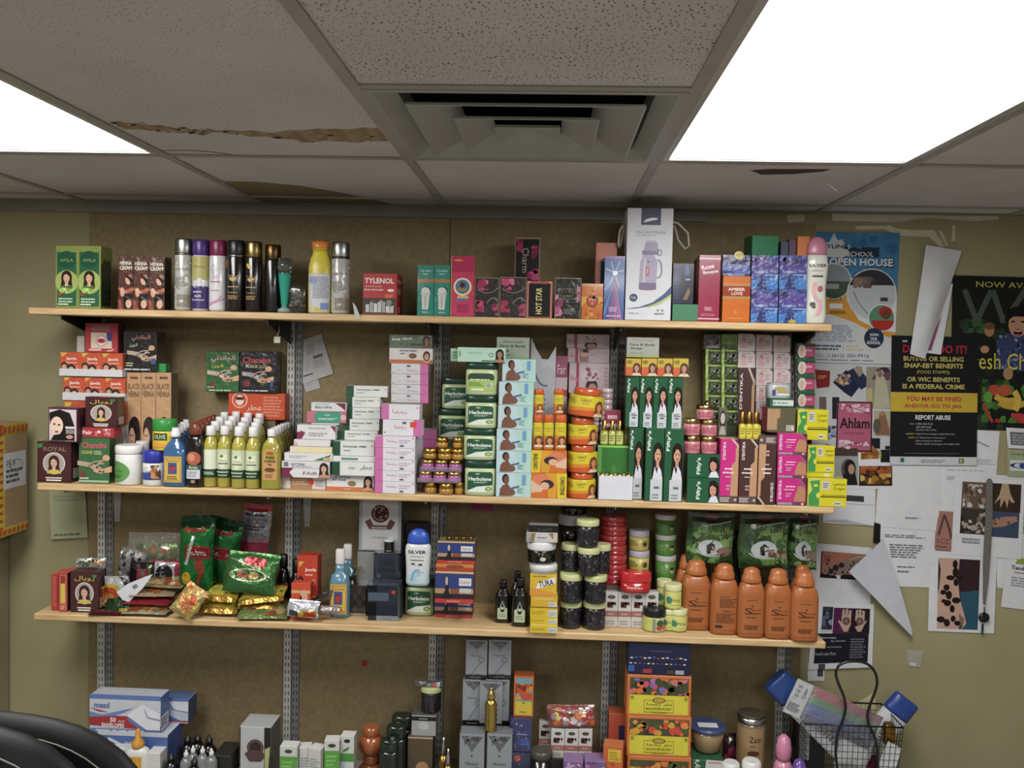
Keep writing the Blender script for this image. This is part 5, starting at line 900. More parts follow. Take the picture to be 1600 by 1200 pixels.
turn('perfume_bottle', 'dark bottle with a gold neck behind the top pink jar', 1098, 1114, 626, [('bottle', [(.8, 0), (1, .1), (1, .8), (.6, .88)], '4a4438', 'gloss'), ('cap', [(.6, .882), (.6, .97), (.3, 1)], 'a8925c', 'metal')], None, .08, Z, cat='bottle', n=14)
# two wood tone cartons: standing foundation boxes
DT = lambda bg, flip=0: [('R', 0, .0, 1, .12, '5a4a44'), ('L', .05, .02, .6, .1, 3, 'd0c0b8'), ('C', .86, .06, .02, 'e0a890'), ('P', [(.58, .12), (.98, .12), (.98, .92), (.82, .86), (.82, .66), (.62, .6)], 'c09068'), ('L', .25, .52, .7, .56, 1, 'f0dce0'), ('L', .15, .46, .8, .5, 1, 'f0dce0'), ('L', .3, .4, .6, .43, 1, 'e0b8c0'), ('L', .35, .2, .6, .3, 2, 'd098a8'), ('P', [(.55, 1), (.68, 1), (.98, .9), (.98, .86)], 'c8b8a8'), ('P', [(.76, 1), (1, 1), (1, .93)], '3a2420'), ('B', "D'ENTIKA", .2, .82, .16, .28, 'e8d8dc', 90)]
def rotd(A):
    out = []
    for it in A:
        if it[0] == 'R': out.append(('R', 1-it[3], 1-it[4], 1-it[1], 1-it[2], it[5]))
        elif it[0] == 'P': out.append(('P', [(1-u, 1-v) for u, v in it[1]], it[2]))
        elif it[0] == 'L': out.append(('L', 1-it[3], 1-it[4], 1-it[1], 1-it[2], it[5], it[6]))
        elif it[0] == 'C': out.append(('C', 1-it[1], 1-it[2], it[3], it[4]))
        elif it[0] == 'B': out.append(('B', it[1], 1-it[2], 1-it[3], it[4], it[5], it[6], -90))
    return out
BR, MG = '4a2822', 'd41c84'
zv = bx('foundation_box', 'tall magenta foundation carton standing left of the brown ones', 1125, 1154, 686, 783, d=.003, z=Z, dep=.075, col=dict(f=MG, t='c89a5c'), cat='box', art=DT(MG))
bx('foundation_box', 'tall brown foundation carton with upright lettering, right of the magenta one', 1155, 1183.5, 686, 783, d=.003, z=Z, dep=.075, col=dict(f=BR, t='c89a5c'), cat='box', art=DT(BR))
bx('foundation_box', 'tall brown foundation carton turned upside down', 1184.5, 1212.5, 681, 784, d=.003, z=Z, dep=.075, col=dict(f=BR, t='6a5444'), cat='box', art=rotd(DT(BR)))
zd = Z
DH = [('P', [(.6, .25), (.72, .72), (.98, .72), (.98, .15), (.6, .15)], 'b88058'), ('R', 0, .0, 1, .13, '6a3c5c'), ('L', .04, .02, .6, .11, 2, 'd8c0d0'), ('P', [(.7, 1), (.78, 1), (.98, .7), (.98, .58)], '8a5c6c'), ('P', [(.82, 1), (1, 1), (1, .74)], '5a2c3c'), ('B', "D'ENTIKA", .1, .58, .1, .7, 'e8d8e8', 90), ('L', .3, .66, .66, .74, 1, 'f4d0e4'), ('L', .25, .55, .6, .62, 1, 'f0b8d8'), ('L', .3, .3, .5, .48, 2, 'e890c0'), ('C', .88, .06, .05, 'f0b0a0')]
for i, yt in enumerate([747.5, 711, 677]):
    zd = bx('foundation_box', 'magenta foundation carton lying on its side, '+bt(i, 3)+' of three', 1214, 1259.5, yt, 785, d=.003+.003*i, z=zd, dep=.075, col=dict(f=MG, t='c08a60', l='a8186a'), cat='box', grp='magenta foundation cartons lying down', art=DH)
# upper right piles
KW = [('R', 0, 0, .2, 1, '8ab02c'), ('L', .05, .1, .16, .9, 5, 'd8e8a0'), ('R', .2, 0, 1, .95, '2c3824'), ('S', .24, .15, .96, .75, 22, .1, ['4a5c3c', '6a7c50', '1c241a', '8a946c', '3a3c44'], 7), ('R', .2, .8, 1, .97, '6c8a28'), ('L', .3, .83, .9, .94, 1, 'c8d890')]
KB = bx('plain_carton', 'dark carton under the two columns of lime soap cartons', 1100, 1152, 664, d=.15, z=Z, dep=.06, col='3a3c2c', cat='box')
for c_, (a, b2) in enumerate([(1102, 1126), (1127, 1152)]):
    zk_ = KB
    for r_ in range(5):
        zk_ = bx('herbal_soap_box', 'lime edged soap carton, '+bt(r_, 5).replace('topmost one', 'fifth from the bottom')+' of the '+['left', 'right'][c_]+' column', a, b2, [640, 616, 592, 568.5, 545][r_], d=.15, z=zk_, dep=.05, col=dict(f='2c3824', t='2a3320'), fin='wrap', cat='box', grp='lime edged soap cartons', art=KW)
    if c_ == 0: bx('herbal_soap_box', 'dark grey soap carton on top of the left lime column', a-3, b2, 522, d=.15, z=zk_, dep=.05, col=dict(f='3c3a36'), fin='wrap', cat='box', art=[('S', .05, .2, .95, .85, 20, .12, ['6a6862', '8c8a84', '54484a', '2c2a28'], 2), ('R', .2, .05, .9, .2, 'a8a49c')])
    else: bx('herbal_soap_box', 'bright green soap carton on top of the right lime column', a, b2, 522, d=.15, z=zk_, dep=.05, col=dict(f='5c9a2c', t='4a7a24'), fin='wrap', cat='box', art=[('R', 0, 0, 1, .3, '2f5a20'), ('L', .2, .5, .8, .7, 2, 'b04a3c')])
bx('hair_colour_packet', 'small upright packet with a pale portrait, left of the lime columns foot', 1123, 1136, 637, 668, d=.09, z=zv, dep=.02, col=dict(f='6a6a54'), cat='packet', art=[('E', .5, .6, .42, .3, '24221e'), ('E', .5, .62, .28, .2, 'c8c0b8'), ('P', [(.1, .05), (.9, .05), (.7, .35), (.3, .35)], 'b8b0a8')])
WS = [('R', .02, .03, .98, .97, 'cdbfc0'), ('P', [(.82, 1), (1, 1), (1, .8)], '6a4a70'), ('L', .2, .82, .75, .9, 1, 'b86a74'), ('E', .32, .62, .12, .16, '9a5c64'), ('E', .32, .58, .09, .12, 'dca8a0'), ('P', [(.12, .15), (.5, .15), (.52, .35), (.3, .48), (.16, .4)], 'd8a0a0'), ('L', .56, .3, .9, .7, 3, 'b0989c')]
wscol = dict(f='cdbfc0', t='a8989c')
fb = bx('foundation_box', 'tall brown foundation carton standing behind the gold capped perfumes', 1153, 1180, 575, d=.15, z=Z, dep=.06, col=dict(f=BR, t='3a201c'), cat='box', art=DT(BR))
for r_, yt in enumerate([548.5, 521.5]): fb = bx('milk_soap_box', 'white soap carton with a pink figure, '+['lower', 'upper'][r_]+' one on the tall brown carton', 1153, 1180, yt, d=.15, z=fb, dep=.05, col=wscol, cat='box', grp='white and pink soap cartons, narrow pile', art=WS)
for c_, (a, b2) in enumerate([(1181, 1207), (1208.5, 1235)]):
    zk_ = bx('plain_carton', 'brown carton under the '+['left', 'right'][c_]+' column of white soap cartons', a, b2, 656, d=.17, z=Z, dep=.05, col='4a3a30', cat='box')
    for r_ in range(5): zk_ = bx('milk_soap_box', 'white soap carton with a pink figure, '+bt(r_, 5)+' of the '+['left', 'right'][c_]+' wide column', a, b2, [629, 602.5, 576, 549.5, 523][r_]+c_, d=.17, z=zk_, dep=.05, col=wscol, cat='box', grp='white and pink soap cartons, wide columns', art=WS)
# on the standing cartons
zb_ = zv
for j in range(2):
    for i in range(3):
        turn('rollon_perfume', 'gold capped yellow perfume on the foundation cartons, '+['front', 'rear'][j]+' row, '+lr(i, 3), 1156+i*10.8+j*2, 1166.5+i*10.6+j*2, 643+j*2, [('bottle', [(.95, 0), (1, .04), (1, .5), (.5, .56)], 'c8bc28', 'gloss'), ('cap', [(.6, .562), (.64, .6), (.55, .97), (.4, 1)], 'b0843a', 'metal')], None, .012+.024*j, zv, ex=3.5, cat='perfume', n=14, grp='yellow perfumes with gold caps', art=[(.08, .48, 50, [('R', 0, 0, 1, 1, 'd8c83c'), ('L', .1, .2, .9, .8, 3, '8a7a20')])])
zq_ = bx('cosmetic_box', 'flat olive and tan carton with crimson side, right of the gold capped perfumes', 1199, 1243, 637, 676, d=.02, z=zd, dep=.07, col=dict(f='5a5438', t='4a4630', l='a02444'), cat='box', art=[('P', [(.0, .1), (.35, .1), (.35, .55), (.45, .6), (.45, .95), (0, .95)], 'b08860'), ('R', .68, .08, .95, .3, 'd8d4cc'), ('L', .7, .1, .93, .28, 3, '444')])
zq2 = bx('ointment_box', 'flat green and white carton under the glass cream jar', 1203, 1240.5, 623, 636, d=.025, z=zq_, dep=.05, col=dict(f='1f5a40', t='2a6a4c'), cat='box', art=[('R', .12, .2, .98, .85, 'c8d0cc'), ('L', .3, .4, .8, .65, 1, '5a7a6c'), ('C', .18, .5, .18, '8a9a94')])
turn('cream_jar', 'translucent blue grey cosmetic jar with a gold tab, on the green and white carton', 1201, 1237, 598, [('jar', [(.96, 0), (1, .04), (1, .8), (.9, .9)], 'a8b0b8', 'plas'), ('lid', [(.9, .902), (.9, .95), (.8, 1)], '9aa098', 'plas')], None, .03, zq2, sy=.8, ex=5, cat='jar', art=[(.1, .85, 50, [('E', .5, .72, .3, .14, 'b89c4c'), ('R', .15, .1, .28, .6, '2c4080'), ('R', .36, .35, .8, .55, 'a8a050'), ('R', .34, .1, .9, .3, 'd0d0cc')])])
zt_ = Z; ya_ = [(1260, 1322.5, 748, .002), (1262, 1304, 696, .012), (1246, 1294, 640, .03)]
def lemon(lab, a, b2, yt, yb, z, d):
    return bx('lemon_cream_box', lab, a, b2, yt, yb, d=d, z=z, dep=.08, col=dict(f='d8cc18', t='d0c84a', l='c88a2c'), fin='gloss', cat='box', grp='lemon cream cartons',
       art=[('R', 0, 0, .3, 1, 'c8d050'), ('P', [(.03, .02), (.3, .02), (.3, .95), (.04, .9), (.12, .6), (.02, .4)], '3f9a48'), ('E', .27, .4, .05, .1, 'd8d848'), ('E', .2, .75, .06, .05, 'c8d850'), ('R', .36, .6, .56, .92, 'c8c8bc'), ('L', .39, .66, .53, .86, 3, '555'), ('T', 'Lemon', .8, .82, .3, .1, '3a6a24'), ('T', 'Cream', .8, .66, .3, .1, '6a6a1c'), ('R', .32, .34, .98, .37, '3a3a1a'), ('T', 'FAST ACTION WHITENING', .66, .41, .6, .05, '2c2c18'), ('E', .78, .12, .12, .08, 'd8d8b8'), ('L', .7, .08, .86, .16, 1, '555')])
z_ = lemon('yellow and green lemon cream carton, lowest, at the end of the middle shelf', 1262, 1323, 748, 791, Z, .0)
z_ = bx('lemon_cream_box', 'thin strip of a yellow carton between the lowest and middle lemon cartons', 1260, 1302, 738, 748, d=.03, z=z_, dep=.06, col=dict(f='d8cc18', t='d0c84a'), fin='gloss', cat='box', art=[('E', .75, .5, .12, .3, 'd8d8b8')])
z_ = lemon('yellow and green lemon cream carton, middle one of the three', 1262, 1304, 696, 738, z_, .028)
# pink green portrait soaps column with the top lemon carton on a carton
zc_ = bx('plain_carton', 'dark brown carton behind the lemon cartons', 1236, 1268, 684, d=.1, z=Z, dep=.06, col='3c3024', cat='box')
lemon('yellow and green lemon cream carton, topmost, left of the pink sign', 1246, 1294, 640, 683, max(z_, zc_), .035)
PG = [('R', .4, .18, .98, .82, 'b83c6c'), ('L', .5, .5, .92, .66, 2, 'e8b8cc'), ('E', .28, .5, .22, .42, 'c8ccc8'), ('E', .26, .45, .14, .26, 'd8a890'), ('R', 0, 0, 1, .12, '245c38'), ('R', 0, .88, 1, 1, '245c38')]
zp_ = zc_
zp_ = bx('plain_carton', 'dark carton behind the top lemon carton, under the portrait soaps', 1244, 1272, 640, d=.13, z=Z, dep=.05, col='2c3024', cat='box') if False else zc_
for i, yt in enumerate([664, 638.5, 613, 587.5, 562, 536.5]):
    zp_ = bx('beauty_soap_box', 'dark green and pink portrait soap carton, '+bt(i, 6)+' of six', 1245, 1273, yt, d=.13, z=zp_, dep=.035, col=dict(f='1c3424', t='1a2c20', l='3a2430'), fin='wrap', cat='box', grp='green and pink portrait soaps', art=PG)
# ================================================================ LOWER SHELF
Z = SH3+.0005
def pillow(name, lab, c, w, h, t, rotv, col, art=None, fin='foil', grp=None, cat='packet', crimp=.1, seed=1, nx=10, ny=12, back=None, pinch=.0):
    """a filled foil bag: centre c, width w, height h (local x, z), thickness t along local y; rotv = euler"""
    g = random.Random(seed); m = MB(); F = []; B = []
    ph = [g.uniform(0, 6.28) for _ in range(6)]
    def surf_(u, v, s):
        e = (1-abs(2*u-1)**2.6)*(1-abs(2*v-1)**3.2); e = max(e, 0)**.55
        if v > 1-crimp or v < crimp*.5: e *= .12
        wr = .12*math.sin(9*u+ph[0]+4*v)*math.sin(7*v+ph[1])+.08*math.sin(17*u+ph[2])*math.sin(13*v+ph[3])
        wx = w*(1-pinch*math.sin(math.pi*v))
        x = (u-.5)*wx+.02*w*math.sin(6*v+ph[4]); zz = (v-.5)*h+.015*h*math.sin(5*u+ph[5])
        return Vector((x, s*t*.5*e*(1+wr), zz))
    for s, fl in ((-1, F), (1, B)):
        rows = [[surf_(i/nx, j/ny, s) for i in range(nx+1)] for j in range(ny+1)]
        if s > 0: rows = [r[::-1] for r in rows]
        m.grid(rows, col if s < 0 or not back else back, fin, True, False)
    root = m.obj(name, None, c, rotv)
    if art:
        m2 = MB(); asp = w/h
        for poly, colr, L in expand(art, asp):
            u0, u1 = min(p[0] for p in poly), max(p[0] for p in poly); st = 1/nx
            for i in range(math.floor(u0/st), math.ceil(u1/st)):
                q = clip_u(clip_u(poly, i*st, 1), (i+1)*st, -1)
                q = [(b_, a_) for a_, b_ in q]
                if len(q) < 3: continue
                v0, v1 = min(p[0] for p in q), max(p[0] for p in q)
                for j in range(math.floor(v0*ny), math.ceil(v1*ny)):
                    r = clip_u(clip_u(q, j/ny, 1), (j+1)/ny, -1)
                    if len(r) > 2: m2.poly([surf_(b_, a_, -1)+Vector((0, -.0009-EPS*L, 0)) for a_, b_ in r], colr, fin, True)
        m2.obj('print', root)
    return tag(root, lab, cat, grp)
def bag(name, lab, x0, x1, y0, y1, Y, t, rz=0, ry=0, rx=0, **k):
    """bag whose face spans the given pixels at depth Y"""
    a, b2 = at(x0, (y0+y1)/2, Y), at(x1, (y0+y1)/2, Y); c = at((x0+x1)/2, (y0+y1)/2, Y); hh = at((x0+x1)/2, y0, Y).z-at((x0+x1)/2, y1, Y).z
    return pillow(name, lab, c, b2.x-a.x, hh, t, (rx, ry, rz), **k)
bx('hair_dye_box', 'narrow red carton with its thin side forward, at the far left of the lower shelf', 80, 91, 897, 954, z=Z, dep=.07, col=dict(f='b8362c', t='c8503c', r='a02c26'), cat='box', art=[('L', .2, .1, .8, .95, 14, 'd86a5a')])
bx('hair_dye_box', 'narrow red carton with a yellow strip, beside the maroon Arabic carton', 91.5, 105, 895, 956, z=Z, dep=.07, col=dict(f='b8423a', t='c8503c', r='4a1c24'), cat='box', art=[('R', .1, .04, .9, .95, 'c8605a'), ('R', .25, .22, .75, .72, 'd8c43c'), ('L', .3, .06, .7, .16, 2, 'e8b8a8'), ('R', .25, .74, .75, .92, 'a03030')])
zr = royal('hair_dye_box', 'maroon hair dye carton with yellow Arabic lettering, on the lower shelf', 110, 154, 893, 957, Z, 1, dep=.05)
for i, (x, c) in enumerate([(131, '5a6a50'), (152, 'c88a60')]):
    bag('foil_sachet', ['silver green sachet on the lower maroon carton', 'silver orange sachet on the lower maroon carton'][i], x-12, x+12, 872, 886, SF+.04+.012*i, .012, rz=.2, rx=-.2, col='a8a8a4', art=[('R', .1, .3, .9, .7, c), ('S', .05, .1, .95, .9, 14, .14, [c, '3a3c38', 'd0ccc4'], i)], seed=i, nx=8, ny=6)
SG = lambda s: [('S', .04, .08, .96, .92, 26, .12, ['c8743c', 'a8b070', '7a9a4a', 'd8b078', 'b84c2c', '8a9a5c'], s), ('B', 'HENNA', .5, .5, .5, .14, 'a8341c')]
# flat sachets in the heap, from the board up
def flat(lab, x0, x1, yf, w, z, Y, rz, col, art, t=.018, rx=-1.35, seed=1, fin='foil', grp='henna sachets in the heap', ln=.12, ry=0):
    a, b2 = at(x0, yf, Y), at(x1, yf, Y)
    return pillow('henna_sachet', lab, ((a.x+b2.x)/2, Y+ln/2*abs(math.sin(rx)), z+t/2+ln/2*abs(math.cos(rx))), b2.x-a.x, ln, t, (rx, ry, rz), col, art, fin, grp, 'packet', seed=seed, nx=9, ny=8)
z0 = SH3+.001
flat('flat maroon sachet hanging over the board edge below the maroon Arabic carton', 137, 192, 962, 0, z0, SF-.004, .1, '5a1c20', [('L', .1, .2, .9, .8, 4, 'a85c54')], t=.008, ln=.05, rx=-1.5, seed=3)
for i, (x0_, x1_, y, z_, Y_, rz, c, l) in enumerate([
        (190, 258, 965, 0, .0, .05, 'b8b088', 'pale green edged henna sachet at the bottom front of the heap'), (188, 262, 952, .024, .02, -.05, 'a82c3c', 'crimson edged sachet on the bottom front one'),
        (200, 268, 938, .048, .03, .1, 'b8a078', 'orange and green leaf sachet, third up in the heap'), (212, 284, 917, .072, .05, -.06, 'a89868', 'orange and green leaf sachet, topmost of the front heap')]):
    flat(l, x0_, x1_, y, 0, z0+z_, SF+Y_, rz, c, SG(i+3) if i != 1 else [('L', .1, .3, .9, .6, 3, 'd8a0a0')], t=.018, seed=i+5, ln=.10, rx=-1.38)
pillow('henna_sachet', 'leaf printed orange sachet leaning forward in the middle of the heap', at(296, 941, SF+.0)+Vector((0, 0, .004)), .072, .1, .012, (-.35, .62, 0), 'c89a58', [('S', .03, .03, .97, .97, 30, .1, ['c8743c', 'd8a048', 'a8a060', 'c85a30', 'd8c050'], 12), ('B', 'HENNA', .5, .5, .6, .1, 'b8301c')], 'foil', 'henna sachets in the heap', 'packet', seed=9)
# silver lollipop bag and tag
bag('candy_bag', 'silver bag with an orange and yellow emblem, beside the lower maroon carton', 163, 200, 900, 955, SF+.05, .03, col='c8c8c8', back='a8a8a8', seed=11, art=[('E', .3, .45, .5, .36, 'd8c030'), ('E', .25, .45, .42, .28, 'c8482c'), ('E', .25, .4, .3, .16, 'd88a3c'), ('R', .1, .28, .5, .36, 'e0c8c0'), ('P', [(.0, .0), (1, 0), (1, .25), (0, .15)], '2c2a2a'), ('P', [(.6, 1), (1, .9), (1, .7)], '3c3a3e')])
bag('green_sachet', 'dark green sachet low in the heap under the silver bag', 165, 205, 928, 960, SF+.035, .02, rx=-.4, col='2f4a28', seed=12, art=[('R', .6, .1, .9, .3, 'b8a040'), ('S', .1, .3, .9, .9, 8, .12, ['4a6a38', '1f3018'], 2)], grp=None)
bag('hair_dye_packet', 'crimson packet with a black haired woman, at the back of the heap', 238, 281, 875, 920, SF+.11, .02, col='b83a54', seed=13, art=[('R', .12, .05, .85, .95, 'c8c8cc'), ('E', .5, .55, .3, .32, '26262c'), ('E', .42, .5, .12, .16, '8a8a92'), ('S', .15, .1, .8, .9, 12, .07, ['26262c', '9a9aa2'], 3)], cat='packet')
bag('hair_dye_packet', 'black and crimson packet left of the black haired one', 203, 240, 878, 925, SF+.1, .02, col='2a2228', seed=14, art=[('R', .35, .1, .8, .8, 'b83448'), ('R', .45, .5, .7, .8, '8a5a60'), ('R', .82, .1, .92, .95, '6a7a30')], cat='packet')
bag('wrapped_packet', 'silver film wrapped packet behind the white paper tag', 185, 225, 858, 915, SF+.12, .03, col='8c8a88', seed=15, ry=.2, art=[('S', .05, .05, .95, .95, 30, .06, ['c8c8c8', '54524e', 'a8a6a2', '3a3836'], 5)], cat='packet')
bag('clear_bag', 'crumpled clear bag with green and red leaves, on top of the heap', 200, 283, 832, 880, SF+.13, .05, col='c8ccc4', fin='film', seed=16, art=None, cat='bag')
bag('leaf_packet', 'green and red leafy packet inside the crumpled clear bag', 212, 278, 848, 876, SF+.145, .02, col='6a8a48', seed=17, art=[('S', .03, .05, .97, .95, 26, .16, ['8aa85a', '4a6a30', 'b84a34', 'c8783c', 'c8d0b0'], 6)], cat='packet')
# white folded paper tag
m = MB(); Y_ = SF+.03
m.poly([at(x, y, Y_) for x, y in [(182, 925), (197, 945), (224, 918), (239, 897), (227, 901), (200, 912)]], 'd0d4dc', 'paper'); m.poly([at(x, y, Y_+.0012) for x, y in [(182, 925), (197, 945), (224, 918), (239, 897), (227, 901), (200, 912)]][::-1], 'd0d4dc', 'paper')
p = [at(x, y, Y_-.001) for x, y in [(206, 916), (213, 912), (216, 917), (209, 921)]]; m.poly(p[::-1], '7a7c80', 'paper'); tag(m.obj('paper_tag'), 'folded white paper tag lying across the sachet heap', 'tag')
# big green bags
GB = [('R', 0, .86, 1, 1, '12381c'), ('E', .5, .84, .32, .05, 'a83c34'), ('P', [(.25, .46), (.95, .46), (.95, .62), (.25, .62)], 'b82c2c'), ('P', [(.28, .48), (.92, .48), (.92, .6), (.28, .6)], '8a1c24'), ('T', 'Reshma', .6, .54, .55, .08, 'e0d8d0'), ('P', [(.55, .42), (.78, .46), (.82, .3), (.66, .12), (.55, .1), (.66, .25)], 'a8442c'), ('P', ell(.3, .2, .14, .085, 16), 'd8c02c'), ('C', .3, .2, .05, 'e8a820'), ('T', 'Remix', .3, .06, .5, .06, 'b8c83c'), ('O', .42, .6, .08, .05, .01, 'c8a040'), ('Z', [(.3, .38), (.45, .55), (.5, .75)], .04, 'c0c4c8')]
bag('henna_powder_bag', 'large bright green foil bag with a red name band, left of its twin', 281, 334, 806, 925, SF+.08, .06, ry=.03, col='1f7a34', art=GB, seed=21, cat='bag', grp='large green henna bags', crimp=.12)
bag('henna_powder_bag', 'large bright green foil bag with a yellow sun, leaning right, beside the pink grey packet', 320, 374, 809, 922, SF+.145, .06, ry=.12, col='1f7034', art=GB[:5]+[('B', 'Remix', .35, .12, .5, .07, 'b8c83c')], seed=22, cat='bag', grp='large green henna bags', crimp=.12)
bag('spice_packet', 'tall pink and grey packet standing up at the back of the heap', 378, 422, 787, 868, SF+.2, .02, ry=.08, col='a8a8b0', seed=23, cat='packet',
    art=[('R', .0, .86, 1, 1, 'b84450'), ('R', .0, .0, 1, .3, 'b83c58'), ('R', 0, .28, 1, .4, 'b08a98'), ('L', .1, .76, .9, .84, 1, '4a4a5a'), ('E', .35, .66, .22, .08, '8a8e98'), ('E', .7, .66, .22, .08, '8a8e98'), ('C', .5, .66, .03, 'b8442c'), ('L', .1, .5, .9, .6, 2, '3a3c4c'), ('L', .1, .3, .9, .46, 4, '7a7c88')])
bx('plain_carton', 'grey carton hidden behind the heap, under the pink and grey packet', 380, 420, 868, d=.19, z=Z, dep=.03, col='6a6458', cat='box')
bag('henna_powder_bag', 'plump green sachet with an oval fish shaped label, in front of the tall pink packet', 352, 432, 864, 926, SF+.06, .05, ry=.1, rx=-.35, col='3f7a3c', seed=24, cat='bag', pinch=.0,
    art=[('P', [(.35, .68), (.8, .62), (.8, .84), (.4, .88)], 'a83438'), ('E', .5, .42, .36, .16, 'c8c4a8'), ('E', .5, .42, .33, .13, '3f6a34'), ('E', .42, .42, .12, .08, 'a8483c'), ('E', .62, .42, .1, .09, 'b89a58'), ('Z', [(.1, .8), (.5, .7), (.95, .4)], .02, 'b8d0a8')])
GL = lambda s: [('R', 0, .25, 1, .72, 'd8c43c'), ('S', .05, .3, .95, .7, 20, .06, ['b8a020', 'e8dc70', '8a7418'], s), ('R', 0, .0, 1, .2, 'a87c28'), ('R', 0, .8, 1, 1, '7a2c20')]
for i, (x0_, x1_, y, z_, Y_, rz, c, l, tt) in enumerate([
        (308, 368, 952, 0, .025, .0, 'c8a838', 'gold foil sachet lying on the board, left lower one', .024), (316, 368, 926, .036, .03, -.04, 'c8a838', 'gold foil sachet on the left lower gold one', .024),
        (370, 440, 943, .036, .03, .08, 'c8a838', 'gold foil sachet tilted up, right of the others', .024), (372, 432, 948, .018, .035, .0, '3f7a3c', 'green and gold sachet under the tilted gold one', .016)]):
    flat(l, x0_, x1_, y, 0, z0+z_, SF+Y_, rz, c, GL(i), t=tt, seed=30+i, ln=.085, rx=-1.15, ry=-.12 if i == 2 else 0)
flat('green and orange leaf sachet lying at the board edge, right end of the heap', 369, 446, 968, 0, z0, SF+.0, .08, '8a9a58', SG(40), t=.016, ln=.11, rx=-1.25, seed=41)
# black bottles behind
for i, (a, b2, yt) in enumerate([(429, 451, 868), (449, 472, 876)]):
    turn('hair_oil_bottle', ['black bottle behind the green sachet, the taller', 'black bottle beside the orange hair cream carton, the shorter'][i], a, b2, yt, [('bottle', [(.9, 0), (1, .04), (1, .55), (.6, .72), (.42, .76)], '101214', 'gloss'), ('cap', [(.56, .762), (.58, .8), (.56, .98), (.4, 1)], '0c0c0e', 'plas')], None, .12-.02*i, Z, cat='bottle', grp='black bottles by the red cartons', n=16)
JA = [('P', [(.08, .9), (.36, .9), (.1, .8)], 'd8a83c'), ('B', 'Jawla', .66, .76, .56, .07, 'f0dcd4'), ('L', .4, .66, .9, .7, 1, 'f0c0a8'), ('E', .18, .56, .16, .1, '3a1c14'), ('E', .18, .52, .11, .08, 'c8806a'), ('E', .42, .48, .16, .11, '2a1814'), ('E', .42, .45, .11, .09, 'e0b090'), ('P', [(0, .28), (.6, .36), (1, .32), (1, .22), (0, .2)], 'd8a860'), ('O', .82, .56, .08, .05, .02, 'e8a890')]
bx('hair_cream_box', 'orange red hair cream carton standing behind the smaller one', 464, 496, 868, 935, d=.075, z=Z, dep=.05, col=dict(f='c83c24', t='b8301c', r='a02c1c'), cat='box', art=JA)
bx('hair_cream_box', 'small orange red carton with a braided figure, in front of the taller one', 455, 485, 911, 948, d=.035, z=Z, dep=.035, col=dict(f='d8482c', t='c83c24', r='b03420'), cat='box', art=[('R', 0, .72, 1, .8, 'd8a860'), ('E', .66, .62, .2, .2, 'd8a888'), ('Z', [(.5, .65), (.55, .1), (.78, .3)], .05, '2a1814'), ('O', .2, .45, .08, .08, .025, 'f0c0a8'), ('L', .1, .1, .7, .2, 2, 'f0b8a0')])
for i, (a, b2, yt) in enumerate([(513, 545, 860), (526, 556, 852)]):
    turn('coconut_oil_bottle', ['small blue bottle with a yellow label and white cap', 'small blue bottle half hidden behind the labelled blue one'][i], a, b2, yt, [('bottle', [(.9, 0), (1, .03), (1, .5), (.8, .62), (.46, .66), (.48, .7), (.4, .77)], '5a88a0', 'gloss'), ('cap', [(.42, .772), (.44, .8), (.44, .98), (.36, 1)], 'd8d4d4', 'plas')], None, .06+.06*i, Z, sx=1, sy=.7, ex=3, cat='bottle', grp='small blue bottles', art=None if i else [(.06, .5, 45, lbl)])
# white sachet with stick
bag('foil_sachet', 'white and silver sachet with a yellow red corner, on the board edge', 450, 498, 938, 964, SF+.012, .02, ry=.08, rx=-.3, col='c8ccd8', seed=51, art=[('P', [(.35, .0), (.95, .05), (.95, .45), (.4, .35)], 'd8b83c'), ('P', [(.5, .05), (.95, .08), (.92, .38), (.55, .3)], 'c8401c'), ('P', [(.05, .05), (.36, 0), (.36, .3), (.1, .4)], '4a4c48')], cat='packet')
m = MB()
for i in range(7): m.tube([at(484+i*2, 938-i*1.2, SF+.03), at(540, 934-i*3.2, SF+.085)], .0018, ['3a2420', '4a3830', '241c1c'][i % 3], 'wrap', 5)
tag(m.obj('incense_bundle'), 'thin bundle of dark incense sticks behind the white sachet', 'incense')
bag('foil_sachet', 'narrow pale pink sachet between the white one and the chequered perfume', 492, 530, 946, 958, SF+.03, .012, rx=-.5, col='a8989a', seed=52, art=[('S', .05, .1, .95, .9, 9, .16, ['c8b4b8', '6a5458'], 4)], cat='packet', nx=8, ny=6)
# perfumes
CK = [('R', i/6, j/4, (i+1)/6, (j+1)/4, '3f342e' if (i+j) % 2 else '2c241f') for i in range(6) for j in range(4)]
bx('perfume_bottle', 'wide dark brown chequered perfume bottle with a gold and black stopper', 531, 573, 915, 962, z=Z, dep=.03, col=dict(f='2f2722', t='4a4038', r='4a4238'), fin='gloss', cat='bottle', bev=.004,
   art=[('R', .02, .12, .98, .95, '332a24')]+[(k, .03+a*.94, .14+b_*.78, .03+c*.94, .14+d_*.78, e) for k, a, b_, c, d_, e in CK]+[('R', .02, .0, .98, .1, '8a8678')],
   kid=lambda o, w, dp, H: (lambda m: (m.box(-.012, .006, -.008, .008, H, H+.028, '1a1612', 'gloss', .001), m.box(-.008, -.002, -.0086, -.008, H+.002, H+.014, 'c8bca0'), m.obj('stopper', o)))(MB()))
p = ZT['g']; m = MB(); X_, w_2, Y_2, H_2, dp_2 = p
zst = Z+H_2+.03
for i in range(5): m.box(X_+.000+i*.003, X_+.008+i*.003, Y_2+dp_2/2-.005, Y_2+dp_2/2+.005, zst+i*.006, zst+i*.006+.0058, 'c8b078', 'metal', .001)
tag(m.obj('gold_chain'), 'pale gold twisted ornament rising from the chequered perfume stopper', 'ornament')
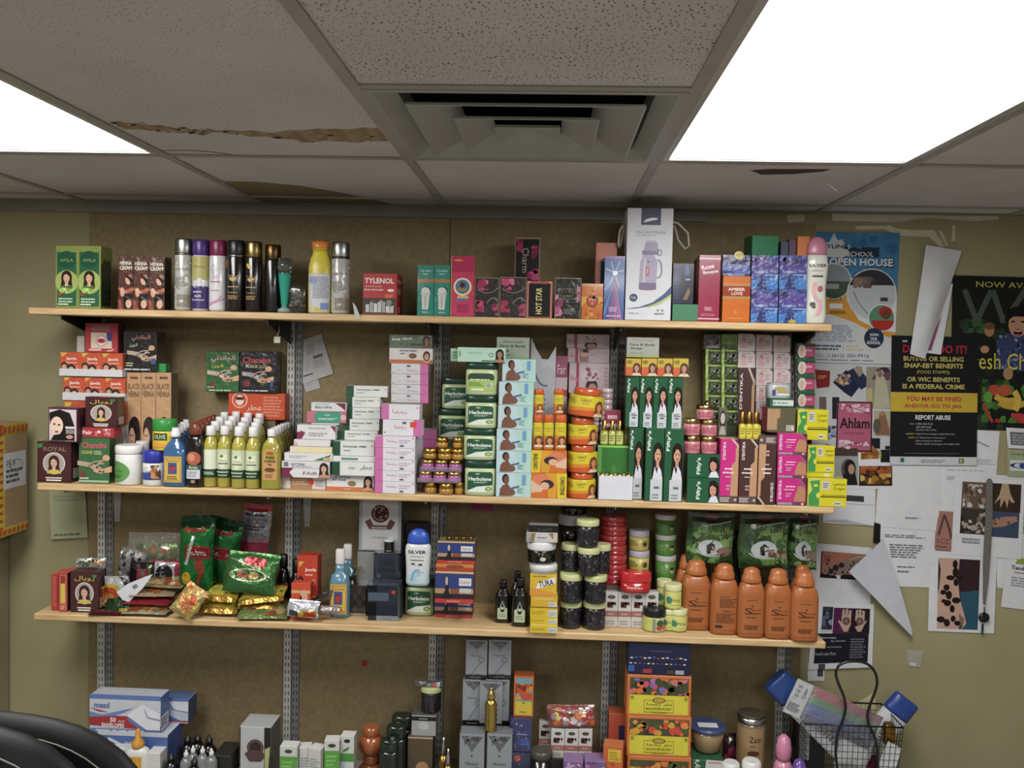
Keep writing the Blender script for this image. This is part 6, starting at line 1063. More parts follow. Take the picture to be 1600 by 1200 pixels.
ze = bx('silver_box', 'silver carton low behind the dark blue boxes', 558, 588, 862, 950, d=.12, z=Z, dep=.05, col=dict(f='b0b2b4', t='8a8c8e', l='5a6a70'), fin='steel', cat='box')
ze = bx('plain_carton', 'dark carton behind the navy gift box, under the crest carton', 590, 624, 862, 950, d=.12, z=Z, dep=.05, col='3c4044', cat='box')
EMB = [('C', .5, .72, .2/1.15, '5a3430'), ('C', .5, .72, .135, 'a08078'), ('C', .5, .72, .115, '4a2a28'), ('S', .34, .6, .66, .84, 16, .025, ['8a6a64', 'a8908a', '3a2020'], 3), ('P', [(.14, .56), (.26, .62), (.34, .5), (.66, .5), (.74, .62), (.86, .56), (.76, .42), (.24, .42)], '6a4440'), ('L', .3, .42, .7, .48, 1, 'b8a0a0')]
bx('crest_box', 'tall silver carton with a dark red round crest, standing on boxes', 561, 627, 780, 860, d=.125, z=ze, dep=.06, col=dict(f='9a9ea4', t='6a6e72', l='4a5458', r='5a6064'), cat='box', fin='gloss',
   art=[('R', .08, .03, .92, .99, 'c0c0c2')]+EMB+[('T', 'Arabiyat', .5, .26, .36, .035, '6a6058')])
bx('gift_box', 'dark navy gift carton with a steel blue cross band and a round red seal', 575, 622, 915, 970, z=Z, dep=.045, col=dict(f='232a36', t='3a4a5c', r='8a9a9c'), fin='gloss', cat='box',
   art=[('R', 0, 0, .28, .52, '0f1014'), ('R', .0, .56, .68, .8, '4a5a6c'), ('R', .28, 0, 1, .14, '7a848c'), ('R', .0, .8, .3, 1, '10141a'), ('C', .84, .82, .06, 'b83c2c'), ('L', .5, .04, .8, .08, 1, '5a6068')])
zq3 = bx('plain_carton', 'dark blue carton behind the navy gift box', 582, 628, 905, d=.085, z=Z, dep=.03, col='2c3440', cat='box')
zg2 = turn('perfume_bottle', 'black square perfume bottle with a clear stopper, behind the navy gift box', 583, 628, 845, [('bottle', [(.94, 0), (1, .03), (1, .62), (.94, .66), (.94, .68)], ['4a5664', '2a3440', '161c24', '161c24', '2a3440'], 'gloss'), ('collar', [(.34, .682), (.34, .72)], '8a8a8c', 'metal', 1, 1, 2), ('stopper', [(.34, .722), (.36, .74), (.36, .93), (.4, .95), (.36, 1)], ['241c1c', '241c1c', '241c1c', 'c0c8cc', 'c0c8cc'], 'gloss', 1, 1, 2)], None, .088, zq3, sx=1, sy=.6, ex=8, cat='bottle', n=32)
bx('perfume_box', 'dark plum carton standing behind the blue capped shampoo', 633, 668, 817, 930, d=.19, z=Z, dep=.04, col=dict(f='241c28', t='1c1820'), cat='box')
zj2 = turn('petroleum_jelly_jar', 'pale green jelly jar with a dark green lid, on the lower shelf', 631, 677.5, 906, [('jar', [(.9, 0), (1, .05), (1, .74), (.92, .79)], 'c2d49a', 'plas'), ('lid', [(.98, .795), (1.01, .81), (1.01, .97), (.95, 1)], '153f30', 'plas')], 963, None, Z, sx=1, sy=.78, ex=3.6, cat='jar', art=[(.08, .72, 52, HB)], n=28)
turn('shampoo_bottle', 'white shampoo bottle with a ridged blue cap, standing on the jelly jar', 632, 673, 828, [('body', [(.8, 0), (.92, .05), (.9, .2), (.94, .4), (1, .62), (.95, .7), (.82, .74)], ['b8d0dc', 'c0d8e0', 'd0d8dc', 'd8dcdc', 'd8dcdc', 'd8dcdc'], 'gloss', 1, .5, 2.5), ('cap', [(.8, .742), (.86, .78), (.76, .9), (.5, .97), (.2, 1)], '2c54c8', 'plas', 1, .54, 2.3)], None, .03, zj2, sx=1, sy=.5, ex=2.5, cat='bottle',
     art=[(.04, .7, 55, [('B', 'SILVER', .48, .86, .72, .09, '2c3034'), ('T', 'Shampoo', .5, .74, .56, .05, '5a6068'), ('L', .2, .62, .85, .66, 1, '3a3e44'), ('R', .25, .52, .4, .56, '444'), ('R', .55, .5, .7, .55, '444'), ('Z', [(.25, .1), (.35, .45), (.6, .36)], .05, '7ab0d8'), ('Z', [(.35, .08), (.45, .35), (.62, .25)], .04, 'a8d0e8'), ('L', .5, .3, .8, .33, 1, '88a8c0')])])
ZP = lambda: [('R', 0, 0, 1, .14, 'c8342c'), ('R', 0, .14, 1, .34, '2a2026'), ('R', 0, .3, 1, .5, 'b08a68'), ('R', 0, .46, 1, .94, '2c3c80'), ('R', 0, .94, 1, 1, 'd8b070'), ('P', [(.16, .14), (.4, .14), (.36, .4), (.34, .8), (.28, .8), (.26, .4)], '1c1820'), ('E', .3, .7, .035, .14, 'c0a8a0'), ('R', .62, .56, .94, .8, 'd8d8e0'), ('T', 'Shalimar', .78, .68, .26, .12, 'b0303c'), ('R', .64, .34, .94, .48, 'c8c0b8'), ('L', .3, .03, .7, .1, 1, 'e89080'), ('R', .4, .3, .62, .46, '8a4a38')]
z3_ = bx('hair_dye_kit', 'blue and red carton with a standing figure, lowest of three', 679, 738, 930, 965, z=Z, dep=.06, col=dict(f='2c3c80', t='c8a060', r='8a2c2c'), cat='box', art=ZP())
z3_ = bx('hair_dye_kit', 'blue and red carton with a standing figure, middle of three', 680, 740, 893, 929, d=.02, z=z3_, dep=.06, col=dict(f='2c3c80', t='c8a060', r='8a2c2c'), cat='box', art=ZP())
z3_ = bx('hair_dye_kit', 'flat orange and red lid carton between two blue and red ones', 681, 740, 880.5, d=.022, z=z3_, dep=.06, col=dict(f='b83c2c', t='c8742c'), cat='box', art=[('R', 0, .5, 1, .95, 'c88030'), ('E', .5, .6, .24, .25, '8a4420')])
z3_ = bx('hair_dye_kit', 'blue and red carton with a standing figure, topmost of three', 684, 742, 846, d=.022, z=z3_, dep=.06, col=dict(f='2c3c80', t='8a7040', r='8a2c2c'), cat='box', art=ZP())
for i in range(4):
    turn('tiny_perfume', 'tiny gold capped bottle on the topmost blue and red carton, '+lr(i, 4), 697+i*11.2, 706+i*11.2, 838.5, [('bottle', [(1, 0), (1, .4)], '3a3024', 'gloss'), ('cap', [(.95, .41), (1, .5), (.8, 1)], '8a6c38', 'metal')], None, .035, z3_, cat='bottle', n=12, grp='tiny gold capped bottles')
# black almond bottles
OL = [('P', [(.1, 0), (.9, 0), (.9, .55), (.72, .6), (.5, .95), (.28, .6), (.1, .55)], 'b8c4a0'), ('P', [(.3, .5), (.5, .9), (.7, .5), (.6, .36), (.4, .36)], '12140f'), ('C', .5, .56, .07, 'b8c4a0'), ('L', .2, .1, .8, .3, 2, '8a967a')]
for i, (a, b2, yt, yb_, dd) in enumerate([(773.5, 797, 908, 974, None), (799.5, 825, 905, 980, None), (798, 818, 894, 970, .075)]):
    turn('black_seed_oil_bottle', ['black glass bottle with a pale label, the left one of the front two', 'black glass bottle with a pale label, the right one beside the yellow cartons', 'black glass bottle behind the two labelled black ones'][i], a, b2, yt, [('bottle', [(.92, 0), (1, .02), (1, .6), (.9, .68), (.5, .77), (.46, .8)], '0e0e10', 'gloss'), ('cap', [(.5, .802), (.5, .97), (.42, 1)], '101012', 'plas')], yb_ if dd is None else None, dd, Z, ex=4, sx=1, sy=.8, cat='bottle', grp='black seed oil bottles', art=[(.1, .56, 42, OL)] if i < 2 else None)
# yellow soaps, TURA, jars
z4 = Z
YL = lambda: [('R', 0, 0, 1, 1, 'd8b81c'), ('R', .66, .1, .98, .8, 'c8ccd0'), ('L', .68, .2, .96, .6, 3, '8a90a8'), ('L', .05, .3, .55, .7, 2, 'b8961c')]
for i, yt in enumerate([978, 965.5, 950]):
    z4 = bx('antiseptic_soap_box', 'flat yellow soap carton, '+['lowest', 'second', 'third'][i]+' of the flat ones by the black bottles', 828, 871, yt, 991 if i == 0 else None, None if i == 0 else .004+.004*i, z=z4, dep=.05, col=dict(f='d8b81c', t='d8c448'), cat='box', grp='flat yellow soap cartons', art=YL())
z4 = bx('antiseptic_soap_box', 'yellow soap carton with an orange stripe, directly under the large lettered one', 829, 871, 931, d=.012, z=z4, dep=.05, col=dict(f='d8a81c', t='d8c448'), cat='box', art=[('T', 'antiseptic', .5, .75, .7, .2, 'e8dcc0'), ('R', 0, 0, 1, .1, '8a6a1c'), ('R', .66, .12, .96, .5, 'c8ccd0'), ('L', .68, .2, .94, .44, 2, '8a90a8')])
z4 = bx('antiseptic_soap_box', 'yellow soap carton with large slanted blue lettering', 828, 870, 898, d=.012, z=z4, dep=.05, col=dict(f='dcb020', t='d8c448'), cat='box', art=[('P', [(.22, .3), (.94, .6), (.94, .92), (.3, .62)], 'dfe4e8'), ('B', 'TURA', .6, .6, .56, .28, '1c3048', 12), ('C', .15, .22, .09, 'e8d890'), ('P', [(.0, .4), (1, .1), (1, 0), (0, 0)], 'e0902c'), ('L', .1, .88, .7, .96, 1, '6a7a3c')])
bx('plain_carton', 'carton hidden behind the yellow soap cartons', 832, 868, 884, d=.075, z=Z, dep=.04, col='8a8468', cat='box')
z4 = turn('body_butter_jar', 'white and black cosmetic jar on the slanted letter carton, lid only showing', 826.5, 871, 884, [('jar', [(.9, 0), (.94, .2)], 'd8d8d8', 'plas'), ('lid', [(1, .21), (1, .85), (.92, 1)], 'dcdcdc', 'plas')], None, .008, z4, cat='jar', sy=.9)
z4 = turn('body_butter_jar', 'black body butter jar with a white lid and white cocoa pod', 823.5, 868, 848, [('jar', [(.9, 0), (.98, .06), (1, .6), (.96, .62)], ['d8d8d8', '17130f', '17130f'], 'gloss'), ('lid', [(1.01, .63), (1.02, .68), (1.02, .93), (.94, 1)], 'd8d8da', 'plas')], None, .008, z4, sy=.95, cat='jar', art=[(.12, .6, 60, [('E', .56, .32, .1, .18, 'c8c8b8'), ('Z', [(.5, .5), (.6, .9), (.8, .6)], .05, '4a6a2c'), ('E', .75, .5, .12, .2, '3a2c18')])])
z4 = bx('face_cream_box', 'white and gold carton on the black body butter jar', 822, 871, 832, d=.012, z=z4, dep=.05, col=dict(f='c4c4c4', t='a8a8a8'), fin='gloss', cat='box', art=[('P', [(.15, .95), (.3, .95), (.25, .05), (.12, .05)], '8a7448'), ('P', [(.7, .95), (.86, .95), (.86, .3)], '8a7448'), ('R', .86, .05, .98, .95, 'c8b898'), ('R', .0, .05, .12, .95, '9a9a98'), ('L', .35, .4, .7, .55, 1, '555')])
bx('face_cream_box', 'thin black carton topmost of the pile by the black bottles', 826, 872, 821, d=.014, z=z4, dep=.045, col=dict(f='141414', t='a8a8a8'), fin='gloss', cat='box', art=[('T', 'Cocoa', .55, .45, .5, .4, '5a5a5a', 6)])
z5 = bx('plain_carton', 'dark carton behind the cream lidded jars', 877, 915, 880, d=.13, z=Z, dep=.07, col='2c2620', cat='box')
z5 = bx('face_cream_box', 'brown and white carton half hidden behind the cream lidded jars', 876, 905, 853, d=.13, z=z5, dep=.05, col=dict(f='8c8474'), cat='box', art=[('P', [(.0, 0), (.45, 0), (.45, 1), (.3, 1)], '5a5040'), ('P', [(.5, .1), (.95, .1), (.95, .9), (.6, .9)], 'b8b4ac')])
for i, (a, b2, yt) in enumerate([(873, 917, 804), (876, 918, 776)]):
    z5 = turn('body_butter_jar', ['black jar with a white lid at the back, lower one', 'black jar pressed under the middle shelf, upper one'][i], a, b2, [806, 781][i], [('jar', [(.92, 0), (1, .05), (1, .66)], '15110f', 'gloss'), ('lid', [(1.02, .665), (1.03, .7), (1.03, .94), (.95, 1)], ['a8a8a8', '2c2826'][i], 'plas')], None, .125, z5, cat='jar', h=[None, .05][i])
def bjar(lab, a, b2, yt, yb, z, d=None):
    return turn('black_henna_jar', lab, a, b2, yt, [('jar', [(.86, 0), (.96, .04), (.98, .12), (.94, .4), (.97, .66), (.9, .76), (.84, .78)], '221f24', 'gloss'), ('lid', [(1, .785), (1.01, .8), (1.01, .97), (.96, 1)], 'c8cc8c', 'plas')], yb, d, z, cat='jar', grp='cream lidded jars of black powder', n=22, art=[(.08, .74, 80, [('S', .02, .02, .98, .98, 40, .06, ['3c3a42', '17151a', '54525c', '2a282e'], a//3)])])
zl1 = bjar('cream lidded jar of black powder, bottom row, left one', 874, 909.5, 942, 984, Z); zr1 = bjar('cream lidded jar of black powder, bottom row, right one', 911.5, 948, 943, 986, Z)
zl2 = bjar('cream lidded jar of black powder, second row, left one', 874.5, 911, 899, None, zl1, .012); zr2 = bjar('cream lidded jar of black powder, second row, right one', 913, 949.5, 901, None, zr1, .01)
zz3 = bjar('cream lidded jar of black powder, third row, front middle one', 903, 938, 858, None, max(zl2, zr2), .0)
bjar('cream lidded jar of black powder, third row, left one behind', 877, 908, 852, None, zl2, .045); bjar('cream lidded jar of black powder, third row, right one behind', 928, 955, 852, None, zr2, .04)
bjar('cream lidded jar of black powder, topmost one', 901, 937, 814, None, zz3, .005)
# small white date boxes
DTB = [('E', .5, .86, .3, .06, '5a5450'), ('S', .18, .55, .85, .72, 10, .07, ['3a1c14', '5a2c20', '7a4430'], 4), ('R', 0, .3, 1, .46, 'a86a60'), ('L', .25, .34, .75, .4, 1, 'd8b8b0'), ('L', .15, .05, .85, .2, 2, 'a8a49c')]
for i in range(4):
    zd_ = bx('clove_box', 'small white carton with a brown spice picture, '+lr(i, 4)+' on the lower shelf', 945+21*i, 965.5+21*i, 925, 968, d=.072, z=Z, dep=.03, col=dict(f='cfccc8', t='b8b4b0'), cat='box', grp='small white spice cartons, lower shelf', art=DTB)
zt5 = Z; 
zt5 = bx('plain_carton', 'carton hidden behind the white spice cartons, under the red tins', 944, 985, 915, d=.095, z=Z, dep=.085, col='6a4a40', cat='box')
for i in range(7):
    zt5 = turn('red_tin', 'flat round red tin, '+bt(i, 7)+' of the wrapped pile', 939, 980, 899-i*15.2, [('tin', [(.96, 0), (1, .05), (1, .45)], 'b8242c', 'wrap'), ('lid', [(1.03, .46), (1.04, .52), (1.04, .9), (.97, 1)], 'c02c34', 'wrap')], None, .1, zt5, cat='tin', grp='wrapped pile of red tins')
ztb = turn('red_tin', 'wide glossy red tin lying on the small white spice cartons', 970, 1018, 895, [('tin', [(.88, 0), (.98, .08), (1, .5)], 'c41c1c', 'gloss'), ('lid', [(1.02, .51), (1.03, .56), (1.03, .92), (.96, 1)], 'd0242c', 'gloss')], None, .045, zd_, cat='tin', sy=.5, art=[(.05, .45, 60, [('L', .2, .3, .8, .7, 1, 'e8a0a0')])])
zy1 = ztb
bx('plain_carton', 'carton hidden behind the wide red tin', 988, 1012, 896, d=.11, z=Z, dep=.05, col='5a4a40', cat='box'); zy1 = max(ZT['g'][3]+Z+.001, 0)
for i in range(2):
    zy1 = turn('shea_butter_jar', 'yellow labelled jar with a pale lilac lid, '+['lower', 'upper'][i]+' of two on the wide red tin', 984, 1016, [862, 830][i], [('jar', [(.9, 0), (.98, .06), (1, .68)], 'c8b858', 'plas'), ('lid', [(1.0, .69), (1.02, .72), (1.02, .95), (.95, 1)], 'b8b4c0', 'plas')], None, .115, zy1, cat='jar', grp='lilac lidded yellow jars', art=[(.08, .66, 75, [('E', .7, .5, .14, .26, '8a8a40'), ('E', .7, .45, .06, .18, '2a241c'), ('L', .05, .3, .45, .8, 4, '8a7a30')])])
zg5 = bx('plain_carton', 'carton hidden behind the cream jars, under the green labelled jars', 1026, 1058, 906, d=.14, z=Z, dep=.06, col='5a5a40', cat='box')
for i in range(3):
    zg5 = turn('hair_butter_jar', 'green labelled jar with a pale lid, '+bt(i, 3)+' of three', 1025.5, 1058, [869.5, 837, 805.5][i], [('jar', [(.92, 0), (.98, .05), (1, .74)], '4f8a34', 'plas'), ('lid', [(1.0, .75), (1.02, .78), (1.02, .95), (.95, 1)], 'c0c2c0', 'plas')], None, .14, zg5, cat='jar', grp='green labelled jars', art=[(.06, .7, 75, [('E', .72, .5, .1, .2, 'b8a088'), ('E', .72, .62, .1, .1, '3a2418'), ('L', .08, .3, .5, .8, 4, '7aa85c')])])
HJ = [('R', 0, 0, 1, 1, 'd8d870'), ('E', .25, .5, .16, .26, '3a8a6c'), ('T', 'Hnna', .62, .52, .4, .3, '4a5a1c'), ('L', .3, .12, .8, .2, 1, '8a8a3c')]
def hjar(lab, a, b2, yt, yb, z, d=None, l=1):
    return turn('hair_food_jar', lab, a, b2, yt, [('jar', [(.86, 0), (.96, .05), (.98, .7), (.92, .74)], ['8a9a38', 'd8d870', 'd0cc68'], 'plas'), ('lid', [(1, .745), (1.01, .77), (1.01, .97), (.95, 1)], 'd8d898', 'plas')], yb, d, z, cat='jar', grp='cream lidded yellow green jars', art=[(.1, .68, 70, HJ)] if l else None, n=20)
h1 = hjar('yellow green jar at the front, beside the black lidded jar', 1047.5, 1076, 954, 989, Z)
h2 = hjar('yellow green jar behind and left of the front one', 1033, 1060, 953, 975, Z, .045)
h3 = hjar('yellow green jar, rear lower one by the spice cartons', 1026, 1050, 951, 970, Z, .085, 0)
h2 = hjar('yellow green jar with a large label, upper front one', 1040, 1067, 915, None, h2, .04); h3 = hjar('yellow green jar, upper rear one', 1027, 1051, 908, None, h3, .09)
turn('fruit_jam_jar', 'black lidded jar with fruit on its label, at the board edge', 1006, 1043.5, 953, [('jar', [(.9, 0), (.97, .05), (.98, .6), (.9, .64)], 'c8c870', 'gloss'), ('lid', [(.98, .645), (1, .67), (1, .95), (.94, 1)], '18181a', 'plas')], 989, None, Z, cat='jar', art=[(.06, .6, 75, [('R', 0, 0, 1, 1, 'c8c8a0'), ('R', 0, 0, .4, 1, 'c8cc60'), ('E', .65, .6, .12, .3, '3a5a30'), ('E', .85, .65, .08, .25, '4a6a3c'), ('E', .62, .25, .1, .2, 'b84a30'), ('E', .8, .28, .1, .2, 'c86a50'), ('R', .4, 0, .5, 1, '8a8c80')])])
# orange bottles
def shower(lab, a, b2, yt, yb, d=None, back=0, art=1):
    A = [('R', .12, .02, .88, .96, '9c5428'), ('R', .14, .03, .86, .95, 'b0602c'), ('L', .3, .86, .7, .9, 1, '6a3418')]
    if back: A += [('L', .3, .6, .85, .84, 6, '5a2c14'), ('T', 'Sivoderm', .55, .52, .3, .06, '4a2412'), ('L', .2, .2, .85, .46, 8, '6a3418'), ('R', .18, .08, .4, .15, '3a1c10')]
    else: A += [('T', 'S', .36, .6, .26, .16, '4a2412'), ('B', 'ivoderm', .56, .55, .42, .06, '4a2412'), ('T', 'Sun', .62, .64, .36, .05, '4a2412'), ('C', .5, .73, .02, '4a2412'), ('L', .3, .42, .7, .46, 1, '5a2c14'), ('L', .25, .12, .75, .24, 3, '5a2c14')]
    turn('shower_gel_bottle', lab, a, b2, yt, [('bottle', [(.9, 0), (.99, .03), (1, .1), (1, .62), (.97, .66), (.84, .74), (.68, .79)], 'b0602c', 'plas'), ('cap', [(.7, .792), (.72, .81), (.7, .87), (.62, .89), (.6, .94), (.5, .98), (.25, 1)], 'b8652f', 'plas', 1, .85, 2.3)], yb, d, Z, sx=1, sy=.7, ex=3.6, cat='bottle', grp='orange shower gel bottles', art=[(.06, .62, 58, A)] if art else None, n=28)
for i, (a, b2, yt, yb_) in enumerate([(1066.5, 1112.5, 878, 986), (1112.5, 1156, 884, 993), (1155, 1197.5, 890, 998), (1197, 1240, 892, 1000), (1238.5, 1282, 896, 1004)]):
    shower('orange gel bottle, front row, '+lr(i, 5)+(', turned to show its back print' if i == 1 else ''), a, b2, yt, yb_, None, i == 1)
for i, (a, b2, yt) in enumerate([(1058, 1092, 868), (1112, 1146, 875), (1160, 1194, 880), (1240, 1274, 885)]):
    shower('orange gel bottle, rear row, '+lr(i, 4), a, b2, yt, None, .124, 0, 0)
# leafy green bags standing behind
SA = lambda s: [('R', 0, .0, 1, 1, '2c5224'), ('S', .02, .05, .98, .8, 46, .09, ['4a7c34', '6a9a4a', '1f3f1c', '345c28', '7aa05a'], s), ('R', 0, .84, 1, 1, '1c3020'), ('E', .5, .93, .16, .04, '8a4c50'), ('T', AR['sidr'], .6, .66, .5, .16, 'a8a83c'), ('E', .5, .36, .26, .16, 'c0c8cc'), ('P', [(.44, .24), (.56, .24), (.6, .4), (.5, .47), (.42, .4)], '1a1a1c'), ('S', .55, .18, .95, .36, 10, .06, ['6a3434', '8a6a5c', 'a88a7c'], s+1), ('Z', [(.2, .3), (.4, .14), (.7, .2)], .02, 'd0d8d4'), ('Z', [(.3, .78), (.6, .82), (.9, .86)], .015, 'c0c8c0')]
for i, (a, b2, y0_, y1_, yy) in enumerate([(1073, 1146, 801, 881, .13), (1154, 1231, 803, 887, .13), (1230, 1277, 803, 889, .165)]):
    bag('sidr_leaf_bag', 'dark green leafy bag with gold Arabic script, '+lr(i, 3)+' behind the orange bottles', a, b2, y0_, y1_, SF+yy, .045, col='2c5224', seed=60+i, art=SA(70+i), fin='wrap', cat='bag', grp='dark green leafy bags')
bag('green_foil_bag', 'small dark teal bag between the two wide leafy bags', 1140, 1162, 830, 945, SF+.25, .03, col='1c3c38', seed=66, fin='wrap', cat='bag')
# ================================================================ THINGS ON THE LOW TABLE
TZ = TBL+.0005
def px_of(P):
    v = Vector(P)-Vector((0, 0, CZ)); z = v.dot(_f); return 800+FPX*v.dot(_r2)/z, 600-FPX*v.dot(_u2)/z
def pxart(rect, items):
    x0, y0, x1, y1 = rect; W_, H_ = x1-x0, y1-y0; U = lambda x: (x-x0)/W_; V = lambda y: (y1-y)/H_; out = []
    for it in items:
        k = it[0]
        if k == 'R': out.append(('R', U(it[1]), max(0, V(it[4])), U(it[3]), V(it[2]), it[5]))        # x0, y0(top), x1, y1(bottom)
        elif k == 'E': out.append(('E', U(it[1]), V(it[2]), it[3]/W_, it[4]/H_, it[5]))
        elif k == 'C': out.append(('E', U(it[1]), V(it[2]), it[3]/W_, it[3]/H_, it[4]))
        elif k == 'P': out.append(('P', [(U(a), V(b_)) for a, b_ in it[1]], it[2]))
        elif k == 'Z': out.append(('Z', [(U(a), V(b_)) for a, b_ in it[1]], it[2]/H_, it[3]))
        elif k == 'L': out.append(('L', U(it[1]), max(0, V(it[4])), U(it[3]), V(it[2]), it[5], it[6]))
        elif k in 'TB': out.append((k, it[1], U(it[2]), V(it[3]), it[4]/W_, it[5]/H_, it[6])+tuple(it[7:]))
        elif k == 'O': out.append(('O', U(it[1]), V(it[2]), it[3]/W_, it[4]/H_, it[5]/H_, it[6]))
        elif k == 'S': out.append(('S', U(it[1]), V(it[4]), U(it[3]), V(it[2]), it[5], it[6]/H_, it[7], it[8]))
        elif k == 'W': out.append(('W', U(it[1]), V(it[2]), it[3]/H_, it[4], it[5], it[6]))
    return out
def tb(name, lab, x0, x1, yt, d, art=(), z=TZ, side=None, **k):
    Y = SF+d; p = at((x0+x1)/2, yt, Y); yb_ = px_of((p.x, Y, z))[1]; r = (x0, yt, x1, yb_)
    return bx(name, lab, x0, x1, yt, d=d, z=z, art=pxart(r, art), side=side, **k)
ENV = lambda: [('R', 140, 1092, 251, 1130, 'c4c8d4'), ('R', 140, 1086, 251, 1093, '5a78b8'), ('B', 'mead', 159, 1102, 24, 9, '3a5aa8'), ('P', [(140, 1112), (160, 1116), (185, 1110), (210, 1104), (195, 1112), (160, 1124), (140, 1122)], '6a88c8'), ('P', [(140, 1106), (155, 1112), (170, 1112), (150, 1108)], 'a83038'), ('P', [(140, 1120), (180, 1117), (205, 1117), (225, 1136), (140, 1132)], 'b02c30'), ('P', [(198, 1116), (223, 1099), (250, 1112), (250, 1138), (232, 1138)], 'dfe2ea'), ('P', [(200, 1118), (232, 1138), (238, 1141), (222, 1138), (198, 1122)], '5a78b8'), ('P', [(223, 1100), (232, 1117), (250, 1120), (250, 1123), (230, 1119)], '8a98c0'), ('B', '50', 177, 1123, 9, 7, 'f0f0f0'), ('T', 'WHITE', 190, 1125, 10, 3, 'f0f0f0'), ('B', 'ENVELOPES', 177, 1131, 35, 6, 'f0f0f0'), ('R', 140, 1136, 251, 1141, '5a78b8'), ('L', 150, 1137, 240, 1140, 1, 'd8e0f0')]
zA = tb('envelope_box', 'long blue envelope carton under the white fronted one', 153, 262, 1147, .04, [('P', [(170, 1153), (190, 1162), (188, 1166), (168, 1157)], 'd0d4e0'), ('R', 153, 1143, 262, 1150, 'c4c8d4'), ('T', 'mead', 252, 1170, 8, 3, 'c0c8e0'), ('L', 195, 1158, 230, 1166, 2, '8aa0d0')], dep=.11, col=dict(f='4a68b0', t='c0c4d0', r='3a549a'), cat='box')
Xe, we, Ye, He = geo(140, 250, 1090, zA, 1142, .03)
zB_ = bx('envelope_box', 'front facing envelope carton reading 50 white envelopes', 140, 250, 1088, 1142, d=.045, z=zA, dep=.07, col=dict(f='c4c8d4', t='b8bcc8', r='4a68b0'), cat='box', art=pxart((140, 1088, 250, 1142), ENV()), side=[('R', .1, .05, .9, .45, 'd0d4e0'), ('L', .15, .1, .85, .4, 4, '4a4a54')])
bx('envelope_box', 'second white and blue envelope carton, half hidden behind the first', 215, 294, 1092, 1142, d=.13, z=zA, dep=.07, col=dict(f='b8c0d0', t='5a78b0', r='3a4a78'), cat='box', art=pxart((215, 1092, 294, 1142), [('R', 215, 1089, 294, 1096, '5a78b8'), ('P', [(262, 1096), (275, 1114), (294, 1118), (294, 1096)], 'd8dce8'), ('P', [(262, 1098), (272, 1113), (294, 1117), (294, 1120), (268, 1114)], '7a90c0'), ('P', [(255, 1120), (285, 1138), (255, 1138)], '4a68b0'), ('R', 255, 1136, 294, 1139, 'a83038')]))
turn('glue_bottle', 'white glue bottle with an orange twist nozzle', 193, 229, 1143, [('bottle', [(.95, 0), (1, .02), (1, .62), (.9, .68), (.55, .72)], 'd8d8d4', 'plas'), ('nozzle', [(.5, .722), (.54, .74), (.5, .8), (.24, .86), (.2, .97), (.1, 1)], 'd8922c', 'plas', 1, 1, 2)], None, -.02, TZ, sx=1, sy=.55, ex=3, cat='bottle', art=[(.3, .6, 50, [('R', .1, 0, .8, 1, 'd8a02c'), ('C', .3, .85, .07, 'c8402c'), ('R', .3, .5, .5, .7, '24303a')])])
tb('plain_carton', 'low white carton behind the glue bottle, left', 172, 200, 1170, .0, dep=.04, col='d0d0d0', cat='box', rot=12); tb('plain_carton', 'low white carton right of the glue bottle', 229, 250, 1177, -.01, dep=.05, col='d4d4d2', cat='box')
for i, (x, y, dd) in enumerate([(288, 1153, .08), (304, 1152, .11), (322, 1153, .05), (262, 1182, -.02), (299, 1188, -.04), (316, 1186, 0)]):
    turn('dropper_bottle', 'small black dropper bottle, '+['back row, left one', 'back row, middle one', 'back row, right one', 'at the foot of the blue envelope carton', 'front row, middle one', 'front row, right one'][i], x-12, x+12, y, [('bottle', [(.9, 0), (1, .04), (1, .68), (.6, .78), (.42, .8)], '121214', 'gloss'), ('dropper', [(.45, .802), (.46, .9), (.24, .92), (.2, .985), (.1, 1)], '1a1a1c', 'plas')], None, dd, TZ, cat='bottle', grp='black dropper bottles', n=14, sx=1)
for i, (x, y) in enumerate([(287, 1176), (298, 1169), (313, 1170), (327, 1174)]):
    turn('nozzle_bottle', 'clear grey bottle with a white nozzle among the droppers, '+lr(i, 4), x-9, x+9, y, [('bottle', [(.9, 0), (1, .05), (1, .74), (.5, .84)], '8a8c8c', 'liq'), ('nozzle', [(.4, .842), (.4, .94), (.2, .95), (.16, 1)], 'd8d8d8', 'plas')], None, -.02+.005*(i % 2), TZ, cat='bottle', grp='white nozzle bottles', n=12)
tb('plain_carton', 'dark carton at the right of the dropper bottles', 332, 360, 1181, .02, dep=.1, col='2a2826', cat='box')
tb('crest_box', 'white and silver carton with a round crest, by the second upright', 374, 423, 1136, .06, [('R', 374, 1136, 376, 1200, '3a3a3a'), ('C', 399, 1168, 13, '4a3432'), ('C', 399, 1168, 11, '7a625e'), ('C', 399, 1168, 9.5, '3a2624'), ('P', [(382, 1178), (390, 1172), (408, 1172), (416, 1180), (408, 1190), (390, 1190)], '5a4440'), ('R', 413, 1136, 423, 1215, '22221f'), ('P', [(414, 1170), (422, 1166), (420, 1200), (414, 1205)], 'b8c078')], dep=.1, col=dict(f='bcbec2', t='b0b2b4', r='5a5c5c', l='3a3a3a'), cat='box')
gr_ = lambda a, b2, y: [('R', a, y+16, b2, 1300, '5aa83c'), ('L', a+3, y+22, b2-3, y+60, 6, '8ac870'), ('E', (a+b2)/2, y+8, 6, 3, '3a4a34')]
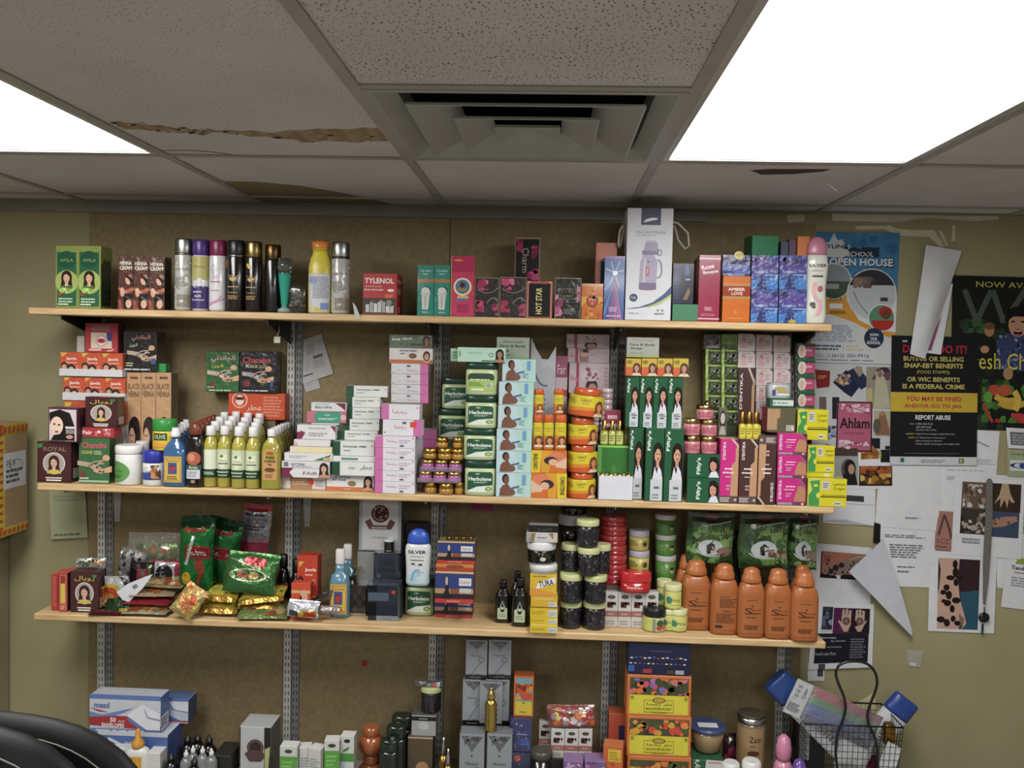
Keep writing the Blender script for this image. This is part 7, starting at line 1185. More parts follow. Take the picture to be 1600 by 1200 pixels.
for i, (a, b2, y, dd, l, rz) in enumerate([(437, 464, 1166, .0, 'green and white soap carton, leftmost of the loose group', 0), (466, 484, 1168, .02, 'narrow white carton behind the leftmost green one', 10), (483, 504, 1170, .01, 'white carton printed with fine lines, second of the loose group', -14), (506, 529, 1157, .02, 'green and white soap carton standing taller in the middle', 5), (532, 553, 1150, .04, 'white carton with a green leaf beside the amber pots', 0)]):
    art = gr_(a, b2, y) if i in (0, 3) else [('L', a+2, y+15, b2-2, y+70, 14, '9a9ca0')] if i in (1, 2) else [('E', 542, 1158, 5, 3, '2a2c2a'), ('P', [(536, 1172), (546, 1166), (544, 1172), (536, 1176)], '3a8a3c'), ('R', a, 1177, b2, 1190, '4a9a3c'), ('R', a+2, 1190, a+8, 1240, 'a8c8d0')]
    tb('herbal_soap_carton', l, a, b2, y, dd, art, dep=.04, col=dict(f='d0d2ce', t='d8d8d4', r='b0b4ac'), rot=rz, cat='box')
for i, (yt, yb_) in enumerate([(1184, None), (1142, None)]):
    za_ = turn('amber_pot', 'round amber jar, '+['lower one', 'upper one by the dark green bottles'][i], 556, 596, yt, [('pot', [(.7, 0), (.95, .1), (1, .3), (.95, .5), (.7, .62), (.6, .66)], 'a8542c', 'gloss'), ('lid', [(.64, .67), (.68, .72), (.66, .85), (.55, 1)], 'a8582c', 'gloss')], None, .09, TZ if i == 0 else za_, cat='jar', grp='amber jars')
for i, (a, b2, y, dd) in enumerate([(591, 622, 1159, .03), (601, 634, 1137, .08), (609, 645, 1121, .13)]):
    turn('ribbed_bottle', 'dark green ribbed bottle, '+['front one of three', 'middle one of three', 'hindmost and tallest of three'][i], a, b2, y, [('bottle', [(.95, 0)]+[(1-.05*(k % 2), .06+k*.04) for k in range(18)]+[(.9, .79)], '1d2c20', 'gloss'), ('cap', [(.9, .792), (.94, .83), (.94, .97), (.8, 1)], '1a2a1e', 'gloss')], None, dd, TZ, sx=1, sy=.7, ex=3, cat='bottle', grp='dark green ribbed bottles', n=18)
zr1_ = tb('wooden_box', 'tall brown carton under the silver one by the third upright', 637, 676, 1152, .09, [('R', 637, 1152, 676, 1154, 'c8a890'), ('C', 660, 1200, 10, 'b8865a')], dep=.07, col=dict(f='5a4a34', t='6a5a44', r='3a3024'), cat='box')
zr2_ = bx('silver_carton', 'small silver carton with a black band, under the cream lidded jar', 643, 681, 1118, d=.1, z=zr1_, dep=.06, col=dict(f='a0a2a4', t='5a5a58', r='6a6c6e'), fin='gloss', cat='box', art=[('R', 0, .74, 1, .95, '141414'), ('E', .5, .5, .22, .2, 'b8babc'), ('L', .3, .8, .7, .88, 1, 'a8a8a8')])
zr3_ = turn('black_henna_jar', 'cream lidded jar of black powder standing alone on the silver carton', 655, 688, 1076, [('jar', [(.86, 0), (.96, .04), (.98, .12), (.94, .4), (.97, .66), (.9, .76), (.84, .78)], '221f24', 'gloss'), ('lid', [(1, .785), (1.01, .8), (1.01, .97), (.96, 1)], 'c8cc8c', 'plas')], None, .11, zr2_, cat='jar', n=22)
bag('clasp_pack', 'small clear pack with a red sticker lying on the lone cream lidded jar', 648, 692, 1063, 1074, SF+.13, .02, rx=-.2, col='5a5450', fin='wrap', seed=81, art=[('R', .62, .1, .74, .6, 'e0402c'), ('S', .1, .1, .6, .9, 10, .2, ['2a2826', '8a8a88'], 2), ('R', .76, .2, .9, .8, 'a8b4bc')], cat='pack', nx=8, ny=6)
for i, (x, y) in enumerate([(692, 1156), (699, 1174)]):
    turn('ornate_perfume', 'gold and silver onion shaped perfume bottle, '+['taller rear one', 'shorter front one'][i], x-10, x+10, y, [('bottle', [(.8, 0), (1, .1), (.9, .5), (1, .6), (.5, .72)], 'a8823c', 'metal'), ('cap', [(.5, .722), (.3, .8), (.36, .86), (.2, .92), (.14, 1)], 'c8c8c4', 'metal')], None, .03-.045*i, TZ, cat='bottle', grp='onion shaped perfumes', n=16)
# silver grey filigree cartons
MYF = lambda t: [('P', [(.04, .97), (.96, .97), (.75, .88), (.58, .8), (.5, .75), (.42, .8), (.25, .88)], '5a5e64'), ('S', .2, .85, .8, .97, 18, .02, ['7a7e84', '3e4248'], 5), ('C', .5, .71, .012, '2a2c30'), ('T', 'Maryam', .5, .6, .5, .05, '3a3c40')]+[('Z', [(.2, .05), (.5, .3), (.72, .45)], .012, '4a4e54'), ('O', .72, .5, .14, .06, .01, '4a4e54'), ('Z', [(.25, .06), (.6, .2), (.8, .08)], .012, '4a4e54'), ('R', 0, 0, 1, .02, '1a1a1c')]
MC = dict(f='8a9098', t='74787e', r='4a4e54')
zm1 = TZ; zm2 = TZ
ytier = [(1147, 718, 757, 761, 800, -.01), (1062, 723, 757, 759, 796, .072), (985, 728, 761.5, 763.5, 799, .075)]
zmA = [TZ, TZ]
for t_ in range(3):
    yt, a, b2, c, d2, dd = ytier[t_]
    if t_ == 1: zmA = [bx('plain_carton', 'carton hidden behind the filigree cartons, '+['left', 'right'][k], [724, 761][k], [756, 795][k], 1134, d=.072, z=TZ, dep=.06, col='5a5e64', cat='box') for k in (0, 1)]
    for k, (u0, u1) in enumerate([(a, b2), (c, d2)]):
        zz_ = bx('perfume_carton', 'grey filigree perfume carton, '+['front tier', 'middle tier', 'top tier under the lower shelf'][t_]+', '+['left', 'right'][k], u0, u1, yt if t_ != 2 else 1000, d=dd, z=zmA[k] if t_ else TZ, dep=.06, col=MC, fin='gloss', cat='box', grp='grey filigree perfume cartons', art=MYF(0)+([('R', 0, 0, 1, .12, '151518'), ('L', .2, .04, .8, .08, 1, '6a6c70')] if t_ else []))
        if t_: zmA[k] = zz_
zmf = bx('perfume_carton', 'small grey filigree carton behind the gold statuette bottle', 750, 785, 1066, d=.052, z=TZ, dep=.017, col=MC, fin='gloss', cat='box', art=[('P', [(.04, .99), (.96, .99), (.5, .9)], '5a5e64'), ('R', 0, .6, 1, .65, '151518')])
zmq = zm_ = ZT['g']
zft = Z
zfront = bx('gold_stand', 'low dark carton under the gold statuette bottle', 754, 780, 1143, d=.008, z=TZ, dep=.024, col='5c6066', cat='box') if False else None
gz = at(767, 1143, SF+.02).z
m_ = [('robe', [(.7, 0), (.95, .02), (1, .08)]+[(.86+.14*(k % 2), .1+k*.055) for k in range(11)]+[(.55, .73)], 'c8a850', 'metal'), ('head', [(.5, .732), (.62, .77), (.58, .86), (.3, .92), (.2, .94), (.22, .97), (.05, 1)], 'd0b868', 'metal')]
turn('statuette_bottle', 'gold perfume bottle shaped like a ribbed robed figure, on the grey filigree cartons', 757, 777, 1077, m_, None, .0, gz if False else (TZ+0), cat='bottle', sy=.8) if False else None
topf = bx('plain_carton', 'slim dark carton between the two front filigree cartons, under the gold bottle', 757.6, 760.4, 1147, d=-.008, z=TZ, dep=.056, col='18181a', cat='box')
turn('statuette_bottle', 'gold perfume bottle shaped like a ribbed robed figure, on the grey filigree cartons', 757, 777, 1077, m_, None, -.003, topf, cat='bottle', sy=.8)
# flower carton and starry cartons
zs1 = tb('perfume_carton', 'deep blue starry carton with a red sticker, lowest under the flower carton', 797, 829, 1176, .03, [('C', 808, 1185, 5, 'e0402c'), ('S', 797, 1176, 829, 1240, 12, 1, ['c0c8f0'], 3), ('E', 815, 1210, 14, 6, '2c4490')], dep=.05, col=dict(f='1f2660', t='2a2c5a'), fin='wrap', cat='box')
zs1 = bx('perfume_carton', 'deep blue starry carton directly under the orange flower carton', 797, 831, 1123, d=.035, z=zs1, dep=.05, col=dict(f='242a6a', t='30325c'), fin='wrap', cat='box', art=[('C', .52, .8, .02, 'd0d4f4'), ('L', .3, .5, .85, .56, 1, '8a90c8'), ('S', .05, .05, .95, .95, 14, .015, ['8a98e0', 'c8d0f0'], 4), ('E', .6, .3, .3, .12, '2c4aa0')])
bx('perfume_carton', 'orange carton with red flowers over a yellow panel, beside the grey filigree ones', 803, 834, 1057, d=.05, z=zs1, dep=.05, col=dict(f='c8642c', t='a85024', r='c8641c'), cat='box', art=[('R', .08, .04, .92, .38, 'd0b82c'), ('R', .08, .38, .92, .96, '6a9aa0'), ('S', .08, .42, .92, .82, 16, .09, ['c84c24', 'e0702c', 'd8902c', 'a8341c', '7a2c1c'], 9), ('E', .5, .35, .06, .015, '5a3a1c'), ('L', .3, .1, .7, .14, 1, '8a6a1c')])
turn('black_jar', 'round black jar low behind the small white spice cartons', 829, 863, 1178, [('jar', [(.9, 0), (1, .03), (1, .85)], '171412', 'gloss'), ('lid', [(1.02, .86), (1.03, .96), (.95, 1)], '4a4840', 'plas')], None, -.03, TZ, cat='jar')
zd5 = bx('plain_carton', 'dark carton under the white spice cartons on the table', 842, 927, 1186, d=.05, z=TZ, dep=.06, col='2c2a2a', cat='box')
DT2 = [('E', .5, .84, .26, .06, '4a4440'), ('S', .15, .52, .85, .7, 10, .07, ['3a1c14', '5a2c20', '7a4430'], 4), ('R', 0, .27, 1, .44, 'a86a60'), ('L', .25, .32, .75, .38, 1, 'd8b8b0'), ('L', .15, .05, .85, .2, 2, 'a8a49c')]
bx('clove_box', 'small white spice carton set behind at the left of the three table ones', 842, 861, 1127, 1175, d=.09, z=zd5, dep=.02, col=dict(f='c4c0bc', t='b0aca8'), cat='box', art=DT2, rot=0)
for i in range(3): zd6 = bx('clove_box', 'small white spice carton on the table, '+lr(i, 3)+' of the front three', 861+21.6*i, 882+21.6*i, 1139, d=.055, z=zd5, dep=.03, col=dict(f='cfccc8', t='b8b4b0'), cat='box', grp='small white spice cartons on the table', art=DT2)
bag('pepper_pack', 'crinkly clear pack of red and orange sweets lying on the white spice cartons', 856, 930, 1102, 1136, SF+.075, .045, ry=-.04, rx=-.3, col='8a4a40', fin='wrap', seed=84, cat='pack', art=[('S', .04, .1, .96, .9, 40, .14, ['b03048', 'c8642c', '5a3a24', 'd8b84c', 'a82c2c', '8a8084', 'c8c0c4'], 8)])
for i, (a, b2) in enumerate([(880, 911), (913, 946)]): tb('perfume_carton', 'low mauve flecked carton, '+['left', 'right'][i]+' one of the pair at the bottom edge', a, b2, 1190, -.03, [('S', a, 1190, b2, 1240, 14, 3, ['a878b0', '6a4a80', 'c8a0c8'], i)], dep=.06, col=dict(f='7a5a90', t='8a6a9c'), cat='box')
bag('magenta_sweet_wrap', 'small shiny magenta wrapper beside the small orange carton', 925, 946, 1176, 1190, SF+.05, .012, rx=-.5, col='a83078', seed=85, cat='wrapper', nx=6, ny=6)
# orange cartons
tb('perfume_carton', 'plain orange red carton between the fourth upright and the flower cartons', 951, 978, 1115, .08, [('R', 967, 1133, 978, 1160, '2a1f50')], dep=.06, col=dict(f='b84a2c', t='a8502c', l='2a2450'), cat='box')
tb('perfume_carton', 'small orange carton with a yellow panel, low beside the big flower cartons', 944, 975, 1166, -.02, [('R', 952, 1171, 972, 1190, 'd8b82c'), ('S', 946, 1192, 974, 1200, 6, 4, ['c83c24', 'e0702c'], 3), ('L', 954, 1174, 970, 1188, 3, 'b8901c')], dep=.05, col=dict(f='d0602c', t='c87040'), cat='box', rot=-8)
def garden(z, yt, i, d):
    fl = [('S', .03, .53, .97, .93, 10, .1, ['2c3a1c', '4a5a2c'], 40+i), ('S', .03, .53, .97, .93, 34, .07, (['c86ab0', 'd84a6c', '7a6ab8', 'e0702c', '3a4a24'] if i == 2 else ['e0702c', 'd8482c', 'd8a02c', '4a5a2c', 'e88a3c']), 50+i)]
    return bx('incense_carton', 'large orange flower printed carton, '+['lowest, cut by the bottom of the photo', 'middle one of three', 'topmost, under the navy flag carton'][i], 980, 1080, yt, d=d, z=z, dep=.09, col=dict(f='d8702c', t='c8743c', r='c8601c'), cat='box', grp=None,
       art=[('R', .04, .05, .96, .52, 'd8cc2c'), ('R', .04, .52, .96, .94, '4a4a2c')]+fl+[('O', .5, .24, .22, .17, .008, '4a4a1c'), ('R', .27, .11, .73, .4, 'd8cc2c'), ('R', .27, .1, .73, .108, '4a4a1c'), ('R', .27, .39, .73, .398, '4a4a1c'), ('R', .27, .1, .274, .4, '4a4a1c'), ('R', .726, .1, .73, .4, '4a4a1c'), ('E', .5, .4, .09, .06, 'b89a2c'), ('O', .5, .4, .1, .07, .012, '4a4a1c'), ('T', AR['itr'], .64, .3, .14, .07, '3a3a1c'), ('T', AR['aziza'], .42, .3, .22, .07, '3a3a1c'), ('T', 'BAKHOOR PERFUME SPRAY', .5, .19, .4, .06, '3a3a1c'), ('C', .08, .46, .04, '8a8a30'), ('C', .92, .46, .04, '8a8a30')])
zga = garden(TZ, 1183, 0, .0); zga = garden(zga, 1120, 1, .003); zga = garden(zga, 1056, 2, .006)
FLG = [('L', .35, .72, .75, .77, 1, '4a5280')]+[('R', .03+k*.072, .5+(k % 3)*.015, .075+k*.072, .54+(k % 3)*.015, ['c8c8d0', '3a6ab0', 'a83038', 'd8c8a0'][k % 4]) for k in range(13)]+[('R', .02+k*.072, .34, .06+k*.072, .38, ['c8ccd4', '8a3038', '3a5aa8', 'c8a850'][(k*3) % 4]) for k in range(13)]+[('R', 0, .1, .1, .3, '2a5ab0'), ('R', .24, .06, .38, .2, 'a8303c'), ('R', .62, .05, .74, .18, '4a3a30'), ('R', .76, .05, .9, .18, '9aa0b8')]
bx('electronics_carton', 'dark navy carton printed with rows of tiny flags, on the flower cartons', 982, 1079, 1005, d=.012, z=zga, dep=.08, col=dict(f='151a44', t='101434', r='101434'), cat='box', art=FLG)
zbx = tb('relaxer_box', 'green relaxer carton with a white panel under the bowl', 1081, 1131, 1188, .0, [('B', "Fifty's", 1089, 1200, 10, 26, 'd0e0d0', 90), ('P', [(1103, 1187), (1130, 1188), (1130, 1240), (1098, 1240)], 'c8ccc8'), ('L', 1106, 1189, 1128, 1194, 1, 'd87888')], dep=.12, col=dict(f='1d5a34', t='245c3a'), cat='box')
turn('storage_bowl', 'translucent tan bowl with a blue lid and a white paper label', 1082, 1138, 1141, [('bowl', [(.6, 0), (.75, .08), (.9, .5), (.97, .8)], 'a88a60', 'gloss'), ('lid', [(1.0, .805), (1.06, .83), (1.06, .9), (.96, .96), (.9, .97)], '3c4a78', 'plas')], None, .02, zbx, cat='bowl')
g_ = ZT['g']; m = MB(); m.box(-.03, .03, -.016, .016, 0, .0008, 'd0d4dc', 'paper'); o = m.obj('paper_label', ZT['o'], (-.002, -.012, g_[3]*.975)); o['label'] = 'blank white paper label'
turn('snack_jar', 'tall clear plastic jar of tan contents with a silver rimmed lid', 1156, 1201, 1122, [('jar', [(.92, 0), (.98, .02), (1, .1), (1, .88), (.94, .91)], ['9a7a50']*3+['6a5a48'], 'gloss'), ('lid', [(.97, .915), (.98, .93), (.98, .975)], 'c0c0bc', 'metal'), ('lid_insert', [(.94, .976), (.92, .998), (.9, 1)], '4a4034', 'plas')], None, .06, TZ, cat='jar', art=[(.5, .86, 60, [('T', 'Zain', .55, .72, .4, .18, '3a2418'), ('E', .5, .3, .2, .08, '5a2c1c'), ('L', .4, .5, .6, .54, 1, '4a3020')])])
bag('dark_pouch', 'dark crimson patterned pouch between the bowl and the snack jar', 1128, 1162, 1146, 1215, SF+.175, .03, col='3a1c28', seed=88, cat='pouch', fin='wrap', art=[('S', .05, .1, .95, .95, 16, .08, ['8a2444', '5a2c38', '2a1820', 'a83054'], 3)])
for i, (a, b2, y, c) in enumerate([(1131, 1158, 1196, 'd8d8d8'), (1162, 1192, 1194, 'dcdcdc')]): turn('white_lid_jar', 'white lidded jar barely rising at the bottom edge, '+['left', 'right'][i], a, b2, y, [('jar', [(.9, 0), (1, .05), (1, .8)], 'c0b8a8', 'plas'), ('lid', [(1, .81), (1.02, .85), (1, .97), (.8, 1)], c, 'plas')], None, -.03, TZ, cat='jar', grp='white lidded jars at the bottom edge')
turn('bubble_bottle', 'pink bulb shaped bottle with an orange band', 1210, 1249, 1156, [('bottle', [(.9, 0), (1, .1), (.95, .42), (.7, .6), (.52, .66)], ['d8542c', 'd8a0a8', 'd88aa8', 'd88aa8'], 'gloss'), ('cap', [(.5, .662), (.62, .72), (.66, .82), (.5, .95), (.2, 1)], 'd880a8', 'gloss')], None, .03, TZ, cat='bottle')
turn('purple_capped_bottle', 'purple domed bottle cap at the foot of the wire basket', 1240, 1264, 1191, [('bottle', [(.9, 0), (1, .1), (1, .7)], '5a3a90', 'gloss'), ('cap', [(1, .705), (.98, .85), (.6, .97), (.2, 1)], '6a44a8', 'gloss')], None, -.03, TZ, cat='bottle')
# ---------------------------------------------------------------- wire basket and what is in it
BY0, BY1 = SF+.02, SF+.2
def tilted(name, lab, pb, pt, Y, wpx, parts, sy=.5, ex=3, cat=None, art=None):
    B, T = at(*pb, Y), at(*pt, Y); v = T-B; L = v.length; ang = math.atan2(v.x, v.z); R = wpx/2*Y/FPX
    root = bpy.data.objects.new(name, None); COL.objects.link(root); root.location = B; root.rotation_euler = (0, ang, 0); tag(root, lab, cat or name.split('_')[-1])
    for nm, prof, col, fin in parts: lathe_mb(prof, R, L, col, fin, 24, 1, sy, ex).obj(nm, root)
    if art: m = MB(); wrap_art(m, art[3], parts[0][1], R, L, art[0], art[1], art[2], 1, sy, ex); m.obj('label_print', root)
    return root
TBD = [(.9, 0), (1, .04), (1, .8)]
TCP = [(1.02, .803), (1.03, .83), (1.0, .98), (.9, 1)]
qa = [('B', 'Qv', .5, .8, .3, .06, '4a4e54', 90), ('L', .3, .2, .7, .6, 8, '8a9098'), ('T', 'wash', .45, .68, .3, .04, '6a7078')]
tilted('lotion_bottle', 'white flat bottle with a blue cap, leaning left out of the basket', (1345, 1196), (1210, 1060), SF+.09, 45, [('bottle', TBD, 'c8ccd0', 'plas'), ('cap', TCP, '24448c', 'plas')], cat='bottle', art=(.1, .78, 45, qa))
tilted('lotion_bottle', 'white flat bottle with a blue cap, leaning right out of the basket', (1318, 1212), (1418, 1092), SF+.14, 42, [('bottle', TBD, 'ccd0d4', 'plas'), ('cap', TCP, '24449c', 'plas')], cat='bottle', art=(.1, .78, 45, [('T', 'Cerin', .5, .72, .5, .06, '5a6068'), ('L', .3, .4, .7, .66, 7, '9aa0a8')]))
root = bpy.data.objects.new('pencil_pack', None); COL.objects.link(root); Yp = SF+.045
A_, B_ = at(1262, 1098, Yp), at(1368, 1146, Yp); v = B_-A_; ang = math.atan2(-v.z, v.x); root.location = (A_+B_)/2; root.rotation_euler = (0, ang, 0); tag(root, 'clear packet of colour pencils lying aslant on the basket', 'pencils')
Lp = v.length; cols_ = ['b0243c']*4+['2c8a3c']*3+['2458a8']*5+['3c2468']*3
for i, c in enumerate(cols_):
    zz_ = .052-.104*i/(len(cols_)-1); m = MB(); m.tube([(-Lp/2, 0, zz_), (-Lp/2+.012, 0, zz_), (Lp/2, 0, zz_)], [.0012, .0036, .0036], c, 'gloss', 6); o = m.obj('pencil', root)
m = MB(); m.box(-Lp/2-.005, Lp/2+.006, -.0062, -.0058, -.058, .058, 'd8d8e0', 'film'); m.obj('sleeve', root)
m = MB(); m.box(-Lp/2-.058, -Lp/2-.004, -.002, .002, -.056, .056, 'b8bcc0', 'wrap'); fn = lambda u, w_, L: (-Lp/2-.058+u*.054, -.002-EPS*L, -.056+w_*.112)
paint(m, [('B', 'Color', .7, .7, .2, .3, '4a4c50', 90), ('L', .1, .1, .9, .35, 7, '3a3a3c'), ('L', .2, .5, .5, .9, 3, '8a8c90')], .5, fn); m.obj('header_card', root)
XB0, XB1 = at(1258, 1130, BY0).x, at(1412, 1130, BY0).x; ZR = at(1335, 1134, BY0).z
root = bpy.data.objects.new('wire_basket', None); COL.objects.link(root); root.location = ((XB0+XB1)/2, (BY0+BY1)/2, TZ); tag(root, 'black wire mesh basket with a tall looped handle, below the torn flyer', 'basket')
hx_, hy_, hz_ = (XB1-XB0)/2, (BY1-BY0)/2, ZR-TZ
m = MB(); m.tube([(-hx_, -hy_, hz_), (hx_, -hy_, hz_), (hx_, hy_, hz_), (-hx_, hy_, hz_), (-hx_, -hy_, hz_)], .0028, '18181a', 'plas', 6); m.obj('rim', root)
m = MB()
t = -hx_
while t <= hx_+1e-6:
    k = .88
    for s_ in (-1, 1): m.tube([(t, s_*hy_, hz_), (t*k, s_*hy_*k, .003)], .0009, '1a1a1c', 'plas', 4, False)
    t += hx_/9
for j in range(14):
    f = j/14; k = .88+.12*f; z_ = .003+(hz_-.003)*f
    m.tube([(-hx_*k, -hy_*k, z_), (hx_*k, -hy_*k, z_), (hx_*k, hy_*k, z_), (-hx_*k, hy_*k, z_), (-hx_*k, -hy_*k, z_)], .0009, '1a1a1c', 'plas', 4, False)
for j in range(-5, 6):
    for s_ in (-1, 1): m.tube([(s_*hx_, j*hy_/5, hz_), (s_*hx_*.88, j*hy_/5*.88, .003)], .0009, '1a1a1c', 'plas', 4, False)
m.obj('wire_mesh', root)
m = MB(); pts = [(1311, 1215), (1306, 1180), (1308, 1150), (1316, 1128), (1321, 1108), (1319, 1090), (1310, 1068), (1306, 1052), (1311, 1040), (1325, 1034), (1345, 1034), (1360, 1041), (1369, 1055), (1370, 1072), (1363, 1092), (1356, 1112), (1357, 1130), (1366, 1150), (1371, 1175), (1372, 1215)]
q = [at(x, y, BY0-.006)-root.location for x, y in pts]; fine = []
for i in range(len(q)-1):
    p0, p1, p2, p3 = q[max(i-1, 0)], q[i], q[i+1], q[min(i+2, len(q)-1)]
    for t in (0, .33, .66): fine.append(.5*((2*p1)+(p2-p0)*t+(2*p0-5*p1+4*p2-p3)*t*t+(3*p1-p0-3*p2+p3)*t**3))
fine.append(q[-1]); m.tube(fine, .0042, '141416', 'plas', 8); m.obj('handle', root)
bx('black_carton', 'black carton with a white ribbed label standing in the basket', 1245, 1290, 1126, d=.13, z=TZ+.004, dep=.05, col='1a1a1c', cat='box', art=[('R', .1, .5, .45, .98, 'a8acac'), ('L', .12, .5, .43, .96, 14, '7a7e7e')])
turn('perfume_bottle', 'clear perfume bottle with a ribbed gold cap at the right of the basket', 1378, 1410, 1136, [('bottle', [(.95, 0), (1, .04), (1, .7), (.5, .78)], '8a9080', 'liq'), ('cap', [(.5, .782)]+[(.56+.03*(k % 2), .8+.02*k) for k in range(9)]+[(.4, 1)], 'b8862c', 'metal')], None, .036, TZ+.004, cat='bottle', ex=5)
m = MB(); Yc = SF+.027; p = [at(x, y, Yc) for x, y in [(1388, 1158), (1409, 1170), (1396, 1212), (1370, 1200)]]; m.poly(p[::-1], 'd4d8dc', 'paper'); m.poly([v_+Vector((0, .001, 0)) for v_ in p], 'd4d8dc', 'paper'); tag(m.obj('price_card'), 'blank white card slanting against the right end of the basket', 'card')
bag('tissue_pack', 'crumpled white tissue pack low in the basket', 1308, 1362, 1150, 1200, SF+.06, .03, ry=.2, col='c8ccd0', fin='wrap', seed=91, cat='pack')
bag('crimson_pouch', 'dark crimson pouch low at the right in the basket', 1345, 1378, 1180, 1225, SF+.06, .02, col='5a1430', seed=92, cat='pouch')
m = MB(); m.poly([at(x, y, WALLY-.04) for x, y in [(1325, 1105), (1352, 1090), (1364, 1082), (1374, 1118), (1372, 1150), (1325, 1140)]][::-1], 'c8c48c', 'paper'); m.poly([at(x, y, WALLY-.039) for x, y in [(1325, 1105), (1352, 1090), (1364, 1082), (1374, 1118), (1372, 1150), (1325, 1140)]], 'c8c48c', 'paper'); tag(m.obj('yellow_note'), 'pale yellow paper standing behind the bottles in the basket', 'paper')
# ================================================================ PAPERS ON THE WALL
def paper(name, lab, rect, art=(), off=.0015, col='dadce2', quad=None, bulge=.0015, fin='paper', cat='poster', nx=6, ny=8, lift=None):
    """a thin sheet on the back wall. rect in pixels = (x0, y0, x1, y1) for the artwork; quad = TL, TR, BR, BL if not square-on"""
    x0, y0, x1, y1 = rect; quad = quad or [(x0, y0), (x1, y0), (x1, y1), (x0, y1)]
    Q = [at(a, b_, WALLY-off) for a, b_ in quad]; lift = lift or (0, 0, 0, 0)
    def sf(u, v, L=0.):
        p = (Q[3]*(1-u)+Q[2]*u)*(1-v)+(Q[0]*(1-u)+Q[1]*u)*v
        l = (lift[3]*(1-u)+lift[2]*u)*(1-v)+(lift[0]*(1-u)+lift[1]*u)*v
        return p+Vector((0, -l-bulge*math.sin(math.pi*u)*math.sin(math.pi*v)-L, 0))
    m = MB()
    m.grid([[sf(i/nx, j/ny) for i in range(nx+1)] for j in range(ny+1)], col, fin, True, False)
    m.grid([[sf(1-i/nx, j/ny, -.0005) for i in range(nx+1)] for j in range(ny+1)], 'c8cacf', 'paper', True, False)
    asp = abs(x1-x0)/abs(y1-y0)
    for poly, colr, L in expand(pxart(rect, art), asp):
        for i in range(max(0, math.floor(min(p[0] for p in poly)*nx)), min(nx, math.ceil(max(p[0] for p in poly)*nx))):
            q = clip_u(clip_u(poly, i/nx, 1), (i+1)/nx, -1); q = [(b_, a_) for a_, b_ in q]
            if len(q) < 3: continue
            for j in range(max(0, math.floor(min(p[0] for p in q)*ny)), min(ny, math.ceil(max(p[0] for p in q)*ny))):
                r = clip_u(clip_u(q, j/ny, 1), (j+1)/ny, -1)
                if len(r) > 2: m.poly([sf(b_, a_, .0002+EPS*.7*L) for a_, b_ in r], colr, fin)
    return tag(m.obj(name), lab, cat)
SK = [('R', 1268, 363, 1405, 460, '3f80b4'), ('S', 1330, 363, 1404, 400, 10, 8, ['356fa0', '4a90c4'], 3), ('P', [(1268, 455), (1300, 450), (1325, 470), (1345, 500), (1380, 515), (1405, 518), (1405, 528), (1370, 528), (1330, 505), (1268, 495)], 'd8942c'), ('R', 1268, 455, 1325, 492, 'd8942c'),
      ('P', [(1282, 396), (1288, 378), (1295, 380), (1303, 364), (1309, 376), (1316, 374), (1322, 386), (1327, 382), (1330, 396), (1315, 404), (1296, 402)], 'c8ccd0'), ('B', 'SKYLINE', 1301, 385.5, 46, 6.5, '2c3a58'), ('S', 1318, 386, 1374, 402, 16, 7, ['26384c'], 2), ('B', 'SCHOOL', 1345, 397, 41, 8, 'c8ccd0'),
      ('B', 'OPEN HOUSE', 1346, 410, 104, 15, '24384c'), ('B', 'OPEN HOUSE', 1346, 409.5, 100, 12, 'e0e4e8'), ('C', 1303, 440, 29, 'c8ccd0'), ('C', 1303, 440, 27, '8a949c'), ('P', ell(1303, 440, 27, 27, 16, 0, math.pi), '4a5c44'), ('R', 1290, 444, 1312, 452, '9aa0a4'), ('C', 1364, 459, 40, 'd0d4d8'), ('C', 1364, 459, 38, 'b8bec8'), ('P', ell(1364, 459, 38, 38, 20, 3.5, 5.9), '34363c'), ('S', 1334, 432, 1370, 450, 12, 7, ['6a5a50', '8a7468', '4a4040'], 5), ('Z', [(1335, 455), (1345, 480), (1362, 492)], 1, '54565c'), ('R', 1378, 464, 1390, 470, '4a3c58'),
      ('C', 1381, 496, 22, 'd8dce0'), ('C', 1381, 496, 20, '5a8a6c'), ('P', ell(1383, 500, 18, 16, 16, 0, 3.14), 'b82c24'), ('E', 1387, 487, 11, 9, 'b82c24'), ('E', 1388, 491, 7, 7, '6a4030'), ('P', [(1268, 494), (1300, 492), (1335, 503), (1370, 520), (1405, 528), (1405, 570), (1268, 570)], 'c4c8cc'), ('C', 1370, 528, 16, '24344c'), ('B', 'JOIN', 1370, 523, 14, 5, 'd8dce4'), ('B', 'OUR', 1370, 529, 11, 5, 'd8dce4'), ('B', 'SCHOOL', 1370, 535, 22, 5, 'd8dce4'),
      ('T', '1/2019', 1306, 461, 20, 6, '3a3a40'), ('T', '3/2019', 1306, 468, 20, 6, '3a3a40'), ('R', 1297, 475, 1318, 483, 'd0d4d8'), ('L', 1298, 486, 1326, 491, 2, '7a5a24'), ('L', 1268, 508, 1347, 535, 8, '8a98b0'), ('L', 1272, 519, 1297, 522, 1, 'c87850'), ('L', 1275, 539, 1318, 549, 2, '4a5c80'), ('R', 1320.5, 538, 1321.2, 550, '8a98b0'), ('L', 1325, 539, 1355, 549, 2, 'c8b890'), ('B', 'CALL US', 1286, 557, 28, 5, 'a0a8b4'), ('T', '(612) 200-9916', 1333, 557, 60, 7, '3a4458'), ('L', 1272, 562, 1390, 565, 1, '7a8498')]
paper('school_poster', 'blue and orange school open house poster behind the pink capped shampoo', (1268, 363, 1405, 568), SK, .004, quad=[(1268, 362), (1406, 364), (1397, 569), (1266, 566)])
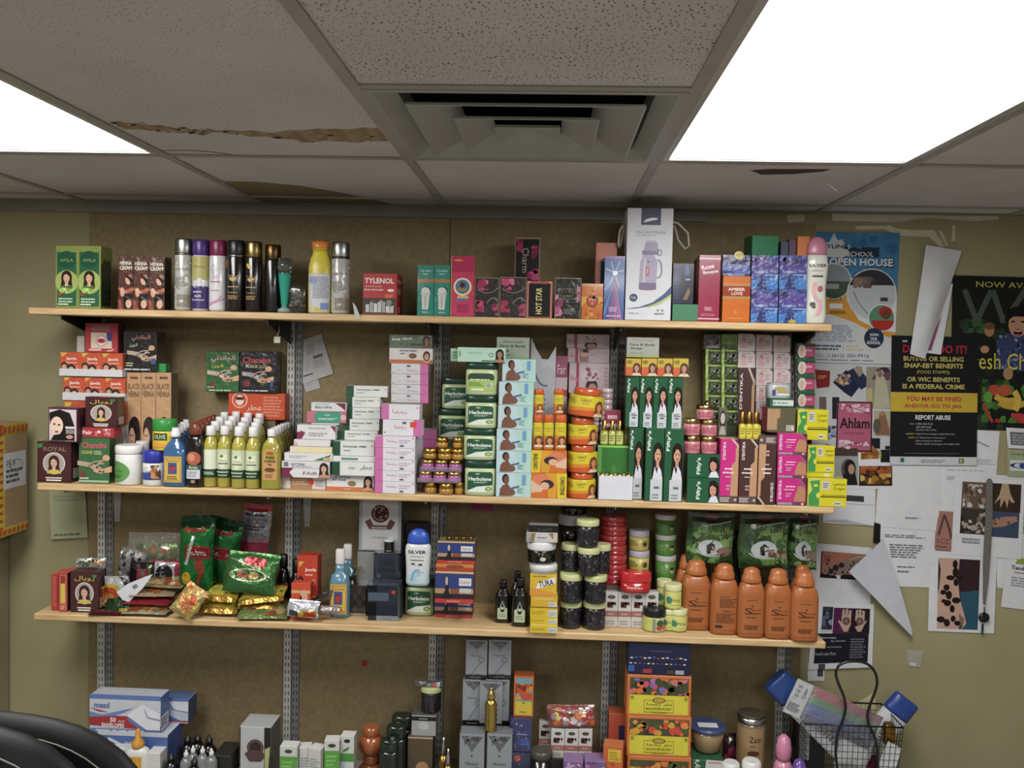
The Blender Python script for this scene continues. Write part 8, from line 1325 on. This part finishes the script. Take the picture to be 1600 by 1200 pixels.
PD = [('P', [(1273, 577), (1297, 579), (1296, 604), (1276, 607)], '8a2428'), ('L', 1278, 586, 1293, 592, 2, 'c89a50'), ('P', [(1301, 597), (1322, 577), (1345, 600), (1330, 620), (1318, 612)], '1c2644'), ('P', [(1322, 580), (1340, 571), (1361, 598), (1345, 608)], '232f50'), ('P', [(1303, 594), (1316, 582), (1330, 594), (1318, 603)], '8a7a68'), ('S', 1308, 584, 1328, 600, 10, 3, ['6a2c34', '3c4a90', 'c8a878'], 3), ('P', [(1332, 574), (1346, 571), (1348, 582), (1342, 588)], '9a8a74'),
      ('R', 1280, 620, 1291, 642, '6a5c54'), ('R', 1300, 620, 1311, 654, '22242a'), ('R', 1353, 572, 1391, 637, '8f8a78'), ('S', 1354, 572, 1390, 592, 10, 5, ['4a2c50', '6a3a58', '3a2c38'], 6), ('P', [(1368, 580), (1378, 576), (1385, 600), (1391, 636), (1364, 637)], 'b0ac90'), ('P', [(1354, 606), (1362, 604), (1363, 637), (1353, 637)], 'b8ac74'), ('E', 1374, 583, 4, 5, '8a6a50'), ('R', 1365, 641, 1391, 680, 'b0a888'), ('P', [(1374, 643), (1382, 643), (1390, 670), (1390, 679), (1368, 679)], '8a6048'), ('E', 1370, 665, 6, 12, '5a5448'), ('E', 1378, 645, 3.5, 4, 'a87c5c'),
      ('R', 1361, 684, 1375, 700, '1c1a1c'), ('P', [(1345, 700), (1360, 692), (1374, 706), (1372, 722), (1345, 720)], 'a0642c'), ('S', 1346, 702, 1372, 720, 12, 3, ['c8863c', '8a4c20'], 5), ('R', 1376, 702, 1392, 722, '1c1c20'), ('R', 1374, 706, 1377, 716, 'a8a830'), ('R', 1383, 696, 1392, 701, '18181a'), ('S', 1290, 665, 1306, 685, 12, 4, ['4a5478', '8a94b0', '2c3450'], 2), ('R', 1300, 700, 1340, 712, '4a3a34')]
paper('product_flyer', 'white flyer of clothes, books and bags, around the pink sign', (1266, 566, 1392, 745), [('R', 1266, 566, 1392, 745, 'bfc1c6')]+PD, .0025, quad=[(1266, 566), (1393, 568), (1391, 745), (1266, 744)])
paper('fashion_flyer', 'white flyer with a veiled woman and brown pots, below the pink sign', (1290, 708, 1396, 764), [('R', 1304, 712, 1341, 758, '9aa09c'), ('E', 1325, 733, 11, 16, '5a544c'), ('E', 1328, 732, 9, 14, '1c1816'), ('P', [(1318, 740), (1336, 738), (1340, 758), (1312, 758)], '241e1c'), ('E', 1330, 733, 5, 8, 'b88c6c'), ('R', 1342, 728, 1394, 759, '3a2014'), ('R', 1343, 729, 1393, 740, 'a0502c'), ('S', 1344, 728, 1392, 740, 12, 4, ['4a2418', 'b8602c', '7a3a20'], 8), ('S', 1344, 740, 1392, 756, 16, 5, ['c8963c', 'a87024', 'd8b060', '6a4018'], 9)], .005, cat='flyer')
AH = [('R', 1306, 627, 1363, 706, '2a1218'), ('R', 1308, 629, 1361, 704, 'b85878'), ('B', 'Ahlam', 1335, 661, 48, 17, '2a1a22'), ('T', 'NOW OPEN', 1335, 677, 30, 4, '6a2c44'), ('S', 1312, 631, 1358, 644, 14, 3.2, ['d8b8c4', 'e8ccd4', 'c890a4'], 3), ('S', 1330, 632, 1352, 644, 10, 4, ['e0c4cc', 'd0a0b0'], 4), ('S', 1310, 688, 1334, 702, 16, 3.6, ['e0c4cc', 'd0a0b0', 'e8d0d8'], 5), ('S', 1338, 690, 1358, 697, 7, 2, ['e0c4cc'], 6), ('Z', [(1318, 632), (1335, 638), (1360, 646)], .8, '3a1420'), ('Z', [(1310, 703), (1325, 692), (1348, 692)], .8, '3a1420')]
paper('shop_sign', 'small pink cherry blossom sign reading Ahlam, now open, in a black border', (1306, 627, 1363, 706), AH, .0065, quad=[(1308, 627), (1363, 628), (1362, 706), (1306, 705)], cat='sign')
YE, RE = 'c8b85c', 'b82430'
SN = [('R', 1390, 524, 1531, 727, '17181b'), ('B', "DON'T DO IT!", 1461, 544, 104, 13, 'c02438'), ('R', 1408, 531, 1416, 534, 'a8acb0'), ('B', 'BUYING OR SELLING', 1459, 559.5, 98, 7.5, YE), ('B', 'SNAP-EBT BENEFITS', 1459, 570.3, 96, 7.5, YE), ('T', '(FOOD STAMPS)', 1458.5, 581, 53, 6.5, YE), ('B', 'OR WIC BENEFITS', 1459, 592, 86, 7.5, YE), ('B', 'IS A FEDERAL CRIME', 1459.5, 603, 101, 7.5, YE),
      ('R', 1390, 612.5, 1531, 643, 'c8a82c'), ('B', 'YOU MAY BE FINED', 1460, 622.5, 91, 7.5, RE), ('B', 'AND/OR GO TO JAIL', 1459.5, 634.5, 95, 7.5, RE), ('B', 'REPORT ABUSE', 1459, 651.8, 57, 7.5, 'd8dade'),
      ('T', 'CALL', 1425, 662, 8, 2.4, YE), ('T', '1-800-424-9121', 1445, 662, 27, 2.6, 'c8cacf'), ('T', '202-690-1622', 1444, 667, 24, 2.6, 'c8cacf'), ('T', '202-690-1202 (TDD)', 1448, 672, 33, 2.6, 'c8cacf'), ('T', 'WEBSITE', 1422, 678, 14, 2.4, YE), ('T', 'https://www.usda.gov/oig/hotline.htm', 1463, 678, 63, 2.6, 'c8cacf'), ('T', 'WRITE', 1424, 684, 10, 2.4, YE), ('T', 'U.S. Department of Agriculture', 1455, 684, 48, 2.6, 'c8cacf'), ('T', 'Office of Inspector General', 1452, 689, 42, 2.6, 'c8cacf'), ('T', 'PO Box 23399, Washington, DC 20026-2399', 1467, 694, 71, 2.6, 'c8cacf'), ('R', 1414, 708.5, 1502, 709, '8a8c90'),
      ('R', 1390, 714, 1531, 727, 'c8cacf'), ('R', 1407, 716, 1413, 723, '2c6a6c'), ('L', 1440, 718, 1482, 724, 2, '8a8c90'), ('R', 1501, 716, 1510, 724, '6a7a3c'), ('C', 1505, 720, 2.4, 'b8b890')]
paper('benefits_poster', 'black and yellow poster warning that selling benefits is a federal crime', (1390, 524, 1531, 727), SN, .008, quad=[(1393, 524), (1528, 527), (1526, 727), (1390, 726)])
FR = [('R', 1480, 430, 1700, 672, '161c18'), ('S', 1490, 500, 1700, 672, 60, 10, ['1c2a1c', '26361f', '121814', '2c3a24'], 3), ('T', 'NOW AVAILABLE', 1590, 443, 142, 9, 'c8bc48'), ('Z', [(1500, 452), (1512, 480), (1520, 500)], 9, '4a544e'), ('Z', [(1520, 502), (1532, 476), (1544, 452)], 9, '4a544e'), ('Z', [(1546, 452), (1556, 480), (1564, 502)], 9, '4a544e'), ('Z', [(1564, 502), (1582, 476), (1598, 450)], 9, '4a544e'),
      ('S', 1496, 498, 1534, 520, 16, 7, ['24402a', '3a5a30', '1c3020'], 4), ('E', 1541, 515, 8, 10, 'a87850'), ('E', 1541, 508, 9, 6, '6a4a2c'), ('E', 1534, 545, 7, 6, 'b88862'), ('P', [(1552, 530), (1570, 518), (1610, 520), (1625, 580), (1556, 575)], '34406c'), ('S', 1553, 522, 1620, 575, 50, 2.2, ['56649a', '8a94b8', '222a50'], 8), ('E', 1587, 496, 21, 20, '121010'), ('E', 1587, 505, 15.5, 19, 'c08a6c'), ('P', [(1568, 500), (1572, 480), (1603, 480), (1606, 500), (1595, 492), (1580, 492)], '121010'), ('E', 1579, 500, 3.4, 1.4, '2a1814'), ('E', 1595, 500, 3.4, 1.4, '2a1814'), ('E', 1587, 517, 7, 5.5, '3a1414'), ('R', 1582, 513.5, 1592, 515.5, 'd8d0c8'), ('E', 1587, 521, 4, 2, 'a84a48'), ('E', 1572, 582, 8, 10, 'b0805c'),
      ('T', 'Fresh Choices', 1580, 563, 156, 26, 'd0c23c'), ('S', 1530, 592, 1640, 660, 60, 7, ['2c5a24', '4a7c30', '1c3c18', '3f6a2c'], 9), ('E', 1550, 609, 10, 9, 'b8482c'), ('E', 1567, 609, 10, 9, 'c05030'), ('E', 1540, 620, 7, 9, '5a9a3c'), ('Z', [(1552, 618), (1568, 630), (1592, 622)], 10, 'd0a838'), ('Z', [(1558, 628), (1575, 640), (1600, 628)], 9, 'c89c30'), ('Z', [(1582, 610), (1594, 622), (1584, 640)], 10, 'd8b440'), ('Z', [(1532, 630), (1540, 645), (1548, 660)], 5, 'a83c28'), ('S', 1552, 644, 1640, 660, 14, 7, ['a82c2c', 'c03838', '8a2424'], 12)]
paper('grocery_poster', 'dark green poster with a shouting child above fruit and vegetables, cut by the frame', (1480, 430, 1700, 672), FR, .003, quad=[(1488, 430), (1700, 436), (1697, 676), (1484, 670)], nx=8)
paper('curled_sheet', 'long white sheet curling off the wall beside the blue school poster', (1418, 384, 1503, 560), (), .012, quad=[(1443, 384), (1503, 392), (1443, 561), (1418, 553)], bulge=.02, lift=(.02, 0, .01, .02), cat='paper', nx=24, ny=16)
paper('pink_slip', 'narrow white slip with a pink wedge, peeping out behind the curled sheet', (1436, 440, 1490, 553), [('P', [(1470, 490), (1464, 549), (1442, 548)], 'a05878')], .0095, quad=[(1474, 440), (1489, 444), (1470, 554), (1437, 550)], bulge=.001, cat='paper')
# plain and printed sheets
sh = lambda lab, quad, off, art=(), name='paper_sheet', **k: paper(name, lab, (min(p[0] for p in quad), min(p[1] for p in quad), max(p[0] for p in quad), max(p[1] for p in quad)), art, off, quad=quad, cat=k.pop('cat', 'paper'), **k)
sh('blank white sheet right of the warning poster, with a short black mark', [(1466, 668), (1562, 674), (1552, 800), (1467, 800)], .002, [('Z', [(1527, 686), (1536, 690), (1547, 694)], 1.2, '222'), ('L', 1528, 714, 1560, 724, 3, 'b0b2b8'), ('L', 1480, 732, 1550, 735, 1, 'b0b2b8'), ('L', 1480, 743, 1494, 750, 3, 'a0a2a8')])
sh('large blank white sheet under the warning poster, with faint handwriting', [(1374, 722), (1468, 722), (1467, 830), (1367, 822)], .004, [('Z', [(1415, 815), (1428, 809), (1440, 812)], .6, '7a7c84'), ('L', 1414, 810, 1440, 815, 1, '8a8c94')])
sh('typed letter below the large blank sheet, held by black tape', [(1372, 822), (1467, 826), (1452, 918), (1388, 916)], .0025, [('L', 1380, 834, 1450, 840, 2, '6a6c74'), ('L', 1386, 849, 1446, 872, 6, '6a6c74'), ('L', 1396, 884, 1446, 888, 1, '6a6c74'), ('L', 1396, 891, 1430, 896, 1, '6a6c74')])
sh('blank letter with a dark window bar, at the end of the middle shelf', [(1287, 757), (1368, 763), (1367, 822), (1286, 817)], .004, [('R', 1322, 772, 1350, 782, '3a3c40'), ('R', 1322, 786, 1366, 787, '9a9ca4'), ('P', [(1287, 818), (1320, 814), (1367, 822), (1367, 823), (1287, 819)], 'b0b0b8')])
sh('small black tape piece beside the typed letter', [(1366, 816), (1376, 819), (1375, 849), (1364, 848)], .0055, col='15161a', name='tape_strip', cat='tape')
m = MB(); P3 = lambda x, y, o_: at(x, y, WALLY-o_)
top, lft, bot, rgt = [P3(1380, 842, .006), P3(1368, 852, .02), P3(1326, 893, .06)], None, None, None
ra = [P3(1380, 842, .006), P3(1388, 862, .008), P3(1398, 895, .012), P3(1408, 925, .016), P3(1418, 960, .02), P3(1426, 988, .026)]
rb = [P3(1380, 842, .006), P3(1362, 860, .03), P3(1326, 893, .06), P3(1358, 925, .05), P3(1396, 965, .04), P3(1424, 993, .03)]
m.grid([ra, rb], 'c8ccd8', 'paper', True, False); m.grid([[p+Vector((0, .0006, 0)) for p in rb], [p+Vector((0, .0006, 0)) for p in ra]], 'c8ccd8', 'paper', True, False); tag(m.obj('folded_sheet'), 'white sheet folded into a long triangle that juts off the wall', 'paper')
sh('salmon flyer strip with a big letter A shape, left of the henna pictures', [(1463, 798), (1496, 800), (1490, 862), (1460, 858)], .0035, [('R', 1460, 798, 1496, 862, 'a87468'), ('Z', [(1466, 838), (1470, 820), (1474, 804)], 4, '5a443c'), ('Z', [(1474, 804), (1482, 820), (1490, 842)], 4, '5a443c'), ('T', 'LCC', 1475, 847, 22, 8, '6a3438'), ('L', 1462, 855, 1484, 858, 1, '6a3438')], name='salmon_flyer', cat='flyer')
HP4 = [('R', 1498, 752, 1543, 796, '6a5244'), ('R', 1543, 752, 1596, 798, '3a2a20'), ('R', 1498, 796, 1540, 838, '3c3630'), ('R', 1540, 798, 1595, 840, '3c4a68'), ('S', 1500, 756, 1540, 794, 24, 4, ['8a7060', 'a08870', 'c0c4c4', '4a3a30'], 3), ('B', 'Mehndi', 1521, 757, 22, 4, 'c8c8c0'), ('P', [(1564, 752), (1574, 752), (1578, 768), (1586, 782), (1580, 782), (1576, 776), (1574, 792), (1569, 778), (1562, 792), (1562, 776), (1552, 786), (1560, 770)], 'b89a7a'), ('S', 1498, 800, 1540, 836, 22, 4, ['a8988a', '2c2824', '7a6c60', 'c0b4a8'], 6), ('O', 1520, 828, 6, 4, 1.5, 'b0a498'), ('P', [(1542, 815), (1565, 806), (1590, 804), (1592, 812), (1570, 822), (1542, 826)], 'a87c68'), ('S', 1545, 806, 1582, 820, 10, 2, ['5a3c34'], 3), ('L', 1502, 844, 1536, 854, 2, '8a8c94')]
sh('white sheet with four pictures of patterned hands, behind the hanging lanyard', [(1493, 744), (1602, 750), (1596, 874), (1486, 866)], .0055, HP4, name='henna_flyer', cat='flyer')
FT = [('R', 1465, 871, 1531, 985, '2c2428'), ('R', 1500, 871, 1531, 925, '382028'), ('P', [(1500, 925), (1531, 920), (1531, 985), (1508, 985)], '28586c'), ('P', [(1464, 871), (1498, 871), (1496, 905), (1500, 935), (1508, 960), (1512, 975), (1505, 985), (1464, 985)], 'c8a08c'), ('P', [(1464, 871), (1468, 890), (1466, 920), (1464, 930)], '2c2428')]+[('E', x, y, a, b_, '241418') for x, y, a, b_ in [(1491, 880, 4, 7), (1492, 893, 5, 8), (1484, 902, 7, 4), (1498, 901, 6, 3), (1493, 909, 4, 6), (1478, 918, 5, 5), (1473, 926, 5, 4), (1482, 930, 5, 7), (1494, 938, 7, 5), (1480, 943, 6, 5), (1488, 952, 4, 6), (1474, 940, 4, 3), (1470, 970, 7, 5), (1480, 975, 5, 6), (1490, 968, 4, 5), (1497, 975, 5, 4)]]+[('P', [(1464, 962), (1478, 966), (1492, 960), (1508, 962), (1511, 985), (1464, 985)], '241418') for _ in (0,)][:0]+[('Z', [(1500+i*2, 960+i*2), (1502+i*2, 972), (1500+i, 984)], .8, '241418') for i in range(4)]
sh('white sheet with a tall picture of a dark flower patterned foot', [(1453, 860), (1558, 866), (1553, 990), (1450, 986)], .004, FT, name='henna_picture', cat='flyer')
HL = [('R', 1279, 860, 1353, 904, 'b06a54'), ('R', 1279, 860, 1281, 904, '1c1416'), ('R', 1281, 896, 1353, 904, '1c1416'), ('P', [(1284, 898), (1292, 884), (1312, 876), (1325, 868), (1352, 862), (1352, 880), (1330, 890), (1310, 900)], '8a7468'), ('C', 1304, 886, 5, '2c2024'), ('C', 1313, 881, 4.4, '2c2024'), ('C', 1296, 893, 4, '2c2024'), ('S', 1286, 870, 1345, 900, 26, 2, ['2c2024', '4a3638'], 6), ('Z', [(1325, 872), (1336, 866), (1350, 864)], 2, 'b89888'), ('S', 1300, 898, 1312, 904, 4, 3, ['d8d0c8'], 2), ('L', 1284, 866, 1296, 878, 3, '8a4438')]
sh('white sheet with an orange picture of a patterned hand, beside the orange bottles', [(1268, 848), (1362, 856), (1360, 945), (1262, 940)], .0025, HL, name='henna_flyer', cat='flyer')
HH = [('R', 1278, 947, 1296, 986, '2a2a34'), ('S', 1278, 947, 1296, 984, 12, 4, ['5a6484', '8a90a8', '3a3c50', 'c8c8cc'], 3), ('R', 1278, 983, 1296, 987, 'c0c0c4'), ('R', 1297, 948, 1359, 989, '5a1c4c'), ('P', [(1330, 948), (1359, 948), (1359, 989), (1325, 989)], '241820')]
for cx_, fl in ((1319, 1), (1342, -1)):
    HH += [('P', [(cx_-8, 968), (cx_-7, 950), (cx_-4, 950), (cx_-3, 962), (cx_-1, 949), (cx_+2, 949), (cx_+2, 962), (cx_+5, 951), (cx_+8, 952), (cx_+8, 975), (cx_+3, 986), (cx_-3, 986), (cx_-8, 978), (cx_-14*fl*.9-1, 970), (cx_-14*fl*.9, 967), (cx_-8*fl, 971)], 'c0a090'), ('C', cx_, 969, 6.5, '6a5048'), ('C', cx_, 969, 3, '8a7064')]
HH += [('R', 1270, 989, 1358, 1036, '1b1d28'), ('B', 'Henna Artistry', 1291, 996, 26, 3.4, 'c0c4cc'), ('T', 'by Sandra', 1308, 1001, 24, 3.4, 'c0c4cc'), ('T', 'South Lake Park', 1288, 1021, 34, 5, 'b0b4bc'), ('L', 1290, 1009, 1314, 1012, 1, '8a8c94'), ('L', 1328, 996, 1355, 1030, 8, '6a6c78'), ('R', 1278, 1037, 1289, 1058, '4a4c50')]
sh('torn flyer with two open hands over a black text panel, below the middle right papers', [(1272, 940), (1366, 944), (1362, 1042), (1262, 1046)], .0045, HH, name='henna_flyer', cat='flyer', lift=(0, 0, .004, .004))
sh('white paper tail hanging under the torn black text panel', [(1262, 1036), (1288, 1036), (1288, 1064), (1262, 1064)], .003, [('R', 1277, 1037, 1286, 1057, '4a4c50')])
sh('grey headed sheet at the right edge under the dark green poster', [(1572, 668), (1640, 672), (1640, 704), (1575, 700)], .005, [('R', 1577, 675, 1640, 698, '6a6c70'), ('L', 1580, 678, 1630, 696, 4, 'a0a2a8')])
sh('pale green card with a blue oval, at the right edge', [(1574, 702), (1660, 706), (1660, 748), (1574, 744)], .006, [('R', 1574, 702, 1660, 748, '9aa880'), ('T', 'Guaranteed', 1600, 709, 44, 5, '3a5a34'), ('R', 1578, 720, 1660, 738, 'd0d4dc'), ('E', 1598, 729, 20, 5, '24305c'), ('E', 1592, 729, 8, 3.6, 'c8ccd4'), ('E', 1600, 729, 8, 4.4, '2c4a98')], name='green_card', cat='card')
sh('white note at the right edge with a dark heading and red line', [(1573, 868), (1650, 878), (1640, 958), (1564, 948)], .004, [('S', 1580, 868, 1600, 880, 5, 5, ['b8a02c', '8aa03c'], 4), ('B', 'Tender', 1590, 887, 32, 7, '3a3a40'), ('R', 1580, 894, 1640, 896, 'b86a60'), ('L', 1576, 902, 1640, 920, 4, '9a9ca4')])
sh('narrow white sheet behind the red lined note', [(1557, 870), (1578, 872), (1572, 920), (1558, 918)], .002)
sh('pale green sheet strip at the far right edge', [(1590, 785), (1640, 787), (1640, 836), (1592, 834)], .003, [('R', 1590, 785, 1640, 836, 'a0b088'), ('L', 1594, 790, 1630, 830, 5, '6a8a5c')])
sh('blank white sheet behind the right edge papers', [(1556, 742), (1640, 748), (1640, 880), (1560, 870)], .0012)
sh('scrap of white tape on the bare wall below the folded sheet', [(1417, 1015), (1442, 1017), (1439, 1043), (1418, 1041)], .003, [('R', 1422, 1036, 1432, 1041, 'd8dadc')], col='a8a898', name='tape_scrap', cat='tape')
sh('pale receipt hanging under the left end of the middle shelf', [(77, 766), (133, 766), (137, 840), (80, 843)], .012, [('L', 82, 774, 130, 784, 2, '9aa088'), ('L', 82, 834, 128, 839, 1, '6a7060')], col='b0b48c', name='receipt', cat='receipt')
sh('tilted printed receipt right of the second upright', [(474, 531), (502, 522), (521, 584), (473, 600)], .011, [('L', 480, 534, 500, 552, 5, '8a8c90'), ('R', 493, 557, 512, 559, '26262a'), ('R', 494, 560, 512, 562, '26262a'), ('L', 492, 564, 516, 580, 5, '9a9ca0'), ('R', 474, 586, 490, 588, '26262a'), ('L', 478, 562, 488, 580, 4, 'a8aab0')], col='b8b8b8', name='receipt', cat='receipt')
sh('small torn receipt tail under the tilted receipt', [(472, 592), (496, 590), (501, 606), (478, 613)], .0085, [('L', 477, 595, 494, 604, 3, 'a0a2a6')], col='b4b4b4', name='receipt', cat='receipt')
sh('pink paper slip showing under the middle shelf', [(737, 784), (771, 784), (770, 799), (737, 797)], .012, col='a84878', name='pink_note', cat='paper')
sh('tiny red square sticker on the brown board', [(566, 1032), (573, 1032), (573, 1041), (566, 1041)], .0075, col='b82c24', name='red_sticker', cat='sticker')
# lanyard with a key
root = bpy.data.objects.new('key_lanyard', None); COL.objects.link(root); root.location = at(1545, 752, WALLY-.014); tag(root, 'grey woven lanyard with a black headed key hanging over the hand pictures', 'lanyard')
m = MB(); rows = []
for k, (x, y, w) in enumerate([(1546, 748, 4), (1546, 752, 9), (1545.5, 800, 10.5), (1543, 850, 10.5), (1541, 885, 9.5), (1540, 910, 7.5), (1538.5, 930, 5), (1538, 945, 3)]):
    c = at(x, y, WALLY-.014)-root.location; hw_ = w/2*WALLY/FPX; rows.append([c+Vector((-hw_, -.001, 0)), c+Vector((hw_, -.001, 0)), c+Vector((hw_, .001, 0)), c+Vector((-hw_, .001, 0))])
m.grid(rows, '6a6862', 'matte', False)
for k in range(40):
    t = k/39; y = 752+t*170; x = 1546-t*7; c = at(x, y, WALLY-.014)-root.location; hw_ = (4.6-1.6*t)*WALLY/FPX
    m.poly([c+Vector((-hw_, -.0013, .0012)), c+Vector((-hw_, -.0013, -.0002)), c+Vector((hw_, -.0013, -.0026)), c+Vector((hw_, -.0013, -.0012))], '8a8880', 'matte')
m.obj('strap', root)
m = MB(); m.tube([at(1538, 943, WALLY-.014)-root.location, at(1538, 957, WALLY-.014)-root.location], .0022, '9a9a98', 'metal', 8); m.obj('clip', root)
m = MB(); c = at(1537.5, 965, WALLY-.014)-root.location; m.grid([[c+Vector((r*.018*math.cos(t), yy, r*.017*math.sin(t))) for t in [j*math.pi/8 for j in range(16)]] for r, yy in ((.0, -.004), (.85, -.004), (1, 0), (.85, .004), (0, .004))], '0e1412', 'plas'); m.obj('key_head', root)
m = MB(); c = at(1535, 984, WALLY-.014)-root.location; m.box(c.x-.0035, c.x+.0035, c.y-.001, c.y+.001, c.z-.016, c.z+.02, '6a6c64', 'metal', .0004); m.obj('key_blade', root)
# ================================================================ LEFT SIDE: cabinet, parcel; FOREGROUND: chair
Xc = at(17, 1000, WALLY).x; zc_ = at(20, 829, 2.85).z
m = MB(); m.box(Xc-.5, Xc, 2.3, WALLY-.012, 0.02, zc_, 'fff', 'cabinet_paint', .002); o = m.obj('tall_cabinet'); tag(o, 'tall beige cabinet at the left edge, under the taped parcel', 'cabinet')
m = MB(); m.box(Xc-.48, Xc-.01, 2.2995, 2.3, .06, zc_-.03, 'fff', 'cabinet_paint'); 
m = MB(); m.box(Xc-.49, Xc-.008, 2.284, 2.2995, .05, zc_-.02, 'fff', 'cabinet_paint', .003); dr = m.obj('door', o); m = MB(); m.tube([(Xc-.06, 2.27, zc_*.6), (Xc-.06, 2.26, zc_*.6), (Xc-.06, 2.26, zc_*.6+.12), (Xc-.06, 2.27, zc_*.6+.12)], .005, '999', 'metal'); m.obj('handle', dr)
m = MB(); m.box(Xc-.47, Xc-.03, 2.34, WALLY-.05, 0, .02, '3a3630', 'matte'); m.obj('plinth', o)
Xp = at(43, 740, 2.88).x; ztp = at(42, 658, 2.88).z; Yn, Yf = 2.42, 2.88; w, dd, H = .4, Yf-Yn, ztp-zc_-.001
m = MB(); m.box(-w/2, w/2, -dd/2, dd/2, 0, H, 'a08460', 'card', .002)
fn, asp = facefn('r', w, dd, H)
def uy(px): 
    lo2, hi2 = Yn, Yf
    for _ in range(30):
        md_ = (lo2+hi2)/2
        if px_of((Xp, md_, zc_+H/2))[0] < px: lo2 = md_
        else: hi2 = md_
    return (lo2-Yn)/dd
u0, u8, u20, u40 = uy(-4), uy(8), uy(20), uy(40)
tp = 'c8a82c'; g = random.Random(2); YT = [('R', u0-.1, 0, u8, 1, tp), ('R', 0, .9, 1, 1, tp), ('R', 0, 0, 1, .08, tp), ('R', u8-.02, .42, u40, .74, 'c4c8cc'), ('L', u8+.01, .46, u40-.03, .6, 3, '4a4c54'), ('T', 'PE-9', (u8+u20)/2+.02, .64, .1, .07, '3a3c44'), ('Z', [(u20-.04, .62), (u20+.05, .72), (u40-.03, .62)], .006, '5a5c64'), ('Z', [(u20-.04, .62), (u20+.05, .5), (u40-.03, .62)], .006, '5a5c64')]
for k in range(14): YT.append(('P', [(u0-.05+.01*(k % 2), .05+k*.07), (u8-.03, .07+k*.07), (u8-.03, .09+k*.07), (u0-.05, .075+k*.07)], 'b83c24'))
for k in range(10): YT.append(('P', [(.5+k*.05, .92), (.53+k*.05, .92), (.54+k*.05, .98), (.51+k*.05, .98)], 'b83c24')); YT.append(('P', [(.5+k*.05, .02), (.53+k*.05, .02), (.54+k*.05, .06), (.51+k*.05, .06)], 'b83c24'))
paint(m, YT, asp, fn)
tag(m.obj('taped_parcel', None, (Xp-w/2, (Yn+Yf)/2, zc_+.0008)), 'brown cardboard parcel wrapped in yellow and red tape, at the left edge', 'parcel')
# office chair, seen over its back
root = bpy.data.objects.new('office_chair', None); COL.objects.link(root); cX, cY = at(-60, 1150, 1.25).x, 1.25; root.location = (cX, cY, 0); root.rotation_euler = (0, 0, -.12); tag(root, 'black leather office chair in the lower left corner, seen over its padded back', 'chair')
def cushion(name, w, t, z0, z1, y, parent, n=26, crown=.06, fin='leather', bul=.0):
    m = MB(); rows = []
    for j in range(15):
        a = -math.pi/2+math.pi*j/14; ring_ = []
        for i in range(n*2):
            tt = 2*math.pi*i/(n*2); c, s_ = math.cos(tt), math.sin(tt); q = (abs(c)**3.2+abs(s_)**3.2)**(-1/3.2)
            k = math.cos(a)**.45 if abs(math.cos(a)) > 1e-6 else 0
            zz = s_*q*k*(z1-z0)/2; xx = c*q*k*w/2
            ring_.append((xx, y+math.sin(a)*t/2*(1+.0*bul), (z0+z1)/2+zz))
        rows.append(ring_)
    m.grid(rows, '0e0e10', fin); return m.obj(name, parent)
def ztop_at(px, py, Y): return at(px, py, Y).z
zt1 = ztop_at(30, 1106, cY); zt2 = ztop_at(70, 1108, cY+.06)
bk = cushion('backrest', .56, .1, zt1-.62, zt1+.002, -.05, root); cu = cushion('back_cushion', .60, .09, zt2-.6, zt2+.0, .05, root)
def seam(obj_y, w, z0, z1, par, inset=.03, r=.0012):
    m = MB(); pts = []
    for i in range(41):
        tt = math.pi*i/40; c, s_ = math.cos(tt), math.sin(tt); q = (abs(c)**3.2+abs(s_)**3.2)**(-1/3.2); pts.append((c*q*w/2*.93, obj_y, (z0+z1)/2+s_*q*(z1-z0)/2*.93))
    m.tube(pts, r, '8a8680', 'matte', 5); m.obj('stitching', par)
seam(-.05-.0285, .56, zt1-.62, zt1, bk, .03); seam(.05-.0256, .60, zt2-.6, zt2, cu, .025, .0011)
m = MB(); st = [(0, .0)]
g = random.Random(4); c0 = at(52, 1148, cY-.1)-root.location
# worn patch of scuffed leather
for k in range(60):
    x = -.0+g.gauss(.135, .02); z = zt1-.055+g.gauss(0, .012); r = g.uniform(.0008, .003); m.poly([(x+r*math.cos(a)*1.8, -.1005, z+r*math.sin(a)) for a in [j*1.05 for j in range(6)]], '5a5a5c', 'matte')
sc = m.obj('scuff', bk)
cushion('seat', .56, .5, .44, .56, .36, root, bul=0)
for s_ in (-1, 1):
    m = MB(); m.tube([(s_*.3, .12, .5), (s_*.32, .14, .66), (s_*.32, .2, .7), (s_*.32, .5, .7), (s_*.31, .52, .5)], .018, '1a1a1c', 'plas', 8); m.obj('armrest', root)
m = MB(); m.tube([(0, .36, .1), (0, .36, .45)], .03, '1c1c1e', 'metal', 12); m.obj('stem', root)
m = MB()
for k in range(5):
    a = k*1.2566; m.tube([(0, .36, .12), (.3*math.cos(a), .36+.3*math.sin(a), .075)], [.028, .018], '1c1c1e', 'plas', 8)
bs = m.obj('base', root)
for k in range(5):
    a = k*1.2566; m = MB(); x, y = .3*math.cos(a), .36+.3*math.sin(a); m.tube([(x-.012, y, .03), (x+.012, y, .03)], .028, '111', 'plas', 12); m.obj('caster', bs)
